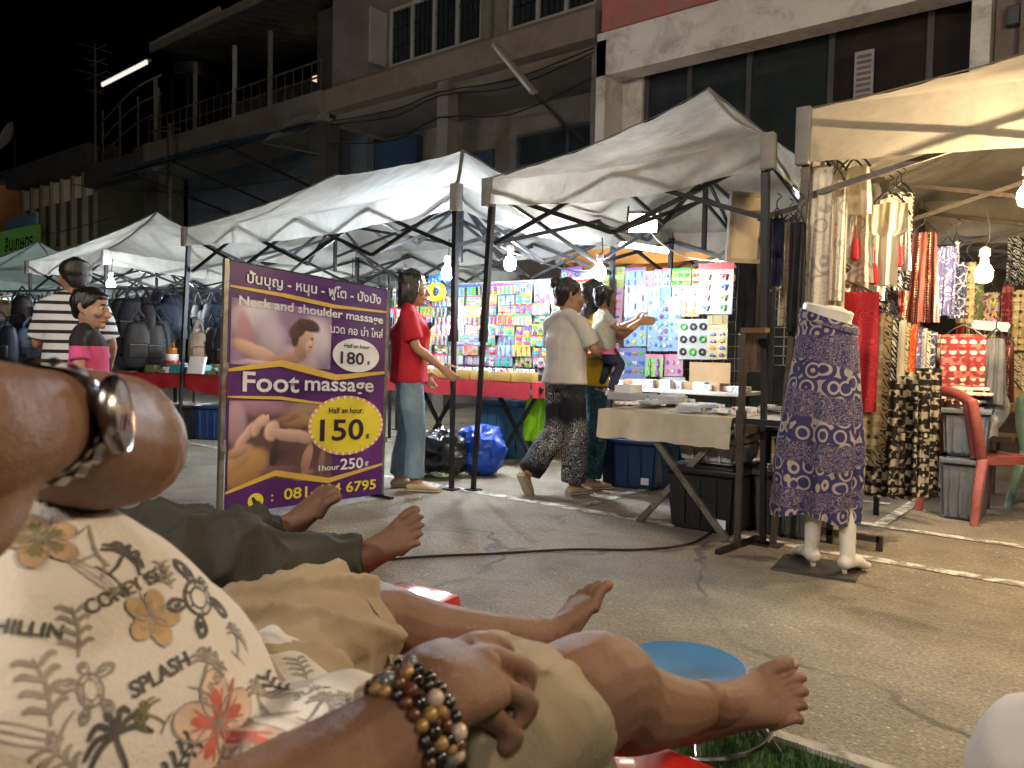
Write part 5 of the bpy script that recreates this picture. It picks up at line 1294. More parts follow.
# lower banded trousers
lw = [(872, 396, 905, 497, 4.55), (884, 392, 918, 499, 4.72), (898, 388, 930, 496, 4.95), (912, 384, 941, 494, 5.2)]
for i, (x0, y0, x1, y1, Y) in enumerate(lw):
    a = yp((x0+x1)/2, y0-16, Y); b_ = yp((x0+x1)/2, y1, Y); W_ = yp(x1, y0, Y).x-yp(x0, y0, Y).x
    garment('hanging_trousers', 'black trousers with cream bands low on the rail, %s from the front' % ORD[i], 'trousers', a.x, Y, a.z, b_.z, W_*1.05, F_['bw'], .02, False, .12, 'banded trousers hanging low', i*2.2)
for nm, lab, ct, x0, y0, x1, y1, Y, f, shp in [
 ('hanging_skirt', 'maroon skirt with pale elephant bands hung above the grey boxes', 'skirt', 941, 334, 986, 392, 5.6, 'maroon', None),
 ('hanging_jacket', 'slate grey jacket hanging right of the maroon skirt', 'jacket', 984, 338, 1008, 404, 5.65, 'slate', 'skirt'),
 ('hanging_jacket', 'dark maroon jacket hanging behind the slate one', 'jacket', 1000, 345, 1016, 402, 5.9, 'brown', 'skirt'),
 ('hanging_dress', 'green flowered dress at the back left of the clothes stall', 'dress', 968, 282, 984, 334, 7.0, 'green', None),
 ('hanging_dress', 'bright mixed print dress at the back of the clothes stall', 'dress', 984, 292, 1000, 340, 7.0, 'multi', None),
 ('hanging_dress', 'maroon banded dress at the back right of the clothes stall', 'dress', 1002, 285, 1014, 345, 6.9, 'maroon', None),
 ('hanging_dress', 'yellow banded dress at the back right edge', 'dress', 1013, 290, 1030, 350, 6.9, 'yellow', None),
 ('hanging_dress', 'black diamond print dress high at the back right', 'dress', 1008, 236, 1030, 285, 7.2, 'ikat', None),
 ('hanging_dress', 'pale lace dress low behind the maroon skirt', 'dress', 985, 345, 1012, 392, 6.9, 'grey', None),
 ('hanging_dress', 'orange dress beside the warm bulb', 'dress', 957, 300, 970, 345, 7.1, 'orange', None),
 ('hanging_dress', 'beige diamond print dress at the lower right edge', 'dress', 1010, 352, 1032, 400, 7.0, 'beige', None)]:
    a = yp((x0+x1)/2, y0, Y); b_ = yp((x0+x1)/2, y1, Y); W_ = yp(x1, y0, Y).x-yp(x0, y0, Y).x
    garment(nm, lab, ct, a.x, Y, a.z, b_.z, W_, F_[f], .014, True, 0, None, x0*.4, shape=shp)
a, b_ = yp(972, 320, 6.8), yp(1010, 332, 6.8)
mb = MB(); mb.box(((a.x+b_.x)/2, 6.8, (a.z+b_.z)/2), (b_.x-a.x, .03, .07), Matrix.Rotation(.1, 3, 'Y')); tag(mb.build('price_board', M['white_card']), 'white strip board hung under the warm bulb', 'board')
tub('lower grey storage box of the stack beside the banded trousers', tuple(yp(956, 519, 5.62)*V((1, 1, 0)) if False else (gp(957, 519)+V((.02, .12, 0)))), (.24, .36, .36), M['grey_plastic'], 0, sticker=False)
q = gp(957, 519)+V((.02, .12, .405)); tub('upper grey storage box of the stack beside the banded trousers', tuple(q), (.25, .37, .27), M['grey_plastic'], .05, sticker=False)
t = thing('folded_clothes', 'heap of folded clothes and hangers on the upper grey box', 'clothes', q+V((0, 0, .31)))
r_ = random.Random(3)
for i in range(7):
    mb = MB(); c_ = q+V((r_.uniform(-.05, .05), r_.uniform(-.08, .08), .325+i*.016))
    mb.box(c_, (.2, .26, .018), Matrix.Rotation(r_.uniform(-.4, .4), 3, 'Z'), .006); mb.build('folded_piece', [F_['bw'], F_['cream'], M['white_card'], F_['maroon'], F_['grey']][i % 5], t)
# mannequin
mg = gp(818, 569); t = thing('mannequin', 'white half mannequin on a flat plate at the tent corner', 'mannequin', mg)
mz = lambda p, z: V((p.x, p.y, z))
yaw = Matrix.Rotation(math.radians(20), 3, 'Z')
mb = MB(); mb.box(mg+V((0, 0, .008)), (.36, .30, .014), Matrix.Rotation(math.radians(8), 3, 'Z')); mb.build('base_plate', mat('plate_steel', (.10, .09, .08), .4, .5), t, False)
wc = yp(829, 318, mg.y)
mb = MB()
for s_, ft, (px, py) in ((-1, (-.13, -.10), (800, 556)), (1, (.12, -.17), (866, 571))):
    toe = gp(px-4 if s_ < 0 else px, py); 
    ank = yp(812 if s_ < 0 else 848, 540, mg.y-.03 if s_ > 0 else mg.y); ank.z = .11
    d = (V((toe.x, toe.y, 0))-V((ank.x, ank.y, 0)))
    if d.length > .22: d = d.normalized()*.22
    kn = V((ank.x*.7+wc.x*.3, mg.y, .5)); hp = V((wc.x+s_*.055, mg.y, .88))
    mb.loft([hp, kn, V((kn.x*.4+ank.x*.6, mg.y-.005, .3)), ank, ank+V((0, 0, -.03))], [.055, .045, .042, .034, .036], 16)
    a0 = V((ank.x, ank.y, .085)); mb.loft([a0-d*.15+V((0, 0, -.02)), a0+d*.35+V((0, 0, -.02)), V((ank.x, ank.y, .035))+d*.8, V((ank.x, ank.y, .03))+d*1.1], [(.034, .034), (.036, .032), (.04, .02), (.018, .012)], 14, side=(-d.y, d.x, 0))
    hs = MB(); hs.loft([a0-d*.15, V((ank.x, ank.y, .02))-d*.12], [.016, .012], 8); hs.build('heel', M['mannequin'], t)
mb.loft([V((wc.x, mg.y, .84)), V((wc.x, mg.y, 1.0)), V((wc.x, mg.y, wc.z))], [(.09, .06), (.10, .07), (.10, .075)], 20)
mb = remeshed(mb, .007, 5); mb.build('legs', M['mannequin'], t)
wa, wb_ = yp(803, 303, mg.y), yp(852, 325, mg.y)
mb = MB(); cc_ = (wa+wb_)/2; rt = Matrix.Rotation(math.radians(14), 3, 'Y')
mb.lathe([(.108, -.045), (.112, 0), (.112, .026), (.1, .034)], 28, cc_, rt @ Matrix.Diagonal((1.02, .78, 1)))
mb.build('waist_cap', M['mannequin'], t)
t2 = thing('elephant_trousers', 'purple wide trousers with beige elephant print worn by the mannequin', 'trousers', (wc.x, mg.y, .15))
mb = MB()
def tr(u, v):
    a = 2*PI*u; z = (wc.z+.005)*(1-v)+(.255+.02*math.sin(a*3))*v
    zt = z-.045*math.cos(a)*(1-v)**2*1.0
    w_ = .125+.075*min(1, v*1.5)-.01*v; d_ = .10+.06*min(1, v*1.8)
    fl = .012*v**.5*(math.sin(a*9+v*2)+.6*math.sin(a*15+2))*(.3+v)
    cx = wc.x-.035*v
    pinch = 0
    y = math.sin(a)*(d_+fl)
    if v > .42: # legs part
        pinch = (v-.42)*.55*math.exp(-(math.cos(a)/.22)**2)
        y *= 1-pinch*.8
    return V((cx+math.cos(a)*(w_+fl), mg.y+y, zt))
mb.grid(tr, 72, 44, True); mb.build('cloth', F_['purple'], t2, angle=80)
mb = MB(); mb.grid(lambda u, v: tr(u, v*.045)*1+V((math.cos(2*PI*u)*.006, math.sin(2*PI*u)*.006, 0)), 72, 3, True); mb.build('waistband', F_['purple'], t2)

# ------------------------------------------------------------------ chairs, stool, cable
def mono_chair(label, c, rz, m, arms=False):
    t = thing('plastic_chair', label, 'chair', c, rz); R_ = WM[t]; X = lambda x, y, z: R_ @ V((x, y, z))
    mb = MB(); mb.grid(lambda u, v: X((u-.5)*(.42-.04*v), (.5-v)*.42, .41-.018*math.sin(PI*u)*math.sin(PI*v)-.02*(1-v)**6), 12, 10)
    mb.grid(lambda u, v: X((u-.5)*(.42-.04*v), (.5-v)*.42, .40-.018*math.sin(PI*u)*math.sin(PI*v)-.02*(1-v)**6), 12, 10)
    for s_ in (-1, 1): mb.bar(X(s_*.2, .2, .39), X(s_*.185, -.2, .39), .025, .05)
    mb.bar(X(-.2, .205, .385), X(.2, .205, .385), .02, .05); mb.build('seat', m, t)
    mb = MB()
    for q in range(5):
        u = -.13+.065*q; mb.loft([X(u*.95, -.205, .40), X(u, -.25, .6), X(u*1.02, -.29, .75)], [(.024, .008)]*3, 8, side=R_.to_3x3() @ V((1, 0, 0)), cap=0)
    mb.loft([X(-.19, -.27, .73), X(-.1, -.305, .79), X(0, -.315, .805), X(.1, -.305, .79), X(.19, -.27, .73)], [(.012, .035)]*5, 10, side=R_.to_3x3() @ V((0, 1, 0)))
    for s_ in (-1, 1): mb.loft([X(s_*.185, -.2, .40), X(s_*.2, -.25, .58), X(s_*.185, -.285, .76)], [(.028, .014)]*3, 8)
    mb.build('backrest', m, t)
    for sx in (-1, 1):
        for sy in (-1, 1):
            mb = MB(); mb.loft([X(sx*.185, sy*.19, .40), X(sx*.215, sy*.225-.02*(sy < 0), .2), X(sx*.235, sy*.25-.03*(sy < 0), .0)], [(.034, .022), (.028, .019), (.024, .017)], 8, cap=0); mb.build('leg', m, t)
    return t
cb = gp(962, 517); face = math.radians(38.2-90+12)
mono_chair('red plastic chair at the right edge beside the grey boxes', V((cb.x, cb.y, 0))+V((math.cos(math.radians(45)), math.sin(math.radians(45)), 0))*.14, face, M['red_plastic'])
mono_chair('pale green plastic chair half hidden behind the red chair', V((cb.x+.52, cb.y+.75, 0)), face+.3, M['teal_plastic'])
t = thing('garment_bag', 'clear plastic bag hung over the back of the red chair', 'bag', V((cb.x+.12, cb.y+.2, .5)))
mb = MB(); c_ = V((cb.x+.10, cb.y+.16, .66)); mb.grid(lambda u, v: c_+V((.12*math.cos(2*PI*u)*(.5+.5*math.sin(PI*min(1, v+.2))), .12*math.sin(2*PI*u)*(.5+.5*v), .12-.26*v+.01*math.sin(u*30))), 30, 10, True); mb.build('body', M['clear_plastic'], t)
q = gp(1005, 440); t = thing('wooden_bench', 'low wooden bench with folded cloths right of the red chair', 'bench', (q.x, 7.0, 0))
bx = yp(1000, 400, 6.6).x
mb = MB(); mb.box((bx+.4, 6.6, .45), (1.0, .4, .04), None, .006); mb.build('top', mat('bench_wood', (.22, .12, .06), .6, 0, .3, 3), t)
for x in (bx-.05, bx+.85):
    for y in (6.44, 6.76):
        mb = MB(); mb.bar((x, y, 0), (x, y, .43), .05); mb.build('leg', M['wood'], t, False)
t = thing('woven_bag', 'small round woven straw bag above the bench', 'bag', yp(1008, 398, 6.45)); p = yp(1008, 400, 6.45)
mb = MB(); mb.ball(p, (.12, .05, .1), 20, 12); mb.build('body', mat('straw', (.42, .28, .12), .8, 0, .35, 30, .8, 60), t)
mb = MB(); mb.tube([p+V((-.08, 0, .07)), p+V((0, 0, .16)), p+V((.08, 0, .07))], .008, 6); mb.build('handle', M['wood'], t)
# blue stool
sp = dp(684, 666, 1.86); t = thing('round_stool', 'blue topped round metal stool on the edge of the grass', 'stool', (sp.x, sp.y, 0))
mb = MB(); mb.lathe([(.0, .0), (.12, .0), (.135, .004), (.145, .013), (.147, .022), (.142, .028), (.13, .026), (.05, .021), (.0, .021)], 40, (sp.x, sp.y, sp.z-.02)); mb.build('seat', mat('stool_blue', (.04, .16, .36), .22, 0, .12, 6, .04, 60, coat=.4), t)
mb = MB(); mb.grid(lambda u, v: V((sp.x, sp.y, sp.z-.003))+V(((.146+.006*math.cos(2*PI*v))*math.cos(2*PI*u), (.146+.006*math.cos(2*PI*v))*math.sin(2*PI*u), .006*math.sin(2*PI*v))), 40, 8); mb.build('rim', mat('stool_rim', (.20, .38, .58), .25), t)
for i in range(4):
    a = math.radians(36+90*i); d = V((math.cos(a), math.sin(a), 0))
    mb = MB(); mb.tube([V((sp.x, sp.y, sp.z-.025))+d*.10, V((sp.x, sp.y, sp.z-.08))+d*.14, V((sp.x, sp.y, .02))+d*.25], .0095, 10); mb.build('leg', M['chrome'], t)
    if i == 0: pass
mb = MB(); mb.grid(lambda u, v: V((sp.x, sp.y, .13))+V(((.205+.006*math.cos(2*PI*v))*math.cos(2*PI*u), (.205+.006*math.cos(2*PI*v))*math.sin(2*PI*u), .006*math.sin(2*PI*v))), 36, 6); mb.build('ring', M['chrome'], t)
# cable over the asphalt
pts = [gp(150, 578), gp(300, 570), gp(415, 559), gp(500, 555), gp(570, 551), gp(640, 551), gp(690, 545), gp(715, 532), gp(728, 536)]
mb = MB(); mb.tube([V((p.x, p.y, .008)) for p in pts], .0065, 6, 5); tag(mb.build('power_cable', M['cable']), 'black power cable snaking across the asphalt to the middle tent', 'cable')

# ------------------------------------------------------------------ people
SK = dict(thai=skin('skin_thai', (.40, .22, .135), s=14), pale=skin('skin_light', (.50, .31, .21), s=14), tan=skin('skin_tanned', (.158, .083, .052), s=24), dark=skin('skin_brown', (.15, .078, .049), s=24))
hair_m = mat('black_hair', (.010, .008, .007), .38, 0, .3, 40, .6, 160)
eye_w = mat('eye_white', (.6, .58, .55), .3, 0, .03); eye_d = mat('eye_dark', (.012, .009, .008), .2, 0, .03); lip_m = mat('lips', (.30, .10, .085), .45, 0, .1)
brow_m = mat('brow_hair', (.015, .011, .009), .7)
def hand_shapes(mb, w, dirn, palm_n, L=.17, curl=.5, thumb=1, spread=.0, fr=.0085):
    """palm and five fingers; dirn along the hand, palm_n out of the palm"""
    w, d, n = V(w), V(dirn).normalized(), V(palm_n); n = (n-d*n.dot(d)).normalized(); s = d.cross(n)*thumb
    k = L/.18
    mb.loft([w-d*.015, w+d*.03*k, w+d*.085*k], [(.028*k, .020*k), (.036*k, .019*k), (.040*k, .015*k)], 12, side=s)
    for i, (o, ln) in enumerate(((.029, .072), (.0095, .080), (-.0105, .074), (-.029, .058))):
        a = w+d*.080*k+s*o*k; dd = (d+s*(o*6*spread)).normalized()
        p1 = a+dd*.034*k*(ln/.075); c = curl
        d1 = (dd*math.cos(c*1.1)+n*math.sin(c*1.1)); p2 = p1+d1*ln*.42*k; d2 = (dd*math.cos(c*2.0)+n*math.sin(c*2.0)); p3 = p2+d2*ln*.32*k
        mb.loft([a, p1, p2, p3], [fr*k*1.12, fr*k*1.05, fr*k*.98, fr*k*.8], 8, sub=2)
    a = w+d*.02*k+s*.026*k; t1 = a+(d*.5+s*.75+n*.25).normalized()*.042*k; t2 = t1+(d*.9+s*.30+n*.35).normalized()*.036*k; t3 = t2+(d+n*.3).normalized()*.022*k
    mb.loft([a, t1, t2, t3], [.014*k, .0115*k, .0105*k, .008*k], 8, sub=2)
def foot_shapes(mb, heel, dirn, up, lat, L=.245, tz=0.0, detail=True, leg=None, curl=0.0):
    """bare foot: heel bottom, toe direction, up (dorsum), lateral (little toe side)"""
    h, d, u, l = V(heel), V(dirn).normalized(), V(up), V(lat); u = (u-d*u.dot(d)).normalized(); l = l.normalized()
    k = L/.245; X = lambda a, b_, c: h+d*(a*k)+u*(b_*k)+l*(c*k)
    mb.loft([X(.012, .033, 0), X(.05, .036, .002), X(.10, .036, .004), X(.15, .026, .004), X(.182, .018, .003)], [(.030*k, .032*k), (.032*k, .036*k), (.035*k, .033*k), (.043*k, .023*k), (.043*k, .015*k)], 16, side=l)
    mb.loft([X(.035, .10, 0), X(.06, .066, 0), X(.11, .046, -.002), X(.16, .028, -.004)], [(.030*k, .036*k), (.032*k, .034*k), (.030*k, .022*k), (.03*k, .012*k)], 14, side=l)
    for i, (o, st, ln, r) in enumerate(((-.033, .180, .058, .0140), (-.008, .190, .048, .0088), (.0115, .186, .043, .0083), (.029, .177, .038, .0080), (.0445, .164, .033, .0078))):
        q = [X(st-.02, .018, o*.95), X(st+ln*.35, .020+.004, o), X(st+ln*.75, .014+.004*(i > 0)-curl*.01, o*1.03), X(st+ln-r*.4, .010-curl*.02, o*1.04)]
        mb.loft(q, [(r*1.0*k, r*.95*k), (r*.92*k, r*.9*k), (r*1.06*k, r*.95*k), (r*.85*k, r*.72*k)], 10, side=l, sub=3)
def head_shapes(mb, c, fw, rt, up, s=1.0):
    c = V(c); X = lambda a, b_, z: c+rt*(a*s)+fw*(b_*s)+up*(z*s)
    mb.loft([X(0, .01, -.105), X(0, .018, -.085), X(0, .012, -.05), X(0, 0, .0), X(0, -.008, .05), X(0, -.012, .09), X(0, -.012, .108)],
            [(.026*s, .030*s), (.046*s, .058*s), (.062*s, .080*s), (.072*s, .092*s), (.074*s, .094*s), (.055*s, .07*s), (.02*s, .03*s)], 20, side=rt, sub=3, cap=.5)
    mb.loft([X(0, .088, .012), X(0, .100, -.012), X(0, .112, -.032), X(0, .096, -.042)], [.010*s, .011*s, .0135*s, .010*s], 8, side=rt)       # nose
    for q in (-1, 1): mb.loft([X(q*.012, .098, -.034), X(q*.017, .094, -.036)], [.008*s, .007*s], 8)
    mb.loft([X(-.022, .084, -.062), X(0, .095, -.062), X(.022, .084, -.062)], [.008*s, .011*s, .008*s], 8)
    mb.ball(X(0, .075, -.094), .02*s)
    for q in (-1, 1):
        mb.ball(X(q*.042, .062, -.022), .026*s)
        mb.loft([X(q*.072, -.012, .02), X(q*.082, -.022, .012), X(q*.080, -.018, -.012), X(q*.072, -.006, -.03)], [(.007*s, .01*s), (.007*s, .016*s), (.007*s, .014*s), (.006*s, .008*s)], 8, side=fw)
def face_parts(t, c, fw, rt, up, s=1.0):
    X = lambda a, b_, z: c+rt*(a*s)+fw*(b_*s)+up*(z*s)
    for q in (-1, 1):
        mb = MB(); mb.ball(X(q*.031, .0745, .008), (.0125*s, .0125*s, .0085*s), 12, 8); eo = mb.build('eye', eye_w, t)
        mb = MB(); mb.ball(X(q*.032, .0825, .008), (.0075*s, .0065*s, .0072*s), 10, 6); mb.build('iris', eye_d, eo)
        mb = MB(); mb.loft([X(q*.014, .091, .027), X(q*.032, .089, .033), X(q*.048, .078, .027)], [.003*s, .0042*s, .002*s], 6); mb.build('eyebrow', brow_m, t)
    mb = MB(); mb.loft([X(-.02, .088, -.062), X(0, .1035, -.062), X(.02, .088, -.062)], [.004*s, .0065*s, .004*s], 8, sub=3); mb.build('mouth', lip_m, t)
def hair_cap(c, fw, rt, up, s, style):
    X = lambda a, b_, z: c+rt*(a*s)+fw*(b_*s)+up*(z*s)
    mb = MB()
    g = {'short': .008, 'buzz': .005, 'bob': .012, 'bun': .004, 'pigtails': .006}[style]
    mb.loft([X(0, -.066, -.058), X(0, -.052, -.02), X(0, -.030, .03), X(0, -.017, .068), X(0, -.012, .095), X(0, -.012, .112+g)],
            [(.050*s, .022*s), ((.066+g)*s, (.040+g)*s), ((.074+g)*s, (.068+g)*s), ((.073+g)*s, (.083+g)*s), ((.056+g)*s, (.072+g)*s), (.02*s, .03*s)], 22, side=rt, cap=.5)
    mb.ball(X(0, -.022, .035), ((.078+g*.5)*s, .093*s, .084*s), 18, 12)
    if style != 'buzz':
        for q in (-1, 1): mb.loft([X(q*.050, .045, .075), X(q*.068, .02, .05), X(q*.073, -.01, .02)], [(.014*s, .022*s), (.012*s, .030*s), (.010*s, .03*s)], 10, side=rt)
    if style == 'short': mb.loft([X(-.045, .058, .074), X(0, .076, .072), X(.045, .058, .074)], [.016*s, .017*s, .016*s], 10)
    if style == 'bob':
        mb.loft([X(0, -.058, -.13), X(0, -.058, -.08), X(0, -.045, -.02), X(0, -.03, .03)], [(.070*s, .032*s), (.086*s, .046*s), (.090*s, .060*s), (.086*s, .076*s)], 18, side=rt, cap=.5)
        for q in (-1, 1): mb.loft([X(q*.070, .012, .05), X(q*.080, .006, 0), X(q*.080, -.002, -.05), X(q*.076, -.012, -.105)], [(.012*s, .034*s), (.013*s, .040*s), (.013*s, .040*s), (.010*s, .030*s)], 12, side=rt)
    if style == 'bun': mb.ball(X(-.01, -.085, .085), (.042*s, .042*s, .040*s)); mb.loft([X(-.068, -.01, .0), X(-.072, -.02, -.06)], [.008*s, .004*s], 8)
    if style == 'pigtails':
        for q in (-1, 1): mb.loft([X(q*.07, -.03, .07), X(q*.105, -.03, .072), X(q*.122, -.02, .0), X(q*.112, -.01, -.08)], [.018*s, .028*s, .026*s, .006*s], 10)
    mb = remeshed(mb, .006*max(s, .8), 2, .006 if style != 'buzz' else .001, 45, (1, 1, .35))
    return mb
def person(label, loc, rz, H, P, sk, top, bottom, hair, shoes=None, fat=1.0, group=None, bust=0, vox=.0075, extra=None):
    """P: joint overrides in a 1.7 m frame, +y forward, +x right, z up"""
    t = thing('person', label, 'person', loc, rz, group); k = H/1.7; R_ = WM[t]; R3 = R_.to_3x3()
    W = lambda p: R_ @ (V(p)*k)
    J = dict(pelvis=(0, 0, .92), waist=(0, .005, 1.08), chest=(0, .01, 1.26), sh=(0, -.005, 1.40), neck=(0, -.005, 1.455), head=(0, .02, 1.595),
             hipR=(.085, 0, .90), kneeR=(.095, .02, .49), ankR=(.095, -.015, .085), toeR=(.05, 1, 0), hipL=(-.085, 0, .90), kneeL=(-.095, .02, .49), ankL=(-.095, -.015, .085), toeL=(-.05, 1, 0),
             shR=(.168, -.01, 1.372), elR=(.225, -.03, 1.11), wrR=(.23, .05, .88), shL=(-.168, -.01, 1.372), elL=(-.225, -.03, 1.11), wrL=(-.23, .05, .88), face=0.0, tilt=0.0, curl=.5, upR=(0, 0, 1), upL=(0, 0, 1))
    J.update(P); f = fat
    fw = Matrix.Rotation(J['face'], 3, 'Z') @ V((0, 1, 0)); fw = (fw+V((0, 0, J['tilt']))).normalized(); fw = R3 @ fw; up = (R3 @ V((0, 0, 1))); rt = fw.cross(up).normalized(); up = rt.cross(fw)
    hc = W(J['head'])
    side = R3 @ V((1, 0, 0))
    mb = MB(); hs = 1.06*(k**.42) if H < 1.45 else 1.06
    head_shapes(mb, hc, fw, rt, up, hs)
    mb.loft([W(J['sh']), W(J['neck']), hc-up*.05*hs-fw*.012], [(.075*k, .055*k), (.056*k, .054*k), (.052*k, .056*k)], 14, side=side)
    mb.loft([W(J['pelvis']), W(J['waist']), W(J['chest']), W(J['sh'])], [(.160*k*f, .115*k*f), (.135*k*f, .100*k*f), (.150*k*f, .105*k*f), (.13*k, .07*k)], 16, side=side)
    for s_ in 'RL':
        mb.loft([W(J['sh'+s_]), W(V(J['sh'+s_]).lerp(V(J['el'+s_]), .45)), W(J['el'+s_]), W(V(J['el'+s_]).lerp(V(J['wr'+s_]), .35)), W(J['wr'+s_])], [.048*k*f, .044*k*f, .036*k, .038*k, .025*k], 12)
        d = W(J['wr'+s_])-W(J['el'+s_]); inn = R3 @ V((-1 if s_ == 'R' else 1, .2, 0))
        hand_shapes(mb, W(J['wr'+s_])+d.normalized()*.012*k, J.get('hd'+s_) and R3 @ V(J['hd'+s_]) or d, J.get('pn'+s_) and R3 @ V(J['pn'+s_]) or inn, .175*k, J['curl'], 1 if s_ == 'R' else -1)
        mb.loft([W(J['hip'+s_]), W(V(J['hip'+s_]).lerp(V(J['knee'+s_]), .5)), W(J['knee'+s_]), W(V(J['knee'+s_]).lerp(V(J['ank'+s_]), .3)), W(J['ank'+s_])], [.085*k*f, .070*k*f, .052*k, .052*k, .034*k], 14)
        a = W(J['ank'+s_]); d = R3 @ V(J['toe'+s_]).normalized(); uu = R3 @ V(J['up'+s_]); uu = (uu-d*uu.dot(d)).normalized(); lat = d.cross(uu)*(1 if s_ == 'R' else -1)
        foot_shapes(mb, a-uu*.078*k-d*.045*k, d, uu, lat, .24*k)
    mb = remeshed(mb, vox*max(.75, k), 4); mb.build('body', sk, t, angle=180)
    face_parts(t, hc, fw, rt, up, hs)
    hair_cap(hc, fw, rt, up, hs, hair).build('hair', hair_m, t, angle=180)
    # top
    m, sl, hem, loose = top
    mb = MB(); ez = .012
    ws = J['waist']; hb = V(J['pelvis'])+V((0, 0, hem))
    mb.loft([W(hb), W(ws), W(J['chest']), W(V(J['chest']).lerp(V(J['sh']), .6)), W(V(J['sh'])+V((0, 0, .028)))], [(.172*k*f*loose, .128*k*f*loose), (.155*k*f*loose, .122*k*f*loose), (.165*k*f, .125*k*f+bust*.5), (.165*k*f, .10*k), (.085*k, .062*k)], 20, side=side, cap=.15)
    if bust:
        for q in (-1, 1): mb.ball(W(V(J['chest'])+V((q*.07, .085, -.01))), .07*k)
    mb.loft([W(V(J['shR'])+V((-.01, 0, .008))), W(V(J['sh'])+V((.07, -.005, .028))), W(V(J['sh'])+V((0, -.012, .040))), W(V(J['sh'])+V((-.07, -.005, .028))), W(V(J['shL'])+V((.01, 0, .008)))], [.050*k, .056*k, .052*k, .056*k, .050*k], 14)
    for s_ in 'RL':
        a, b_ = V(J['sh'+s_]), V(J['el'+s_]); e = a.lerp(b_, sl)
        mb.loft([W(a.lerp(V(J['sh']), .45)), W(a), W(a.lerp(e, .5)), W(e)], [.050*k, .056*k*f, .060*k*f, .066*k*f], 14, cap=.1)
    mb = remeshed(mb, .008, 3, .010, 9, (1, 1, .7), H*7); mb.build('shirt', m, t, angle=180)
    # trousers
    m, cuff, lo = bottom
    mb = MB()
    mb.loft([W(V(J['pelvis'])-V((0, 0, .05))), W(J['pelvis']), W(V(J['pelvis']).lerp(V(J['waist']), .55))], [(.165*k*f, .125*k*f), (.172*k*f, .128*k*f), (.150*k*f, .115*k*f)], 18, side=side, cap=.3)
    for s_ in 'RL':
        h_, n_, a_ = V(J['hip'+s_]), V(J['knee'+s_]), V(J['ank'+s_])
        pts = [h_, h_.lerp(n_, .5), n_, n_.lerp(a_, .5), n_.lerp(a_, .94)]
        rr = [.098*f, .084*f, .064*lo[0], .064*lo[1], .060*lo[2]]
        nn_ = 5
        if cuff < 1: 
            pts = [h_, h_.lerp(n_, .5), h_.lerp(n_, 1.0).lerp(a_, max(0, cuff))]; rr = rr[:2]+[.075]
        mb.loft([W(p) for p in pts], [r*k for r in rr], 16, cap=.08)
    mb = remeshed(mb, .008, 3, .010, 9, (1, 1, .6), H*3); mb.build('trousers', m, t, angle=180)
    if shoes:
        for s_ in 'RL':
            a = W(J['ank'+s_]); d = R3 @ V(J['toe'+s_]).normalized(); uu = R3 @ V(J['up'+s_]); uu = (uu-d*uu.dot(d)).normalized(); lat = d.cross(uu)*(1 if s_ == 'R' else -1)
            h0 = a-uu*.080*k-d*.055*k; X = lambda x, y, z: h0+d*x*k+uu*y*k+lat*z*k
            mb = MB(); mb.loft([X(.01, .028, 0), X(.06, .034, 0), X(.12, .034, 0), X(.19, .026, 0), X(.25, .018, 0)], [(.036*k, .03*k), (.040*k, .036*k), (.045*k, .034*k), (.050*k, .027*k), (.036*k, .018*k)], 16, side=lat)
            mb = remeshed(mb, .006, 3); so_ = mb.build('shoe', shoes[0], t, angle=180)
            mb = MB(); mb.loft([X(.0, .004, 0), X(.06, .004, 0), X(.19, .004, 0), X(.262, .006, 0)], [(.040*k, .010), (.042*k, .010), (.054*k, .010), (.036*k, .010)], 16, side=lat, cap=.3); mb.build('sole', shoes[1], so_)
    if extra: extra(t, W, R3, k)
    return t
denim = fabric('worn_denim', 'plain', (.10, .16, .23), (.22, .31, .40), s=5); redtee = fabric('red_tee_cloth', 'plain', (.36, .012, .022), (.47, .022, .035), s=4)
greytee = fabric('grey_tee_cloth', 'plain', (.38, .35, .33), (.50, .47, .44), s=5); scribble = fabric('black_scribble_print', 'scribble', (.010, .011, .016), (.50, .51, .53), s=7)
beige_shoe = mat('beige_shoe', (.42, .32, .22), .6); sole_m = mat('shoe_sole', (.40, .34, .27), .7)
yaw_to = lambda wx, wy: math.atan2(-wx, wy)
# camera right in the world is R0, away is HF
def head_dir(xr, aw): v_ = R0*xr+HF*aw; return math.atan2(-v_.x, v_.y)
g = gp(407, 489)
def logo(t, W, R3, k):
    mb = MB(); c_ = W((.055, .135, 1.29)); n_ = R3 @ V((.25, 1, .1)); 
    mb.loft([W((.03, .150, 1.325)), W((.06, .152, 1.29)), W((.085, .140, 1.25))], [(.022, .005), (.032, .005), (.012, .005)], 8); mb.build('shirt_print', fabric('navy_print', 'plain', (.02, .02, .06), (.05, .04, .1)), t)
person('woman with bobbed black hair in a red tee and blue jeans standing beside the banner', (g.x, g.y, 0), head_dir(1, .12), 1.53,
       dict(elR=(.20, .06, 1.13), wrR=(.19, .25, .98), shR=(.165, -.01, 1.37), elL=(-.21, .0, 1.12), wrL=(-.2, .12, .93), toeR=(.25, 1, 0), toeL=(-.1, 1, 0), ankR=(.10, .06, .085), kneeR=(.1, .06, .49), ankL=(-.09, -.07, .085), kneeL=(-.09, -.01, .49), tilt=-.05),
       SK['thai'], (redtee, .75, -.06, 1.06), (denim, 1, (1.15, 1.2, 1.25)), 'bob', (beige_shoe, sole_m), fat=1.12, bust=.03, extra=logo)
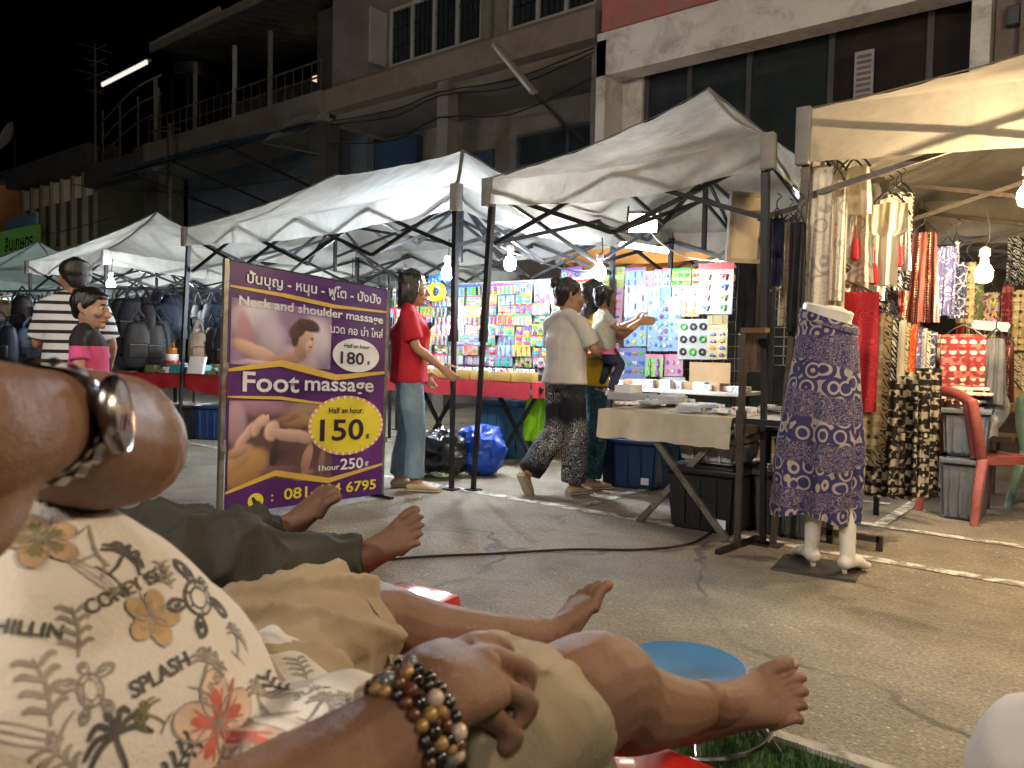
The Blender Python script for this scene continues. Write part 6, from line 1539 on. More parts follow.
# woman in grey carrying a child
g = gp(562, 494); wrz = head_dir(.75, .66)
person('woman with a hair bun in grey tee and black scribble print trousers carrying a child', (g.x, g.y, 0), wrz, 1.49,
       dict(elR=(.24, .08, 1.17), wrR=(.13, .30, 1.12), hdR=(-.7, .7, .1), pnR=(-.3, -.3, 1), elL=(-.235, .08, 1.16), wrL=(-.05, .30, 1.10), hdL=(1, .2, 0), pnL=(0, -.4, 1), kneeL=(-.10, .01, .50), ankL=(-.12, -.27, .17), toeL=(-.05, .55, -.83), upL=(0, .83, .55), kneeR=(.08, .07, .49), ankR=(.08, .04, .085), face=-.35, tilt=.02),
       SK['thai'], (greytee, .8, -.02, 1.1), (scribble, 1, (1.5, 1.6, 1.65)), 'bun', (beige_shoe, sole_m), fat=1.08, bust=.02)
fwd_ = Matrix.Rotation(wrz, 3, 'Z')
c0 = V((g.x, g.y, 0))+fwd_ @ V((.13, .24, 0))
def child_skirt(t, W, R3, k):
    mb = MB(); mb.grid(lambda u, v: W((math.cos(2*PI*u)*(.17+.09*v+.012*math.sin(u*50)*v), math.sin(2*PI*u)*(.14+.09*v+.012*math.sin(u*50)*v)+.03*v, 1.02-.2*v)), 60, 6, True)
    mb.build('skirt', fabric('pink_skirt_cloth', 'plain', (.62, .12, .22), (.75, .22, .32), s=8), t)
floral_tee = fabric('pale_child_tee', 'floral', (.55, .52, .42), (.42, .42, .38), (.5, .45, .3), s=14)
person('small child with black pigtails carried by the grey shirted woman', (c0.x, c0.y, .60), wrz-.45, .82,
       dict(hipR=(.09, .02, .88), kneeR=(.21, .20, .66), ankR=(.23, .06, .30), hipL=(-.09, .02, .88), kneeL=(-.2, .2, .72), ankL=(-.22, .05, .36), toeR=(.1, 1, -.3), toeL=(-.1, 1, -.3), elR=(.22, .12, 1.2), wrR=(.16, .3, 1.18), elL=(-.22, .12, 1.2), wrL=(-.2, .3, 1.22), head=(0, .02, 1.63), tilt=.05),
       SK['thai'], (floral_tee, .7, -.02, 1.15), (fabric('navy_child_shorts', 'plain', (.02, .025, .05), (.05, .05, .09)), 1, (1.1, 1.1, 1.0)), 'pigtails', (mat('child_clog', (.50, .40, .36), .6), sole_m), fat=1.2, vox=.008, extra=child_skirt)
# person in yellow behind, pointing
g2 = gp(577, 489); 
person('person in a yellow tee behind the child pointing at the toy wall', (g2.x+.02, g2.y+.12, 0), head_dir(.9, .45), 1.5,
       dict(elL=(-.20, .26, 1.30), wrL=(-.14, .52, 1.42), hdL=(0.1, 1, .15), elR=(.21, .14, 1.28), wrR=(.17, .36, 1.40), hdR=(.05, 1, .1), curl=.25, tilt=.05, kneeR=(.1, .0, .49), ankR=(.1, -.05, .085)),
       SK['thai'], (fabric('yellow_tee', 'plain', (.62, .36, .02), (.74, .48, .04), s=5), .55, -.05, 1.08), (fabric('teal_trousers', 'floral', (.02, .05, .08), (.05, .16, .16), (.03, .08, .12), s=12), 1, (1.4, 1.5, 1.5)), 'bob', (beige_shoe, sole_m))
# man and boy at the left
def stripe_mat():
    m, nt, n, l, out = newmat('black_white_striped_tee'); v = coords(nt, False)
    sx = n('ShaderNodeSeparateXYZ'); l(v, sx.inputs[0])
    c = ramp(nt, mth(nt, 'SINE', mth(nt, 'MULTIPLY', sx.outputs[2], 2*PI/.062)), [(.40, (.66, .66, .68)), (.46, (.012, .012, .018))])
    princ(nt, out, c, .85, 0, bumpn(nt, nz(nt, v, 20, 4), .3, .01)); return m
p = dp(74, 345, 5.0)
person('man with cropped black hair in a black and white striped tee seen from behind', (p.x, p.y, 0), head_dir(-.35, .9), 1.52,
       dict(elL=(-.24, .05, 1.12), wrL=(-.2, .25, 1.05), elR=(.24, .02, 1.12), wrR=(.22, .2, 1.0), face=.5), SK['thai'], (stripe_mat(), .85, -.05, 1.12), (fabric('dark_shorts', 'plain', (.02, .02, .025), (.05, .05, .06)), 1, (1.2, 1.2, 1.2)), 'buzz', (M['black_plastic'], M['black_plastic']), fat=1.14)
def pink_mat():
    m, nt, n, l, out = newmat('pink_tee_black_shoulders'); v = coords(nt, False)
    sx = n('ShaderNodeSeparateXYZ'); l(v, sx.inputs[0])
    c = ramp(nt, mth(nt, 'ADD', sx.outputs[2], mth(nt, 'MULTIPLY', nz(nt, v, 3, 1), .03)), [(1.105, (.78, .10, .30)), (1.112, (.02, .015, .02))])
    princ(nt, out, c, .8, 0, bumpn(nt, nz(nt, v, 20, 4), .3, .01)); return m
def pink2():
    m, nt, n, l, out = newmat('pink_black_tee'); v = coords(nt, False)
    sx = n('ShaderNodeSeparateXYZ'); l(v, sx.inputs[0])
    gt = mth(nt, 'GREATER_THAN', sx.outputs[2], .985)
    c = mix(nt, gt, (.72, .09, .27), (.015, .012, .016))
    princ(nt, out, c, .8, 0, bumpn(nt, nz(nt, v, 20, 4), .3, .01)); return m
p = dp(88, 345, 4.25)
person('boy with black hair in a pink tee with black shoulders beside the striped man', (p.x, p.y, 0), head_dir(1, .15), 1.27,
       dict(elR=(.22, .03, 1.12), wrR=(.2, .22, 1.02), elL=(-.22, .03, 1.12), wrL=(-.2, .2, 1.0), face=-.1, tilt=-.1), SK['pale'], (pink2(), .6, -.05, 1.1), (fabric('dark_boy_shorts', 'plain', (.02, .02, .03), (.05, .05, .07)), 1, (1.2, 1.2, 1.2)), 'short', (M['black_plastic'], M['black_plastic']), fat=1.0)

# ------------------------------------------------------------------ foreground: two customers on massage recliners
khaki = fabric('khaki_shorts_cloth', 'plain', (.255, .20, .13), (.345, .28, .19), s=4)
olive_cl = fabric('olive_trouser_cloth', 'plain', (.026, .028, .022), (.046, .047, .036), s=4)
shirt_m = fabric('cream_shirt_cloth', 'plain', (.54, .50, .455), (.62, .575, .53), s=3)
vinyl = mat('red_vinyl', (.42, .018, .014), .22, 0, .15, 8, .3, 18, coat=.3)
AX = (HF*.74+R0*.67).normalized(); SD = V((AX.y, -AX.x, 0))     # body axis (towards the feet) and its right side
A = dict(hipR=cp(-.165, .635, .545), hipL=cp(-.385, .90, .545), pel=cp(-.285, .77, .55), belly=cp(-.40, .615, .672), chest=cp(-.56, .43, .79), shm=cp(-.645, .31, .86), neck=cp(-.70, .235, .92), head=cp(-.77, .16, 1.02),
         kneeR=dp(592, 690, .86), ankR=dp(700, 706, 1.22), kneeL=dp(366, 622, 1.30), ankL=dp(542, 638, 1.48),
         shR=cp(-.42, .20, .79), elR=cp(-.195, .40, .685), wrR=dp(418, 716, .585), shL=cp(-.70, .52, .84), elL=dp(110, 446, .66), wrL=dp(40, 422, .50))
t = thing('person', 'person lying back in a printed cream shirt and khaki shorts with a wristwatch on', 'person', (A['pel'].x, A['pel'].y, 0))
p1 = t
mb = MB()
mb.loft([A['pel'], A['belly'], A['chest'], A['shm']], [(.17, .12), (.175, .16), (.17, .12), (.13, .08)], 24, side=SD)
mb.loft([A['shm'], A['neck'], A['head']], [(.075, .06), (.06, .06), (.055, .058)], 14, side=SD)
hf = (AX*.75+V((0, 0, .62))).normalized(); hu = SD.cross(hf).normalized(); 
if hu.z < 0: hu = -hu
head_shapes(mb, A['head'], hf, SD, hu, 1.06)
# legs
mb.loft([A['hipR'], A['hipR'].lerp(A['kneeR'], .5)-V((0, 0, .01)), A['kneeR'], A['kneeR'].lerp(A['ankR'], .22)+V((0, 0, -.012)), A['kneeR'].lerp(A['ankR'], .55)-V((0, 0, .012)), A['ankR']+V((0, 0, .0))], [.09, .08, .064, .059, .050, .034], 18, sub=5)
mb.ball(A['kneeR']+V((0, 0, .012))+AX*.004, (.05, .05, .052))
mb.loft([A['hipL'], A['hipL'].lerp(A['kneeL'], .5), A['kneeL'], A['kneeL'].lerp(A['ankL'], .25)-V((0, 0, .012)), A['kneeL'].lerp(A['ankL'], .55)-V((0, 0, .012)), A['ankL']], [.095, .084, .068, .064, .052, .036], 18, sub=5)
mb.ball(A['kneeL']+V((0, 0, .016)), (.05, .05, .05))
def place_foot(mb, ank, toe, upv, right=True, L=.25, curl=0.0):
    d = (toe-ank).normalized(); u = V(upv); u = (u-d*u.dot(d)).normalized(); lat = d.cross(u)*(1 if right else -1)
    heel = ank-u*(.085*L/.245)-d*(.036*L/.245); foot_shapes(mb, heel, d, u, lat, L, curl=curl)
    return d, u, lat
fR = place_foot(mb, A['ankR'], dp(824, 660, 1.27), -HF*.66+V((0, 0, .58))-R0*.25, True, .272)
fL = place_foot(mb, A['ankL'], dp(574, 574, 1.57), -HF*.55-R0*.70+V((0, 0, .35)), False, .225)
# arms
mb.loft([A['shR'], A['shR'].lerp(A['elR'], .5), A['elR'], A['elR'].lerp(A['wrR'], .3), A['elR'].lerp(A['wrR'], .7), A['wrR']], [.062, .056, .050, .052, .040, .031], 18)
mb.loft([A['shL'], A['shL'].lerp(A['elL'], .5), A['elL'], A['elL'].lerp(A['wrL'], .3), A['elL'].lerp(A['wrL'], .72), A['wrL']], [.060, .055, .054, .056, .046, .036], 18)
mb.ball(A['elL']+(A['elL']-A['wrL']).normalized()*.012, .053)
# right hand: back of the hand up, fingers folded over the thigh
def chain(pts, rr, n=12): mb.loft([dp(*q) for q in pts], rr, n, sub=4)
wr = A['wrR']
mb.loft([wr, dp(440, 688, .612), dp(470, 672, .648)], [(.030, .024), (.042, .024), (.045, .019)], 18, side=dp(452, 648, .67)-dp(478, 712, .62))
chain([(432, 690, .61), (452, 660, .655), (476, 643, .69), (502, 648, .72), (510, 670, .725)], [.015, .0130, .0112, .0104, .0085])
chain([(445, 695, .61), (480, 660, .658), (508, 663, .69), (527, 674, .70), (522, 695, .695)], [.016, .0132, .0115, .0106, .0087])
chain([(448, 702, .605), (486, 686, .645), (512, 694, .672), (529, 704, .675), (520, 721, .67)], [.016, .0128, .0112, .0103, .0086])
chain([(448, 712, .60), (480, 711, .632), (501, 724, .652), (514, 736, .652), (504, 749, .648)], [.014, .0118, .0102, .0095, .0082])
chain([(424, 690, .615), (440, 662, .66), (458, 652, .70), (474, 662, .725)], [.016, .014, .012, .010])
for q in ((470, 655, .672), (486, 668, .652), (487, 688, .640), (482, 706, .626)): mb.ball(dp(*q), .0142)
# left hand near the camera, half out of the frame
mb.loft([A['wrL'], dp(5, 430, .45), dp(-45, 442, .40), dp(-90, 455, .37)], [(.033, .034), (.040, .036), (.044, .034), (.040, .026)], 18, side=V((0, 0, 1)))
for i, z in enumerate((395, 430, 465, 500)):
    chain([(-40, z-5, .365), (-110, z-10, .335), (-150, z+12, .34), (-120, z+30, .36)], [.014, .012, .011, .009], 10)
chain([(10, 460, .44), (-5, 515, .41), (-25, 545, .39), (-60, 550, .37)], [.020, .015, .013, .011])
mb = remeshed(mb, .0031, 4)
mb.build('body', SK['tan'], t, angle=180)
face_parts(t, A['head'], hf, SD, hu, 1.06)
hair_cap(A['head'], hf, SD, hu, 1.06, 'short').build('hair', mat('grey_hair', (.12, .11, .10), .5, 0, .3, 60, .5, 160), t, angle=180)
# nails
nail_m = mat('finger_nail', (.27, .165, .12), .3, 0, .06)
def nails(ank, fr, L, right):
    d, u, l = fr; k = L/.245; h = ank-u*(.085*k)-d*(.036*k)
    for i, (o, st, ln, r) in enumerate(((-.031, .180, .056, .0145), (-.008, .188, .046, .0100), (.010, .184, .041, .0094), (.0265, .176, .036, .0090), (.041, .165, .031, .0086))):
        c = h+d*((st+ln*.86)*k)+u*((.012+r*.78)*k)+l*(o*1.035*k)
        nb = MB(); nb.ball(c, (r*.62*k, r*.62*k, r*.16*k), 10, 6, Matrix((l, d, u)).transposed()); nb.build('toenail', nail_m, t)
nails(A['ankR'], fR, .272, True); nails(A['ankL'], fL, .225, False)
# shirt
mb = MB()
mb.loft([cp(-.215, .80, .575), cp(-.30, .735, .60), A['belly']+V((0, 0, .008)), cp(-.475, .52, .70), A['chest'], A['shm']+V((0, 0, .0))], [(.172, .088), (.176, .116), (.196, .192), (.192, .18), (.185, .145), (.15, .09)], 36, side=SD, cap=.25, sub=6)
mb.loft([A['shR'].lerp(A['shm'], .4), A['shR'], A['shR'].lerp(A['elR'], .62)], [.085, .088, .082], 20, cap=.15)
mb.loft([A['shL'].lerp(A['shm'], .4), A['shL'], A['shL'].lerp(A['elL'], .45)], [.085, .085, .078], 20, cap=.15)
# hem bunched on the near hip
for i, (a, b_, r) in enumerate((((292, 712, .67), (366, 722, .64), .022), ((270, 738, .63), (345, 745, .60), .026), ((255, 768, .60), (310, 778, .55), .03))):
    mb.loft([dp(*a), dp((a[0]+b_[0])/2, (a[1]+b_[1])/2-6, (a[2]+b_[2])/2), dp(*b_)], [r*1.15, r, r*.7], 14)
mb = remeshed(mb, .0052, 4, .0, 9)
# soft wrinkles running across the belly and bunching at the waist
mb.bm.normal_update(); mv = []
for v in mb.bm.verts:
    q = v.co-A['belly']; al = q.dot(AX); sd_ = q.dot(SD)
    n1 = noise.noise(V((al*9, sd_*4, q.z*5))); n2 = noise.noise(V((al*22+3, sd_*9, q.z*9)))
    bunch = max(0, min(1, (al-.10)/.12))
    up_ = max(0, min(1, (-al-.02)/.12))
    rg = 1-abs(noise.noise(V((al*16, sd_*5+q.z*6, 4.4))))*2.2
    diag = 1-abs(noise.noise(V((al*5.5+sd_*4.5, (al-sd_)*2.0, 8.1))))*2.6
    mv.append((v, v.normal*(.0035*n1+.0012*n2+bunch*(.014*max(0, rg)+.008*n2)+.017*max(0, diag)**1.3*(.45+.55*up_)+.006*max(0, rg)*(1-bunch)*(.3+.7*up_))))
for v, d in mv: v.co += d
so_ = mb.build('shirt', shirt_m, t, angle=180)
SHIRT = so_
# print on the shirt: line drawings and words laid on the cloth
dg = bpy.context.evaluated_depsgraph_get(); dg.update()
bv = BVHTree.FromPolygons([WM[t] @ v.co for v in so_.data.vertices], [tuple(p.vertices) for p in so_.data.polygons])
def project(bm_src, px, py, ang, size, name, m, parent, lift=.0012):
    """lay a flat drawing (unit square about 0,0) on the cloth around the spot seen at px,py"""
    hit = bv.ray_cast(CAM, ray(px, py).normalized())
    if hit[0] is None: bm_src.free(); return None
    c, n = hit[0], hit[1]
    if n.dot(CAM-c) < 0: n = -n
    n = (n*.6+(CAM-c).normalized()*.4).normalized()
    x = (RGT-n*RGT.dot(n)).normalized(); y = n.cross(x)
    x2 = x*math.cos(ang)+y*math.sin(ang); y2 = -x*math.sin(ang)+y*math.cos(ang)
    bad = []
    for v in bm_src.verts:
        p = c+x2*(v.co.x*size)+y2*(v.co.y*size)+n*.09
        h = bv.ray_cast(p, -n, .25)
        if h[0] is None: bad.append(v); continue
        nn_ = h[1] if h[1].dot(n) > 0 else -h[1]
        v.co = h[0]+nn_*lift
    bmesh.ops.delete(bm_src, geom=bad, context='VERTS')
    if not bm_src.faces: bm_src.free(); return None
    mb = MB(); mb.bm.free(); mb.bm = bm_src
    return mb.build(name, m, parent, False)
ink = mat('print_ink', (.075, .065, .06), .85, 0, .35, 40, .1); ink_l = mat('print_ink_pale', (.26, .23, .20), .85, 0, .3, 40, .1)
hib = mat('print_hibiscus_red', (.42, .10, .075), .85, 0, .3, 60, .1); tanp = mat('print_tan', (.40, .27, .15), .85, 0, .3, 40, .1); petal = mat('print_petal', (.55, .40, .31), .85, 0, .2, 40, .1); olivep = mat('print_olive', (.17, .15, .06), .85, 0, .3, 40, .1)
def stroke(bm, pts, w):
    P = []; n = len(pts)
    for i in range(n-1):
        a, b_, c, d = pts[max(i-1, 0)], pts[i], pts[i+1], pts[min(i+2, n-1)]
        for k in range(5):
            s = k/5; P.append(V([.5*((2*b_[j])+(c[j]-a[j])*s+(2*a[j]-5*b_[j]+4*c[j]-d[j])*s*s+(3*b_[j]-a[j]-3*c[j]+d[j])*s**3) for j in (0, 1)]+[0]))
    P.append(V((pts[-1][0], pts[-1][1], 0))); rows = []
    for i, p in enumerate(P):
        tt = (P[min(i+1, len(P)-1)]-P[max(i-1, 0)]).normalized(); q = V((-tt.y, tt.x, 0)); ww = w*(.55+.45*math.sin(PI*i/(len(P)-1)))
        rows.append((bm.verts.new(p-q*ww), bm.verts.new(p+q*ww)))
    for a, b_ in zip(rows, rows[1:]): bm.faces.new((a[0], b_[0], b_[1], a[1]))
def blob(bm, c, r, n=14, rings=3, ang=0):
    prev = None; ctr = bm.verts.new((c[0], c[1], 0)); ca, sa = math.cos(ang), math.sin(ang)
    for j in range(1, rings+1):
        ring = []
        for i in range(n):
            x, y = r[0]*j/rings*math.cos(2*PI*i/n), r[1]*j/rings*math.sin(2*PI*i/n); ring.append(bm.verts.new((c[0]+x*ca-y*sa, c[1]+x*sa+y*ca, 0)))
        for i in range(n):
            if prev is None: bm.faces.new((ctr, ring[i], ring[(i+1) % n]))
            else: bm.faces.new((prev[i], ring[i], ring[(i+1) % n], prev[(i+1) % n]))
        prev = ring
def outline(bm, c, r, w, ang=0, a0=0, a1=2*PI):
    ca, sa = math.cos(ang), math.sin(ang)
    stroke(bm, [(c[0]+r[0]*math.cos(a)*ca-r[1]*math.sin(a)*sa, c[1]+r[0]*math.cos(a)*sa+r[1]*math.sin(a)*ca) for a in [a0+(a1-a0)*i/14 for i in range(15)]], w)
def turtle():
    b = bmesh.new(); outline(b, (0, 0), (.20, .27), .022); outline(b, (0, .0), (.12, .17), .014)
    for i in range(6): a = i*PI/3+.3; stroke(b, [(.12*math.cos(a), .17*math.sin(a)), (.2*math.cos(a), .27*math.sin(a))], .012)
    outline(b, (0, .37), (.075, .10), .02); blob(b, (0, .40), (.035, .04))
    for s in (-1, 1):
        stroke(b, [(s*.15, .2), (s*.30, .30), (s*.46, .25), (s*.40, .14), (s*.2, .12)], .034); stroke(b, [(s*.2, .2), (s*.35, .22)], .03)
        stroke(b, [(s*.13, -.22), (s*.26, -.32), (s*.25, -.46), (s*.14, -.40), (s*.10, -.26)], .03); stroke(b, [(s*.16, -.3), (s*.2, -.38)], .03)
    return b
def palm():
    b = bmesh.new(); stroke(b, [(0, -.45), (.03, -.2), (0, .05), (.02, .15)], .03)
    for a in (20, 60, 100, 140, 175, -10, 200):
        a = math.radians(a); stroke(b, [(.02, .15), (.02+.22*math.cos(a), .17+.24*math.sin(a)), (.02+.40*math.cos(a), .10+.32*math.sin(a)-.08)], .036)
    stroke(b, [(-.25, -.46), (0, -.42), (.28, -.46)], .02); return b
def hibiscus(part):
    b = bmesh.new()
    for i in range(5):
        a = 2*PI*i/5+.3; c = (.26*math.cos(a), .26*math.sin(a))
        if part == 0: blob(b, c, (.24, .17), ang=a)
        elif part == 1: blob(b, (.15*math.cos(a), .15*math.sin(a)), (.17, .06), ang=a); [stroke(b, [(.08*math.cos(a), .08*math.sin(a)), (.32*math.cos(a+q), .32*math.sin(a+q))], .012) for q in (-.3, 0, .3)]
        else: outline(b, c, (.24, .17), .010, a)
    if part == 1: stroke(b, [(0, 0), (.15, .16), (.28, .36)], .02)
    return b
def word(s):
    me = text_mesh(s, 1.0, bold=.03); b = bmesh.new(); b.from_mesh(me)
    for q in range(2): bmesh.ops.subdivide_edges(b, edges=[e for e in b.edges if e.calc_length() > .18], cuts=1)
    xs = [v.co.x for v in b.verts]; ys = [v.co.y for v in b.verts]; w_ = max(xs)-min(xs); cx, cy_ = (max(xs)+min(xs))/2, (max(ys)+min(ys))/2
    for v in b.verts: v.co = V(((v.co.x-cx)/w_, (v.co.y-cy_)/w_, 0))
    return b
def surf():
    b = bmesh.new(); outline(b, (0, 0), (.10, .46), .014); stroke(b, [(0, -.42), (0, .42)], .012); stroke(b, [(-.3, -.38), (-.1, -.44), (.15, -.42), (.36, -.48)], .02); return b
def sprig():
    b = bmesh.new(); stroke(b, [(0, -.45), (.05, 0), (-.02, .4)], .022)
    for y in (-.3, -.1, .1, .28):
        for s in (-1, 1): stroke(b, [(.03, y), (s*.17, y+.12), (s*.26, y+.10)], .040)
    return b
def chair_d():
    b = bmesh.new(); stroke(b, [(-.3, .45), (.0, .0), (.28, -.1)], .03); stroke(b, [(-.3, .45), (-.34, .1)], .02); stroke(b, [(.05, -.02), (-.12, -.4)], .02); stroke(b, [(.2, -.06), (.3, -.38)], .02); return b
def pr(b, px, py, deg, pxs, m, lift=.0012, nm='shirt_print'):
    hit = bv.ray_cast(CAM, ray(px, py).normalized()); d = (hit[0]-CAM).length if hit[0] is not None else .6
    return project(b, px, py, math.radians(deg), pxs*d/F, nm, m, so_, lift)
pr(turtle(), 198, 598, -12, 76, ink)
for q, mm in enumerate((petal, hib, ink_l)): pr(hibiscus(q), 218, 724, 20, 92, mm, .0010+.0004*q)
for q, mm in enumerate((tanp, hib, ink_l)): pr(hibiscus(q), 152, 618, 80, 55, mm if q != 1 else tanp, .0010+.0004*q)
for q, mm in enumerate((tanp, olivep, ink_l)): pr(hibiscus(q), 40, 540, 40, 66, mm, .0010+.0004*q)
pr(word('CONEY ISLE'), 130, 588, 52, 96, ink); pr(word('SPLASH'), 160, 674, 40, 62, ink); pr(word('CHILLIN'), 20, 628, 8, 64, ink)
pr(word('SUNSET'), 214, 682, 62, 44, ink_l); pr(word('SURFIN'), 290, 735, 38, 46, ink)
for px, py, dg_, s, m in ((120, 560, -15, 52, ink), (75, 630, 22, 52, ink_l), (205, 668, -10, 46, ink_l), (118, 748, 25, 74, ink), (42, 690, 30, 66, ink_l), (236, 640, 5, 44, ink_l), (258, 700, 10, 48, ink_l), (62, 502, 60, 60, olivep), (150, 716, 70, 36, olivep), (335, 728, 40, 40, ink_l)):
    pr(palm() if py % 3 else sprig(), px, py, dg_, s, m)
pr(sprig(), 300, 668, 30, 40, ink_l); pr(palm(), 318, 706, -30, 40, ink_l); pr(sprig(), 275, 690, 60, 40, ink); pr(sprig(), 345, 700, 10, 30, ink_l); pr(word('SURF'), 312, 690, 30, 34, ink_l); pr(surf(), 92, 575, 70, 54, ink_l); pr(surf(), 20, 735, 82, 70, ink_l); pr(chair_d(), 95, 552, -10, 60, ink_l); pr(sprig(), 165, 575, 35, 34, ink_l); pr(sprig(), 178, 760, -35, 46, ink); pr(turtle(), 90, 690, 30, 50, ink_l); pr(sprig(), 60, 760, 60, 50, ink_l); pr(palm(), 240, 755, -10, 44, ink_l)
# placket seam line
# shorts
mb = MB()
mb.loft([cp(-.30, .75, .555), cp(-.255, .80, .565)], [(.185, .115), (.19, .118)], 24, side=SD)
hemR = A['hipR'].lerp(A['kneeR'], .80)-V((0, 0, .005)); hemL = A['hipL'].lerp(A['kneeL'], .80)
mb.loft([A['hipR'], A['hipR'].lerp(A['kneeR'], .4), hemR], [.112, .104, .090], 24, cap=.06)
mb.loft([A['hipL'], A['hipL'].lerp(A['kneeL'], .4), hemL], [.118, .112, .100], 24, cap=.06)
mb = remeshed(mb, .005, 3)
mb.bm.normal_update(); mv = []
for v in mb.bm.verts:
    for h_, k_ in ((A['hipR'], A['kneeR']), (A['hipL'], A['kneeL'])): pass
    q = v.co-A['pel']; al = q.dot(AX); r1 = 1-abs(noise.noise(V((al*3.2+q.z*3, q.dot(SD)*15, q.z*4))))*4.2; r2 = noise.noise(V((al*9, q.dot(SD)*22, q.z*9)))
    r3 = 1-abs(noise.noise(V((al*11, q.dot(SD)*4, q.z*12+7))))*2.6
    mv.append((v, v.normal*(.024*max(0, r1)**1.2+.003*r2+.008*max(0, r3))))
for v, d in mv: v.co += d
mb.build('shorts', khaki, t, angle=180)
for h_, k_, r in ((A['hipR'], A['kneeR'], .094), (A['hipL'], A['kneeL'], .106)):
    ax_ = (k_-h_).normalized(); c = h_.lerp(k_, .80); mb = MB()
    x_ = ax_.cross(V((0, 0, 1))).normalized(); y_ = x_.cross(ax_)
    mb.grid(lambda u, v: c+ax_*(.004-.03*v)+x_*((r+.004*math.sin(u*40))*math.cos(2*PI*u))+y_*((r+.004*math.sin(u*40))*math.sin(2*PI*u)), 60, 3, True); mb.build('hem', khaki, t)
# watch on the left wrist
wp = A['wrL'].lerp(A['elL'], .03); wa = (A['elL']-A['wrL']).normalized()
wn = (R0*.92+V((0, 0, .22))-HF*.35); wn = (wn-wa*wn.dot(wa)).normalized(); wb_ = wa.cross(wn)
mb = MB(); mb.grid(lambda u, v: wp+wa*((v-.5)*.020)+wn*((.0405+.0015*math.sin(u*120))*math.cos(2*PI*u))+wb_*((.0415+.0015*math.sin(u*120))*math.sin(2*PI*u)), 120, 4, True)
mb.grid(lambda u, v: wp+wa*((v-.5)*.020)+wn*(.036*math.cos(2*PI*u))+wb_*(.037*math.sin(2*PI*u)), 60, 4, True)
wo = thing('wristwatch', 'steel wristwatch with a grey dial on the raised left wrist', 'watch', wp)
steel = mat('watch_steel', (.22, .20, .19), .22, 1.0, .2, 20); mb.build('strap', steel, wo)
fx = Matrix((wa, wb_, wn)).transposed()
wn2 = wn
wb2 = wa.cross(wn2); fx = Matrix((wa, wb2, wn2)).transposed(); fc = wp+wn2*.043
mb = MB(); mb.lathe([(.0245, -.004), (.0272, .0), (.0272, .004), (.0245, .0068), (.0228, .006)], 36, fc, fx); mb.build('case', steel, wo)
mb = MB(); mb.lathe([(.0, .0060), (.0228, .0062), (.0, .0063)], 36, fc, fx); dl = mb.build('dial', mat('watch_dial', (.16, .18, .20), .12, 0, .1, 20, coat=.6), wo)
for a_, L_ in ((.6, .011), (2.2, .015)):
    mb = MB(); mb.bar(fc+fx @ V((0, 0, .0076)), fc+fx @ V((math.cos(a_)*L_, math.sin(a_)*L_, .0076)), .0012); mb.build('hand', M['chrome'], dl, False)
mb = MB(); mb.lathe([(.003, 0), (.003, .005)], 10, fc+fx @ V((0, .0225, .001)), fx @ Matrix.Rotation(-PI/2, 3, 'X')); mb.build('crown', steel, wo)
# bead bracelets on the right wrist
bo = thing('bead_bracelet', 'triple string of dark and pale stone beads on the right wrist', 'bracelet', A['wrR'])
ba = (A['wrR']-A['elR']).normalized(); bx_ = ba.cross(V((0, 0, 1))).normalized(); by_ = bx_.cross(ba)
bmats = [mat('bead_black', (.012, .010, .010), .12, 0, .2, 60, .05, coat=.5), mat('bead_brown', (.10, .035, .018), .15, 0, .3, 90, .05, coat=.5), mat('bead_amber', (.30, .17, .05), .15, 0, .3, 90, .05, coat=.5), mat('bead_pale', (.50, .38, .30), .15, 0, .3, 90, .05, coat=.5), mat('bead_grey', (.12, .13, .12), .15, 0, .3, 90, .05, coat=.5)]
rb_ = random.Random(4); bead_me = {}
for m in bmats:
    q = MB(); q.ball((0, 0, 0), 1.0, 14, 10); me = q.mesh(True, None, 180); me.materials.append(m); bead_me[m.name] = me
for row, (off, n, r) in enumerate(((-.024, 24, .0050), (-.014, 21, .0058), (-.003, 24, .0048), (.006, 22, .0050))):
    so2 = MB(); rad = .0335+.0012*row
    so2.tube([A['wrR']+ba*(off-.004)+bx_*(rad*math.cos(2*PI*i/16))+by_*(rad*math.sin(2*PI*i/16)) for i in range(17)], .0012, 5, 1)
    st = so2.build('string', M['cable'], bo)
    for i in range(n):
        a_ = 2*PI*i/n; big = rb_.random() < .22; rr = r*(1.35 if big else 1)
        o = bpy.data.objects.new('bead', bead_me[rb_.choice(bmats[2:] if big else bmats[:3]+bmats[:2]).name]); COL.objects.link(o); o.parent = st
        o.location = ba*(off-.004+rb_.uniform(-.002, .002))+bx_*((rad+.003)*math.cos(a_))+by_*((rad+.003)*math.sin(a_)); o.scale = (rr, rr, rr)
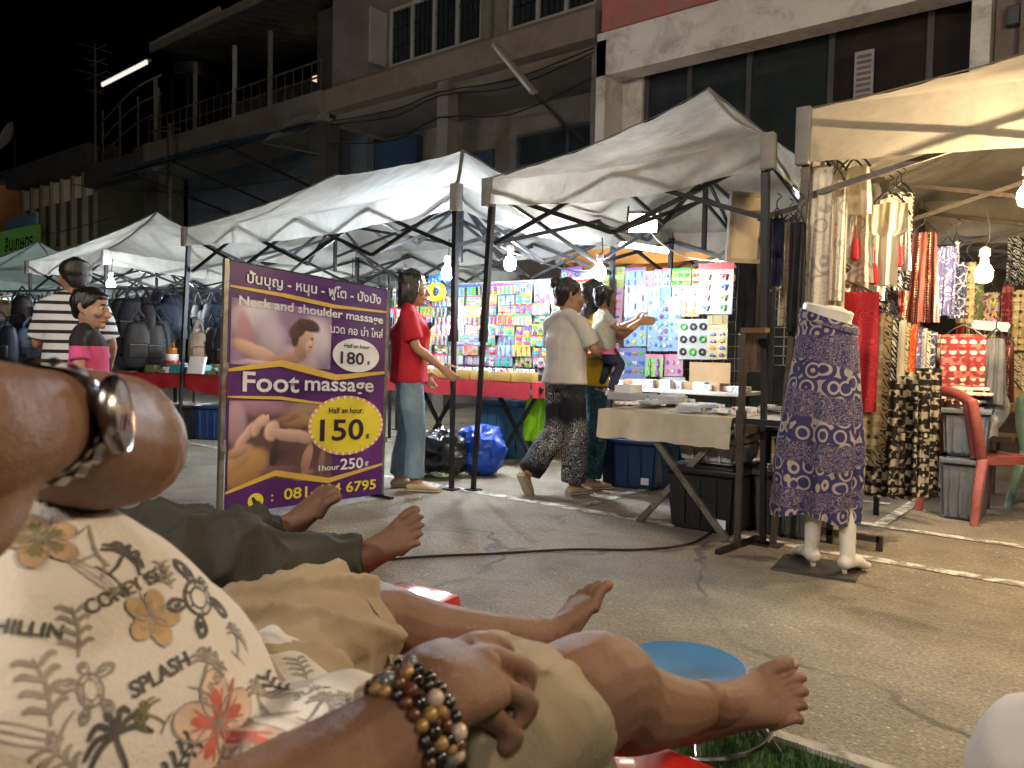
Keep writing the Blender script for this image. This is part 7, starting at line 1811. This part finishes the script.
# recliners
def recliner(label, pel, ax, sd, foot, zt=.42, zf=.385, fw_=.36, sh=None):
    t = thing('massage_recliner', label, 'recliner', (pel.x, pel.y, 0)); p = V((pel.x, pel.y, 0)); rot = Matrix((sd, ax, V((0, 0, 1)))).transposed()
    mb = MB(); mb.box(p+V((0, 0, zt-.05))+ax*.05, (.56, .56, .10), rot, .03); mb.build('seat', vinyl, t)
    mb = MB(); b0 = p-ax*.2+V((0, 0, zt-.03)); b1 = p-ax*.62+V((0, 0, .76)); bd_ = (b1-b0).normalized(); nn_ = sd.cross(bd_).normalized()
    mb.box((b0+b1)/2-V((0, 0, .05)), (.54, (b1-b0).length+.1, .10), Matrix((sd, bd_, nn_)).transposed(), .03); mb.build('backrest', vinyl, t)
    mb = MB(); mb.box(V((foot.x, foot.y, zf-.055)), (fw_, .34, .11), rot, .04)
    mb.build('footrest', vinyl, t)
    mb = MB(); mb.box(V((foot.x, foot.y, .14)), (.24, .24, .26), rot, .01); mb.build('footrest_base', M['wood'], t)
    for sx in (-1, 1):
        for sy in (-.2, .26):
            mb = MB(); q = p+sd*(sx*.24)+ax*sy; mb.bar((q.x, q.y, .02), (q.x, q.y, zt-.09), .04); mb.build('leg', M['dark_metal'], t, False)
    return t
ft = dp(672, 800, 1.18)
recliner('red vinyl massage recliner under the person in khaki shorts', A['pel'], AX, SD, cp(.165, 1.10, 0), .425, .37, .26)

# second customer
Q = dict(ankR=dp(344, 562, 1.90), ankL=dp(266, 534, 2.02), kneeR=dp(205, 562, 1.50), kneeL=dp(172, 546, 1.66), hipR=cp(-.86, 1.16, .53), hipL=cp(-1.05, 1.32, .53))
Q['pel'] = (Q['hipR']+Q['hipL'])/2-V((0, 0, .0)); ax2 = ((Q['ankR']+Q['ankL'])/2-Q['pel']); ax2.z = 0; ax2.normalize(); sd2 = V((ax2.y, -ax2.x, 0))
Q['chest'] = Q['pel']-ax2*.33+V((0, 0, .20)); Q['sh'] = Q['pel']-ax2*.46+V((0, 0, .30)); Q['head'] = Q['sh']-ax2*.16+V((0, 0, .20))
t = thing('person', 'person in olive trousers lying back with bare feet up beyond the other', 'person', (Q['pel'].x, Q['pel'].y, 0))
mb = MB()
mb.loft([Q['pel'], Q['chest'], Q['sh'], Q['head']-V((0, 0, .06))], [(.16, .11), (.16, .11), (.13, .07), (.055, .055)], 18, side=sd2)
hf2 = (ax2*.8+V((0, 0, .55))).normalized(); hu2 = sd2.cross(hf2); hu2 = hu2 if hu2.z > 0 else -hu2
head_shapes(mb, Q['head'], hf2, sd2, hu2, 1.04)
for s_ in 'RL': mb.loft([Q['hip'+s_], Q['knee'+s_], Q['knee'+s_].lerp(Q['ank'+s_], .4)-V((0, 0, .01)), Q['ank'+s_]+(Q['ank'+s_]-Q['knee'+s_]).normalized()*.02], [.085, .055, .052, .034], 16)
for s_, q in (('R', 1), ('L', -1)):
    a = Q['sh']+sd2*(q*.17); e = a+ax2*.16+sd2*(q*.08)-V((0, 0, .2)); w_ = Q['pel']+sd2*(q*.12)+ax2*.08+V((0, 0, .14))
    mb.loft([a, e, w_], [.05, .042, .028], 12); hand_shapes(mb, w_, ax2*.5-sd2*q*.8, V((0, 0, -1)), .17, .3, q)
g1 = place_foot(mb, Q['ankR']+(Q['ankR']-Q['kneeR']).normalized()*.01, dp(414, 508, 1.90), -HF*.72+V((0, 0, .25))-R0*.45, True, .25)
g2_ = place_foot(mb, Q['ankL']+(Q['ankL']-Q['kneeL']).normalized()*.01, dp(325, 462, 1.98), -HF*.55-R0*.80+V((0, 0, .25)), False, .25)
mb = remeshed(mb, .0038, 4); mb.build('body', SK['dark'], t, angle=180)
face_parts(t, Q['head'], hf2, sd2, hu2, 1.04); hair_cap(Q['head'], hf2, sd2, hu2, 1.04, 'short').build('hair', hair_m, t, angle=180)
mb = MB(); mb.loft([Q['pel']+V((0, 0, .0)), Q['pel']-ax2*.05+V((0, 0, .02))], [(.175, .125)]*2, 20, side=sd2)
for s_ in 'RL':
    h_, n_, a_ = Q['hip'+s_], Q['knee'+s_], Q['ank'+s_]
    mb.loft([h_, h_.lerp(n_, .55), n_, n_.lerp(a_, .4)-V((0, 0, .012)), n_.lerp(a_, .96)-V((0, 0, .006))], [.105, .092, .078, .073, .064], 22, cap=.05)
mb = remeshed(mb, .007, 3); mb.bm.normal_update(); mv = []
for v in mb.bm.verts:
    q = v.co-Q['pel']; al = q.dot(ax2); rg = 1-abs(noise.noise(V((al*9+q.dot(SD)*6, q.dot(sd2)*4, q.z*7))))*3.6; r2 = 1-abs(noise.noise(V((al*5, q.dot(sd2)*16, q.z*12))))*3.8
    mv.append((v, v.normal*(.020*max(0, rg)**1.4+.014*max(0, r2)**1.4)))
for v, d in mv: v.co += d
mb.build('trousers', olive_cl, t, angle=180)
mb = MB(); mb.loft([Q['pel']-ax2*.06+V((0, 0, .02)), Q['pel']-ax2*.2+V((0, 0, .13)), Q['chest'], Q['sh']], [(.18, .13), (.175, .14), (.175, .13), (.14, .085)], 20, side=sd2)
for q in (1, -1): a = Q['sh']+sd2*(q*.17); e = a+ax2*.16+sd2*(q*.08)-V((0, 0, .2)); mb.loft([a.lerp(Q['sh'], .4), a, a.lerp(e, .6)], [.065, .066, .06], 14)
mb = remeshed(mb, .008, 3, .008, 9); mb.build('shirt', fabric('plain_blue_shirt', 'plain', (.05, .08, .14), (.08, .12, .2), s=5), t, angle=180)
recliner('red vinyl massage recliner under the person in olive trousers', Q['pel'], ax2, sd2, dp(388, 606, 1.86), .40, .395, .22)

# seated therapist, only a white trousered knee reaches into the frame
kn = dp(1046, 762, .92); t = thing('person', 'seated person whose white trousered knee shows in the bottom right corner', 'person', (kn.x+.36, kn.y-.2, 0)); hp = V((kn.x+.36, kn.y-.18, .50)); hq = hp+V((.14, .22, 0)); kq = kn+V((.12, .26, 0))
mb = MB(); bd_ = V((-.9, .42, 0)).normalized(); sd3 = V((bd_.y, -bd_.x, 0)); pl = (hp+hq)/2
mb.loft([pl, pl+V((0, 0, .22)), pl+V((0, 0, .42)), pl+V((0, 0, .54))], [(.16, .12), (.14, .105), (.16, .11), (.12, .065)], 16, side=sd3)
hd_ = pl+V((0, 0, .76))+bd_*.05; mb.loft([pl+V((0, 0, .54)), hd_-V((0, 0, .06))], [.06, .055], 12)
up3 = V((0, 0, 1)); head_shapes(mb, hd_, bd_, bd_.cross(up3), up3, 1.02)
for h_, k_ in ((hp, kn), (hq, kq)):
    a_ = V((k_.x+.06, k_.y, .09)); mb.loft([h_, k_, k_.lerp(a_, .4), a_], [.085, .056, .05, .034], 14); lt_ = sd3 if h_ is hp else -sd3
    foot_shapes(mb, a_-V((0, 0, .085))-bd_*.03, bd_, up3, lt_, .235)
for q in (1, -1):
    a = pl+V((0, 0, .50))+sd3*(q*.17); e = a-V((0, 0, .26))+sd3*(q*.05)+bd_*.04; w_ = pl+V((0, 0, .16))+bd_*.25+sd3*(q*.1); mb.loft([a, e, w_], [.048, .038, .026], 12); hand_shapes(mb, w_, bd_, V((0, 0, -1)), .17, .4, q)
mb = remeshed(mb, .007, 4); mb.build('body', SK['thai'], t, angle=180)
face_parts(t, hd_, bd_, bd_.cross(up3), up3, 1.02); hair_cap(hd_, bd_, bd_.cross(up3), up3, 1.02, 'bun').build('hair', hair_m, t, angle=180)
mb = MB(); mb.loft([pl, pl+V((0, 0, .1))], [(.18, .14)]*2, 18, side=sd3)
for h_, k_ in ((hp, kn), (hq, kq)): a_ = V((k_.x+.06, k_.y, .12)); mb.loft([h_, h_.lerp(k_, .5), k_, k_.lerp(a_, .4), a_], [.105, .092, .076, .072, .062], 20, cap=.2)
mb = remeshed(mb, .007, 4, .010, 10); mb.build('trousers', fabric('white_trouser_cloth', 'plain', (.50, .46, .42), (.58, .54, .50), s=4), t, angle=180)
mb = MB(); mb.loft([pl+V((0, 0, .05)), pl+V((0, 0, .22)), pl+V((0, 0, .42)), pl+V((0, 0, .56))], [(.18, .14), (.16, .125), (.175, .125), (.09, .07)], 18, side=sd3, cap=.2)
for q in (1, -1): a = pl+V((0, 0, .50))+sd3*(q*.17); e = a-V((0, 0, .26))+sd3*(q*.05)+bd_*.04; mb.loft([a-sd3*(q*.07), a, a.lerp(e, .6)], [.06, .064, .06], 14)
mb = remeshed(mb, .008, 3, .008, 9); mb.build('shirt', fabric('purple_uniform', 'plain', (.10, .03, .12), (.14, .05, .17), s=5), t, angle=180)
t2 = thing('low_stool', 'low wooden stool under the white trousered person', 'stool', (pl.x, pl.y, 0)); mb = MB(); mb.box((pl.x, pl.y, .385), (.36, .36, .04), None, .01); mb.build('seat', M['wood'], t2)
for sx in (-1, 1):
    for sy in (-1, 1): mb = MB(); mb.bar((pl.x+sx*.14, pl.y+sy*.14, .02), (pl.x+sx*.14, pl.y+sy*.14, .37), .035); mb.build('leg', M['wood'], t2, False)

# ------------------------------------------------------------------ bag stall at the left
bag_mats = [mat('bag_black', (.008, .008, .010), .55, 0, .25, 8, .3, 120), mat('bag_navy', (.010, .014, .030), .6, 0, .25, 8, .3, 120), mat('bag_grey', (.022, .024, .029), .6, 0, .25, 8, .3, 120), mat('bag_denim', (.025, .04, .08), .6, 0, .25, 8, .3, 120), mat('bag_tan', (.20, .15, .10), .6, 0, .25, 8, .3, 120)]
def make_bag(kind, m, label):
    t = thing('backpack' if kind == 0 else 'shoulder_bag', label, 'bag', (0, 0, 0), 0, 'bags hanging in the left stall')
    w_, h_, d_ = ((.28, .40, .15), (.34, .26, .10), (.20, .30, .08))[kind]
    mb = MB(); mb.loft([(0, 0, -.10), (0, 0, -.10-h_*.3), (0, -.01, -.10-h_*.8), (0, -.005, -.10-h_)], [(w_*.38, d_*.4), (w_*.5, d_*.5), (w_*.52, d_*.55), (w_*.46, d_*.42)], 18); mb.build('body', m, t)
    mb = MB(); mb.box((0, -d_*.56, -.10-h_*.66), (w_*.66, d_*.3, h_*.4), None, .03); mb.build('pocket', m, t)
    mb = MB()
    for q in (-1, 1): mb.loft([V((q*w_*.25, .02, -.12)), V((q*w_*.2, .0, -.02)), V((0, 0, .06))], [(.012, .004)]*3, 6, cap=0)
    mb.build('strap', m, t)
    mb = MB(); mb.bar((-w_*.3, -d_*.73, -.10-h_*.5), (w_*.3, -d_*.73, -.10-h_*.5), .006); mb.build('zip', M['grey_metal'], t, False)
    return t
bp = []
for i, (kd, mi, lb) in enumerate(((0, 0, 'black backpack hanging in the crowded bag stall behind the striped man'), (0, 1, 'navy backpack hanging in the crowded bag stall behind the striped man'), (1, 2, 'grey shoulder bag hanging in the crowded bag stall'), (1, 3, 'denim blue shoulder bag hanging in the crowded bag stall'), (2, 0, 'small black pouch bag hanging in the crowded bag stall'), (2, 4, 'small tan pouch bag hanging in the crowded bag stall'), (0, 2, 'grey backpack hanging in the crowded bag stall'))):
    bp.append([make_bag(kd, bag_mats[mi], lb), True])
rg = random.Random(21)
def hang_bag(px, py, d, pick=None):
    p = dp(px, py, d); e = bp[pick if pick is not None else rg.choice([0, 0, 1, 1, 2, 3, 4, 5, 6, 0])]
    rz = math.radians(38)+rg.uniform(-.6, .6)
    if e[1]: e[0].location = p; e[0].rotation_euler = (0, 0, rz); e[1] = False
    else: dup(e[0], p, rz)
for row, (y0, d, x0, x1, n) in enumerate(((296, 9.6, 2, 62, 7), (318, 9.4, -2, 40, 6), (292, 8.3, 112, 176, 8), (316, 8.2, 112, 170, 8), (300, 9.0, 196, 234, 6), (322, 8.8, 194, 236, 6), (304, 10.5, 55, 118, 6), (330, 9.8, 20, 60, 4))):
    for i in range(n): hang_bag(x0+(x1-x0)*(i+.5)/n+rg.uniform(-2, 2), y0+rg.uniform(-5, 5), d+rg.uniform(-.25, .25))
for i, (a, b_, lab) in enumerate(((dp(100, 288, 8.3), dp(240, 292, 8.9), 'metal rail of bags right of the striped man'), (dp(-30, 292, 9.7), dp(70, 290, 9.7), 'metal rail of bags left of the striped man'))):
    t = thing('bag_rail', lab, 'rail', (a.x, a.y, 0)); mb = MB(); mb.bar(a, b_, .025); mb.build('rail', M['dark_metal'], t, False)
    for q in (a, b_): mb = MB(); mb.bar((q.x, q.y, 0), q, .03); mb.build('upright', M['dark_metal'], t, False)
# goods table
TB = [dp(116, 372, 8.2), dp(238, 376, 7.6)]
tdir = (TB[1]-TB[0]); tdir.z = 0; tl_ = tdir.length; tdir.normalize(); tn = V((-tdir.y, tdir.x, 0)); tz = .70
rotT = Matrix((tdir, tn, V((0, 0, 1)))).transposed(); tc_ = V((TB[0].x, TB[0].y, 0))+tdir*tl_/2+tn*.35
t = thing('folding_table', 'folding table under a dark red cloth in the bag stall', 'table', tc_)
mb = MB(); mb.box(tc_+V((0, 0, tz-.02)), (tl_, .7, .03), rotT); mb.build('tabletop', M['wood'], t, False)
for sx in (-.4, .4):
    for sy in (-.3, .3): q = tc_+tdir*(sx*tl_)+tn*sy; mb = MB(); mb.bar((q.x, q.y, 0), (q.x, q.y, tz-.035), .03); mb.build('leg', M['dark_metal'], t, False)
mb = MB(); mb.grid(lambda u, v: V((TB[0].x, TB[0].y, tz+.004))+tdir*(tl_*u)-tn*(.012+.012*math.sin(u*31)*v)-V((0, 0, v*(.17+.03*math.sin(u*9)))), 60, 6)
mb.grid(lambda u, v: V((TB[0].x, TB[0].y, tz+.004))+tdir*(tl_*u)+tn*(-.012+.72*v), 30, 8); bmesh.ops.remove_doubles(mb.bm, verts=mb.bm.verts, dist=.001)
tag(mb.build('tablecloth', M['red_cloth']), 'dark red cloth over the bag stall table', 'tablecloth')
gm_ = [mat('goods_white', (.6, .62, .64), .5), mat('goods_blue', (.06, .14, .30), .5), mat('goods_dark', (.03, .03, .035), .5), mat('goods_grey', (.25, .27, .3), .5), mat('goods_olive', (.16, .17, .08), .5), mat('goods_teal', (.05, .22, .28), .5)]
gn = ['white', 'blue', 'black', 'grey', 'olive', 'teal']
for i in range(40):
    u, w_ = rg.uniform(.02, .98), rg.uniform(.02, .6); k_ = rg.randrange(6) if i > 6 else [4, 4, 5, 1, 5, 4, 1][i]
    if i <= 6: u, w_ = .30+.1*i, .03
    q = V((TB[0].x, TB[0].y, tz+.008))+tdir*(tl_*u)+tn*w_; h_ = rg.uniform(.03, .10); mb = MB(); mb.box(q+V((0, 0, h_/2)), (rg.uniform(.08, .2), rg.uniform(.07, .13), h_), rotT @ Matrix.Rotation(rg.uniform(-.4, .4), 3, 'Z'), .012)
    tag(mb.build('boxed_goods', gm_[k_]), '%s box among the small goods on the dark red clothed table' % gn[k_], 'goods', 'small goods on the bag stall table')
q = dp(172, 360, 8.0); t = thing('food_carrier', 'stack of white and orange round containers on the bag stall table', 'container', V((q.x, q.y, tz+.008)))
z_ = tz+.008
for i, m in enumerate((M['white_plastic'], PM['red'], M['white_plastic'], PM['orange'])):
    mb = MB(); r_c = .085-.012*i; mb.lathe([(r_c*.9, 0), (r_c, .01), (r_c, .05), (r_c*1.08, .052), (r_c*1.05, .064)], 22, (q.x, q.y, z_)); mb.build('container', m, t); z_ += .066
mb = MB(); mb.tube([V((q.x-.05, q.y, z_)), V((q.x, q.y, z_+.05)), V((q.x+.05, q.y, z_))], .008, 6); mb.build('handle', PM['orange'], t)
q = dp(197, 356, 7.75); mb = MB(); mb.box(V((q.x, q.y, tz+.10)), (.2, .03, .18), rotT @ Matrix.Rotation(-.25, 3, 'X'), .006); tag(mb.build('display_card', M['white_card']), 'white card leaning on the bag stall table by the tent leg', 'card')
for i, (px, py) in enumerate(((150, 420), (185, 425), (215, 422))):
    q = dp(px, py, 8.3); tub(('black box under the left end of bag stall table', 'dark box under the middle of the bag stall table', 'navy box under the right end of bag stall table')[i], (q.x, q.y, 0), (.36, .34, .34), [M['black_plastic'], bag_mats[0], M['blue_plastic']][i], math.radians(30), sticker=False)
